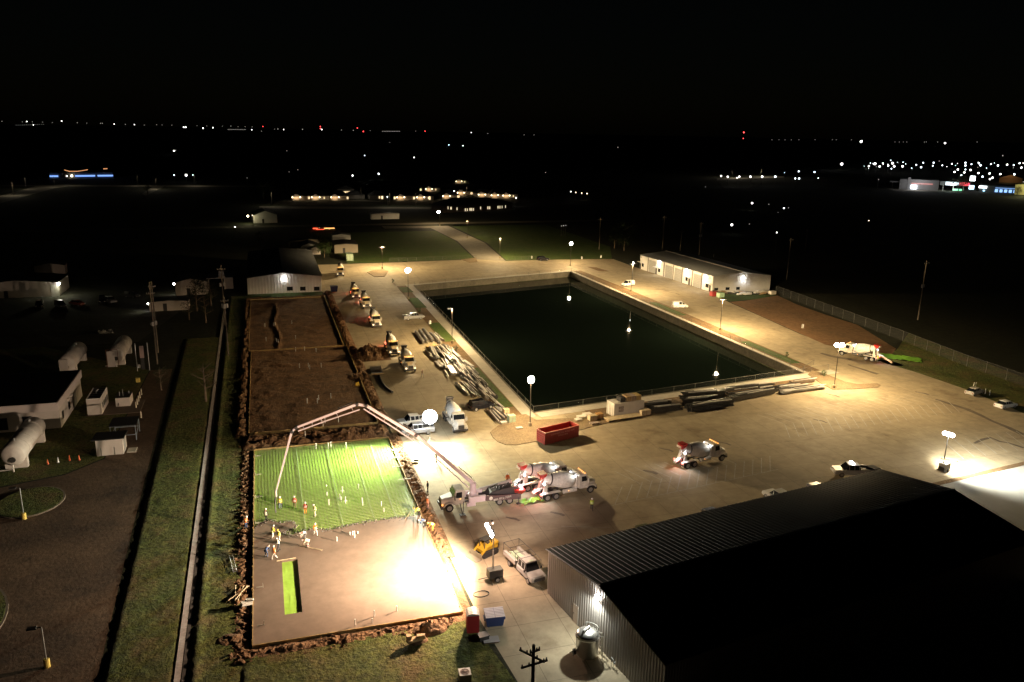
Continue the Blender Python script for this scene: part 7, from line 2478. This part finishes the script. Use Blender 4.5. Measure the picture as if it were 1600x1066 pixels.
# ================================================================ FAR COMMERCIAL STRIP ON THE RIGHT
def faced(px, py): 
    c = at(px, py)
    return c, atan2(c.y, c.x) - pi / 2
gz_ = lambda X, Y: (1390 + X / 7.62, 245 + Y / 7.62)
c, rz_ = faced(*gz_(110, 385))
T = thing('gas_station', 'white lit gas station store with red and blue lights', 'shop', c, rz_)
KX = c.length / FPX
W_ = (470 - 110) / 7.62 * KX * 1.02
Hh = 10.0
MB().bx(0, W_, 0, 25, 0, Hh).build('wall', mat('store_white', (.45, .44, .43), .6), T)
MB().bx(W_ * .2, W_ * .28, -.6, -.01, 0, Hh + 2).bx(W_ * .72, W_, -.5, -.01, 0, Hh * .8).build('pier', MATS['store_white'], T)
MB().bx(-9, 0, 2, 12, 6.5, 7.6).bx(-7, -6, 6, 7, 0, 6.5).build('canopy', MATS['store_white'], T)
MB().bx(W_ * .3, W_ * .45, -1.2, -.02, .8, 4.4).build('lit_entrance', glow('entrance_glow', (.8, .9, 1), 5), T)
MB().bx(W_ * .3, W_ * .85, -1.0, -.3, 5.6, 6.6).build('red_band', glow('red_band_glow', (1, .25, .2), .5), T)
MB().bx(W_ + 1, W_ + 26, 3, 10, 5.5, 9.2).build('fuel_canopy', MATS['store_white'], T)
MB().bx(W_ + 6, W_ + 18, 2.4, 2.9, 5.8, 8.8).build('canopy_light', glow('canopy_glow', (.75, .95, 1), 1.8), T)
MB().bx(W_ + 18.2, W_ + 26, 2.4, 2.9, 5.8, 8.8).build('red_sign', glow('red_sign2', (1, .05, .08), 1.6), T)
MB().bx(W_ + 13, W_ + 21, 3.2, 3.6, .6, 2.4).build('pump_glow', glow('green_glow', (.2, 1, .5), 1.2), T)
b = MB()
for k in range(3): b.bx(W_ + 4 + k * 9, W_ + 4.6 + k * 9, 5.4, 6, 0, 5.49)
b.build('canopy_post', WHITE_M, T)
lamp(T, (W_ * .5, -14, 9), 3500, (.95, .95, 1), 'POINT', rad=1)
lamp(T, (W_ + 12, 0, 5), 2500, (.85, 1, .95), 'POINT', rad=1)
c, rz_ = faced(*gz_(965, 395))
T = thing('pylon_sign', 'tall bright white and red pylon sign beside the far store', 'sign', c, rz_)
k = c.length / FPX / 7.62
MB().bx(-1, 1, 0, .8, 0, 16).build('post', DARKM, T)
MB().bx(-22 * k, 26 * k, -.3, .5, 90 * k, 138 * k).build('upper_panel', glow('white_sign', (.95, 1, 1), 5), T)
MB().bx(-20 * k, 28 * k, -.3, .5, 5 * k, 45 * k).build('lower_panel', glow('blue_white_sign', (.6, .85, 1), 2.5), T)
MB().bx(-55 * k, -15 * k, -.3, .5, 40 * k, 66 * k).build('red_panel', glow('pink_sign', (1, .1, .25), 1.4), T)
c, rz_ = faced(*gz_(1060, 420))
T = thing('strip_store', 'low store with a white sign and rows of blue lights', 'shop', c, rz_)
k = c.length / FPX / 7.62
MB().bx(0, 330 * k, 2, 30, 0, 70 * k).build('wall', mat('store_dark', (.10, .11, .13), .7), T)
MB().bx(-5 * k, 65 * k, 1, 1.9, 40 * k, 60 * k).build('white_sign', glow('white_sign', (.95, 1, 1), 5), T)
b = MB()
for j in range(5): b.bx((140 + j * 40) * k, (165 + j * 40) * k, 1, 1.9, 6 * k, 34 * k)
b.build('blue_bays', glow('blue_bays_glow', (.30, .55, 1), 1.6), T)
MB().bx(140 * k, 330 * k, 1, 1.9, 44 * k, 50 * k).build('blue_band', glow('blue_band_glow', (.25, .5, 1), .9), T)
MB().bx(35 * k, 52 * k, .6, .9, 8 * k, 24 * k).build('blue_panel', glow('cyan_panel', (.4, .8, 1), 2.5), T)
c, rz_ = faced(*gz_(1478, 455))
T = thing('yellow_lit_hall', 'cream hall wall lit yellow at the right edge of the strip', 'building', c, rz_)
MB().bx(0, 55, 8, 40, 0, 95 * k).prof([(0, 95 * k), (55, 95 * k), (55, 96 * k), (20, 120 * k)], 8, 40).build('wall', mat('yellow_cream', (.55, .50, .26), .7), T)
lamp(T, (14, -4, 8), 7500, (1, .93, .45), 'POINT', rad=1)
lamp(T, (6, -30, 9), 4500, (1, .93, .45), 'POINT', rad=1)
c, rz_ = faced(*gz_(1300, 305))
T = thing('brown_lit_house', 'brown house lit by a yard lamp above the blue store', 'house', c, rz_)
MB().bx(0, 24, 0, 12, 0, 5).prof([(-1, 5.02), (25, 5.02), (12, 9.5)], -1, 13).build('wall', mat('brown_wall', (.30, .17, .08), .8), T)
lamp(T, (10, -12, 9), 1600, (1, .7, .35), 'POINT', rad=1)
# blue lit canopy store far left
sa_ = at(78, 279)
c, rz_ = faced(78, 279)
T = thing('blue_store', 'far store with a long blue light band and orange roof strips', 'shop', c, rz_)
k = c.length / FPX
MB().bx(0, 76 * k, 2, 20, 0, 5).build('wall', MATS['store_dark'], T)
MB().bx(0, 10 * k, 1, 1.9, 1.8 * k, 3.8 * k).bx(30 * k, 54 * k, 1, 1.9, 1.8 * k, 3.8 * k).bx(57 * k, 76 * k, 1, 1.9, 1.8 * k, 3.8 * k).build('blue_band', glow('deep_blue_glow', (.22, .42, 1), 1.3), T)
MB().ball((26 * k, 1, 3 * k), 1.3 * k).build('white_lamp', WARM_LENS, T)
MB().tube([(18 * k, 1, 11 * k), (24 * k, 1, 9 * k), (34 * k, 1, 9 * k), (46 * k, 1, 11 * k)], .45 * k, 5).tube([(65 * k, 1, 12 * k), (70 * k, 1, 12.2 * k)], .6 * k, 5).build('orange_strip', glow('orange_strip_glow', (1, .42, .15), .9), T)

# ================================================================ FAR LIGHTS
LC = dict(w=glow('far_white', (1, .97, .92), 6), c=glow('far_cool', (.82, .93, 1), 6), y=glow('far_warm', (1, .80, .5), 4.5), r=glow('far_red', (1, .06, .06), 5), d=glow('far_dim', (1, .92, .8), .6), g=glow('far_green', (.4, 1, .8), 2.5))
def far_light(px, py, s, colr, label, group, dist=None, h=9.0):
    "s = apparent diameter in photo pixels"
    d = ray(px, py)
    zt = (CAMH - h)
    if dist is None and d.z < -0.008:
        t_ = (h - CAMH) / d.z
        p = d * t_
        z = h
    else:
        D = dist or 6000
        t_ = D / hypot(d.x, d.y)
        p = d * t_
        z = max(h, CAMH + d.z * t_)
    r_ = s * .36 * V((p.x, p.y, z - CAMH)).length / FPX
    b = MB().tube([(0, 0, 0), (0, 0, z)], max(.08, r_ * .12), 5)
    b.ball((0, 0, z), r_, 8, 6, 1)
    o = b.build('street_light' if colr != 'r' else 'beacon_mast', [DARKM, LC[colr]], loc=(p.x, p.y, 0))
    tag(o, label, 'street light' if colr != 'r' else 'beacon', group)


FL = 'street light in the bright dotted field on the far right'
for X, Y in ((35, 78), (57, 115), (155, 115), (903, 72), (903, 105), (773, 182), (812, 153), (890, 187), (855, 222), (1062, 78), (1083, 103), (1290, 105), (1400, 95), (1548, 78), (1570, 130), (1190, 200), (1318, 207), (1485, 210), (1107, 238), (1195, 267), (1225, 250), (1057, 195), (965, 158), (525, 72), (375, 125)):
    far_light(*gz_(X, Y), 2.9 if Y > 100 else 2.6, 'w' if X % 3 else 'c', FL, 'street lights far right')
for X, Y in ((22, 142), (318, 98), (400, 72), (515, 108), (628, 103), (743, 85), (975, 88), (903, 153), (1207, 87), (1477, 100), (983, 230)):
    far_light(*gz_(X, Y), 2.1, 'c', FL, 'street lights far right')
random.seed(77)
for k in range(26):
    far_light(1390 + random.uniform(-40, 215), 246 + random.triangular(3, 20, 9), random.uniform(.8, 1.5), random.choice('cwd'), FL, 'street lights far right')
far_light(*gz_(785, 105), 1.6, 'g', 'greenish light in the bright dotted field on the far right', 'street lights far right')
z4 = lambda X, Y: (1200 + X / 3.9475, 180 + Y / 3.9475)
z3 = lambda X, Y: (800 + X / 3.9475, 180 + Y / 3.9475)
z2 = lambda X, Y: (400 + X / 3.9475, 180 + Y / 3.9475)
z1 = lambda X, Y: (0 + X / 3.9475, 150 + Y / 3.9475)
for X, Y, s in ((455, 302, 4.6), (660, 300, 4.2), (622, 315, 2.8), (688, 317, 3.2), (768, 297, 3.8), (742, 312, 2.8), (778, 316, 3.2), (710, 297, 1.8), (762, 330, 1.6), (830, 316, 3.4)):
    far_light(*z4(X, Y), s, 'w', 'bright street light left of the dotted field', 'street lights far right')
for X, Y, s in ((45, 380, 3.8), (168, 391, 2.8), (192, 391, 3.0), (190, 347, 2.6), (287, 351, 2.8), (310, 389, 1.8), (102, 355, 1.0)):
    far_light(*z4(X, Y), s, 'c', 'street light along the far lit road on the right', 'street lights along the far right road')
for X, Y, s in ((1290, 376, 3.2), (1331, 381, 3.4), (1402, 380, 3.4), (1388, 387, 2.0), (1471, 380, 3.6), (1543, 380, 3.8)):
    far_light(*z3(X, Y), s, 'w', 'street light along the far lit road on the right', 'street lights along the far right road')
sheet('far_lit_road', [at(1120, 279)[:2], at(1120, 282)[:2], at(1225, 277.5)[:2], at(1225, 275.5)[:2]], .02, G_FARROAD)
for X, Y, s, colr, lab in ((575, 163, 4.4, 'w', 'big white light alone on the right horizon'), (1092, 173, 3.0, 'w', 'smaller white light on the right horizon'), (1448, 250, 1.8, 'd', 'faint light above the dotted field'), (98, 574, 2.8, 'c', 'light in a dark yard beyond the shop'), (126, 572, 1.4, 'd', 'faint light beside the dark yard light'), (62, 600, 1.0, 'd', 'tiny light below the dark yard light'), (5, 550, 1.4, 'd', 'faint light left of the dark yard light'),
                           (55, 724, 2.6, 'w', 'white light low in the dark field beyond the shop'), (622, 651, 1.8, 'y', 'yellowish light alone in the dark right field'), (1575, 412, 1.6, 'd', 'faint light at the right edge of the strip'), (682, 397, 1.8, 'd', 'lamp at the left end of the gas station lot')):
    far_light(*z4(X, Y), s, colr, lab, 'scattered far lights')
for X, Y, s, colr, lab in ((1356, 677, 4.6, 'w', 'bright yard light in the dark beyond the shop roof'), (1481, 543, 3.6, 'w', 'white yard light higher beyond the shop roof'), (1464, 672, 1.4, 'd', 'tiny light right of the bright yard light'), (1193, 443, 1.4, 'd', 'tiny light below the far lit road'), (363, 472, 2.2, 'w', 'white porch light in the small far cluster'), (393, 477, 2.2, 'y', 'warm porch light second in the small far cluster'), (430, 481, 2.2, 'y', 'warm porch light third in the small far cluster'), (463, 484, 2.4, 'y', 'warm porch light last in the small far cluster'),
                           (207, 354, 1.4, 'd', 'faint light above the houses'), (75, 122, 1.0, 'd', 'left of two tiny lights right of the horizon strip'), (136, 122, 1.0, 'd', 'right of two tiny lights right of the horizon strip'), (653, 199, 1.5, 'd', 'lone faint light below the middle horizon'), (25, 510, 2.4, 'w', 'bright light at the right end of the house street'), (318, 682, 2.2, 'd', 'row of small lights on a dark shed far behind the lamp'), (305, 684, 1.8, 'd', 'small light beside the dark shed lights'), (332, 680, 1.6, 'd', 'small light on the right of the dark shed'), (748, 908, 3.0, 'c', 'small white light on the shop-side pole')):
    far_light(*z3(X, Y), s, colr, lab, 'scattered far lights', h=5 if Y < 800 else 8)
for X, Y, s, colr in ((115, 87, .9, 'd'), (135, 86, 1.6, 'd'), (170, 89, 1.6, 'w'), (287, 88, 1.5, 'd'), (405, 89, 2.0, 'w'), (527, 92, 1.2, 'd'), (600, 94, 1.4, 'd'), (1328, 108, 1.5, 'w'), (1430, 114, 1.2, 'd'), (35, 99, 1.0, 'd'), (705, 95, .9, 'd'), (985, 99, .9, 'd')):
    far_light(*z2(X, Y), s, colr, 'tiny light on the middle horizon', 'horizon lights')
for k in range(22):
    far_light(*z2(780 + k * 5, 100), .7 + .5 * (k % 3 == 0), 'd', 'tiny light of the lit strip on the middle horizon', 'horizon lights', dist=7000)
for X, Y, s, lab in ((397, 70, 1.6, 'red beacon on the left of the pair above the horizon'), (397, 82, 1.8, 'red beacon lower on the left mast'), (625, 80, 1.8, 'red beacon right of the pair above the horizon'), (662, 101, 2.0, 'low red beacon on the middle horizon'), (1043, 99, 1.6, 'small red beacon right of the horizon strip'), (43, 70, 1.3, 'faint red beacon at the left of the middle horizon')):
    far_light(*z2(X, Y), s, 'r', lab, 'red beacons', dist=6500)
for X, Y, s, lab in ((1430, 107, 2.8, 'bright red beacon on the right horizon mast'), (1427, 144, 1.8, 'lower red beacon on the right horizon mast')):
    far_light(*z3(X, Y), s, 'r', lab, 'red beacons', dist=6500)
for X, Y, s, colr, lab in ((596, 373, 3.0, 'w', 'pinkish white light just above the houses'), (757, 362, 3.2, 'c', 'cool white light above the houses'), (670, 249, 1.8, 'c', 'lone cool light far above the houses'), (975, 261, 2.2, 'w', 'white light right of the lone cool light'), (1190, 184, 1.6, 'c', 'left of two cool lights far right of the houses'), (1277, 189, 1.8, 'c', 'right of two cool lights far right of the houses'), (825, 169, 1.0, 'd', 'faint light below the horizon strip'),
                           (190, 220, 1.0, 'd', 'faint light left of the lone cool light'), (258, 337, 1.2, 'd', 'faint light above the left houses'), (204, 350, 1.0, 'd', 'fainter light above the left houses'), (810, 504, 2.2, 'c', 'cool porch lamp between the lit houses'), (1223, 468, 2.4, 'w', 'white porch lamp on the upper street')):
    far_light(*z2(X, Y), s, colr, lab, 'scattered far lights', h=6)
for X, Y, s in ((165, 158, 1.6), (200, 160, .9), (138, 160, .9), (262, 162, .9), (380, 155, 1.8), (477, 166, 1.1), (535, 168, .9), (620, 169, 1.2), (631, 169, 1.2), (704, 174, 1.4), (773, 176, 1.0), (829, 177, 1.5), (890, 180, .9), (966, 178, 1.0), (1000, 179, .9), (1060, 181, 1.0), (1133, 193, 2.2), (1146, 193, 2.2), (1252, 199, 2.2), (1313, 196, 2.0), (1275, 185, .8), (1215, 183, .8), (1372, 187, .9), (1424, 186, 1.0), (1468, 190, .9), (1512, 190, .9), (1555, 191, 1.0), (1553, 209, 1.5), (12, 157, 1.0), (206, 179, 1.4), (322, 164, .8)):
    far_light(*z1(X, Y), s, 'w' if s > 1.3 else 'd', 'tiny light in the long row on the left horizon', 'horizon lights', dist=7000)
for k in range(22): far_light(*z1(1405 + k * 5.2, 207.5), .8, 'd', 'tiny light of the dotted row on the left horizon', 'horizon lights', dist=7000)
for k in range(14): far_light(*z1(100 + k * 13, 181 - k * .4), .6, 'd', 'tiny light of the faint row on the left horizon', 'horizon lights', dist=7000)
for X, Y, s, colr, lab in ((1073, 339, 2.6, 'w', 'white double light over the dark left fields'), (1083, 336, 1.4, 'd', 'small twin of the white double light'), (1148, 489, 4.0, 'w', 'bright light beside the left highway'), (1074, 488, 2.0, 'c', 'small cool light left of the bright highway light'), (1190, 488, 1.6, 'c', 'small cool light right of the bright highway light'), (412, 495, 2.2, 'w', 'white light in the far blue store band'), (1449, 809, 2.0, 'w', 'white light in the dark above the white warehouse'), (1557, 737, 1.8, 'y', 'warm lamp beside the white gabled house'), (1524, 506, 1.0, 'd', 'faint light left of the houses')):
    far_light(*z1(X, Y), s, colr, lab, 'scattered far lights', h=6)
for X in (24, 68, 105, 144, 191, 290, 397, 421, 515, 783, 810, 835, 856, 965, 977, 1046, 1290):
    far_light(*z4(X, 152 + (X > 600) * 14), .9, 'd', 'tiny light in the faint row on the right horizon', 'horizon lights', dist=7000)
# street lamps that light the far roads
for px_, py_, p_ in ((305, 291, 900), (110, 290, 500), (215, 291, 500), (40, 296, 700), (20, 306, 1100), (244, 296, 1400), (85, 293, 700), (610, 323, 1200), (650, 323, 900), (730, 310, 500), (565, 312, 400), (425, 322, 900), (1190, 276, 9000), (1145, 278, 7000)):
    c = at(px_, py_)
    T = thing('street_lamp', 'dim street lamp beside a faintly lit far road', 'street lamp', (c.x, c.y + 2, 0), 0, 'dim street lamps on the far roads')
    MB().tube([(0, 0, 0), (0, 0, 8.2), (0, -1.2, 8.6)], .09, 6).build('pole', POLE, T)
    MB().rbox((0, -1.5, 8.6), (.3, .8, .14)).build('lamp_head', POLE, T)
    lamp(T, (0, -1.6, 8.2), p_, (1, .88, .65), 'POINT', rad=.2)
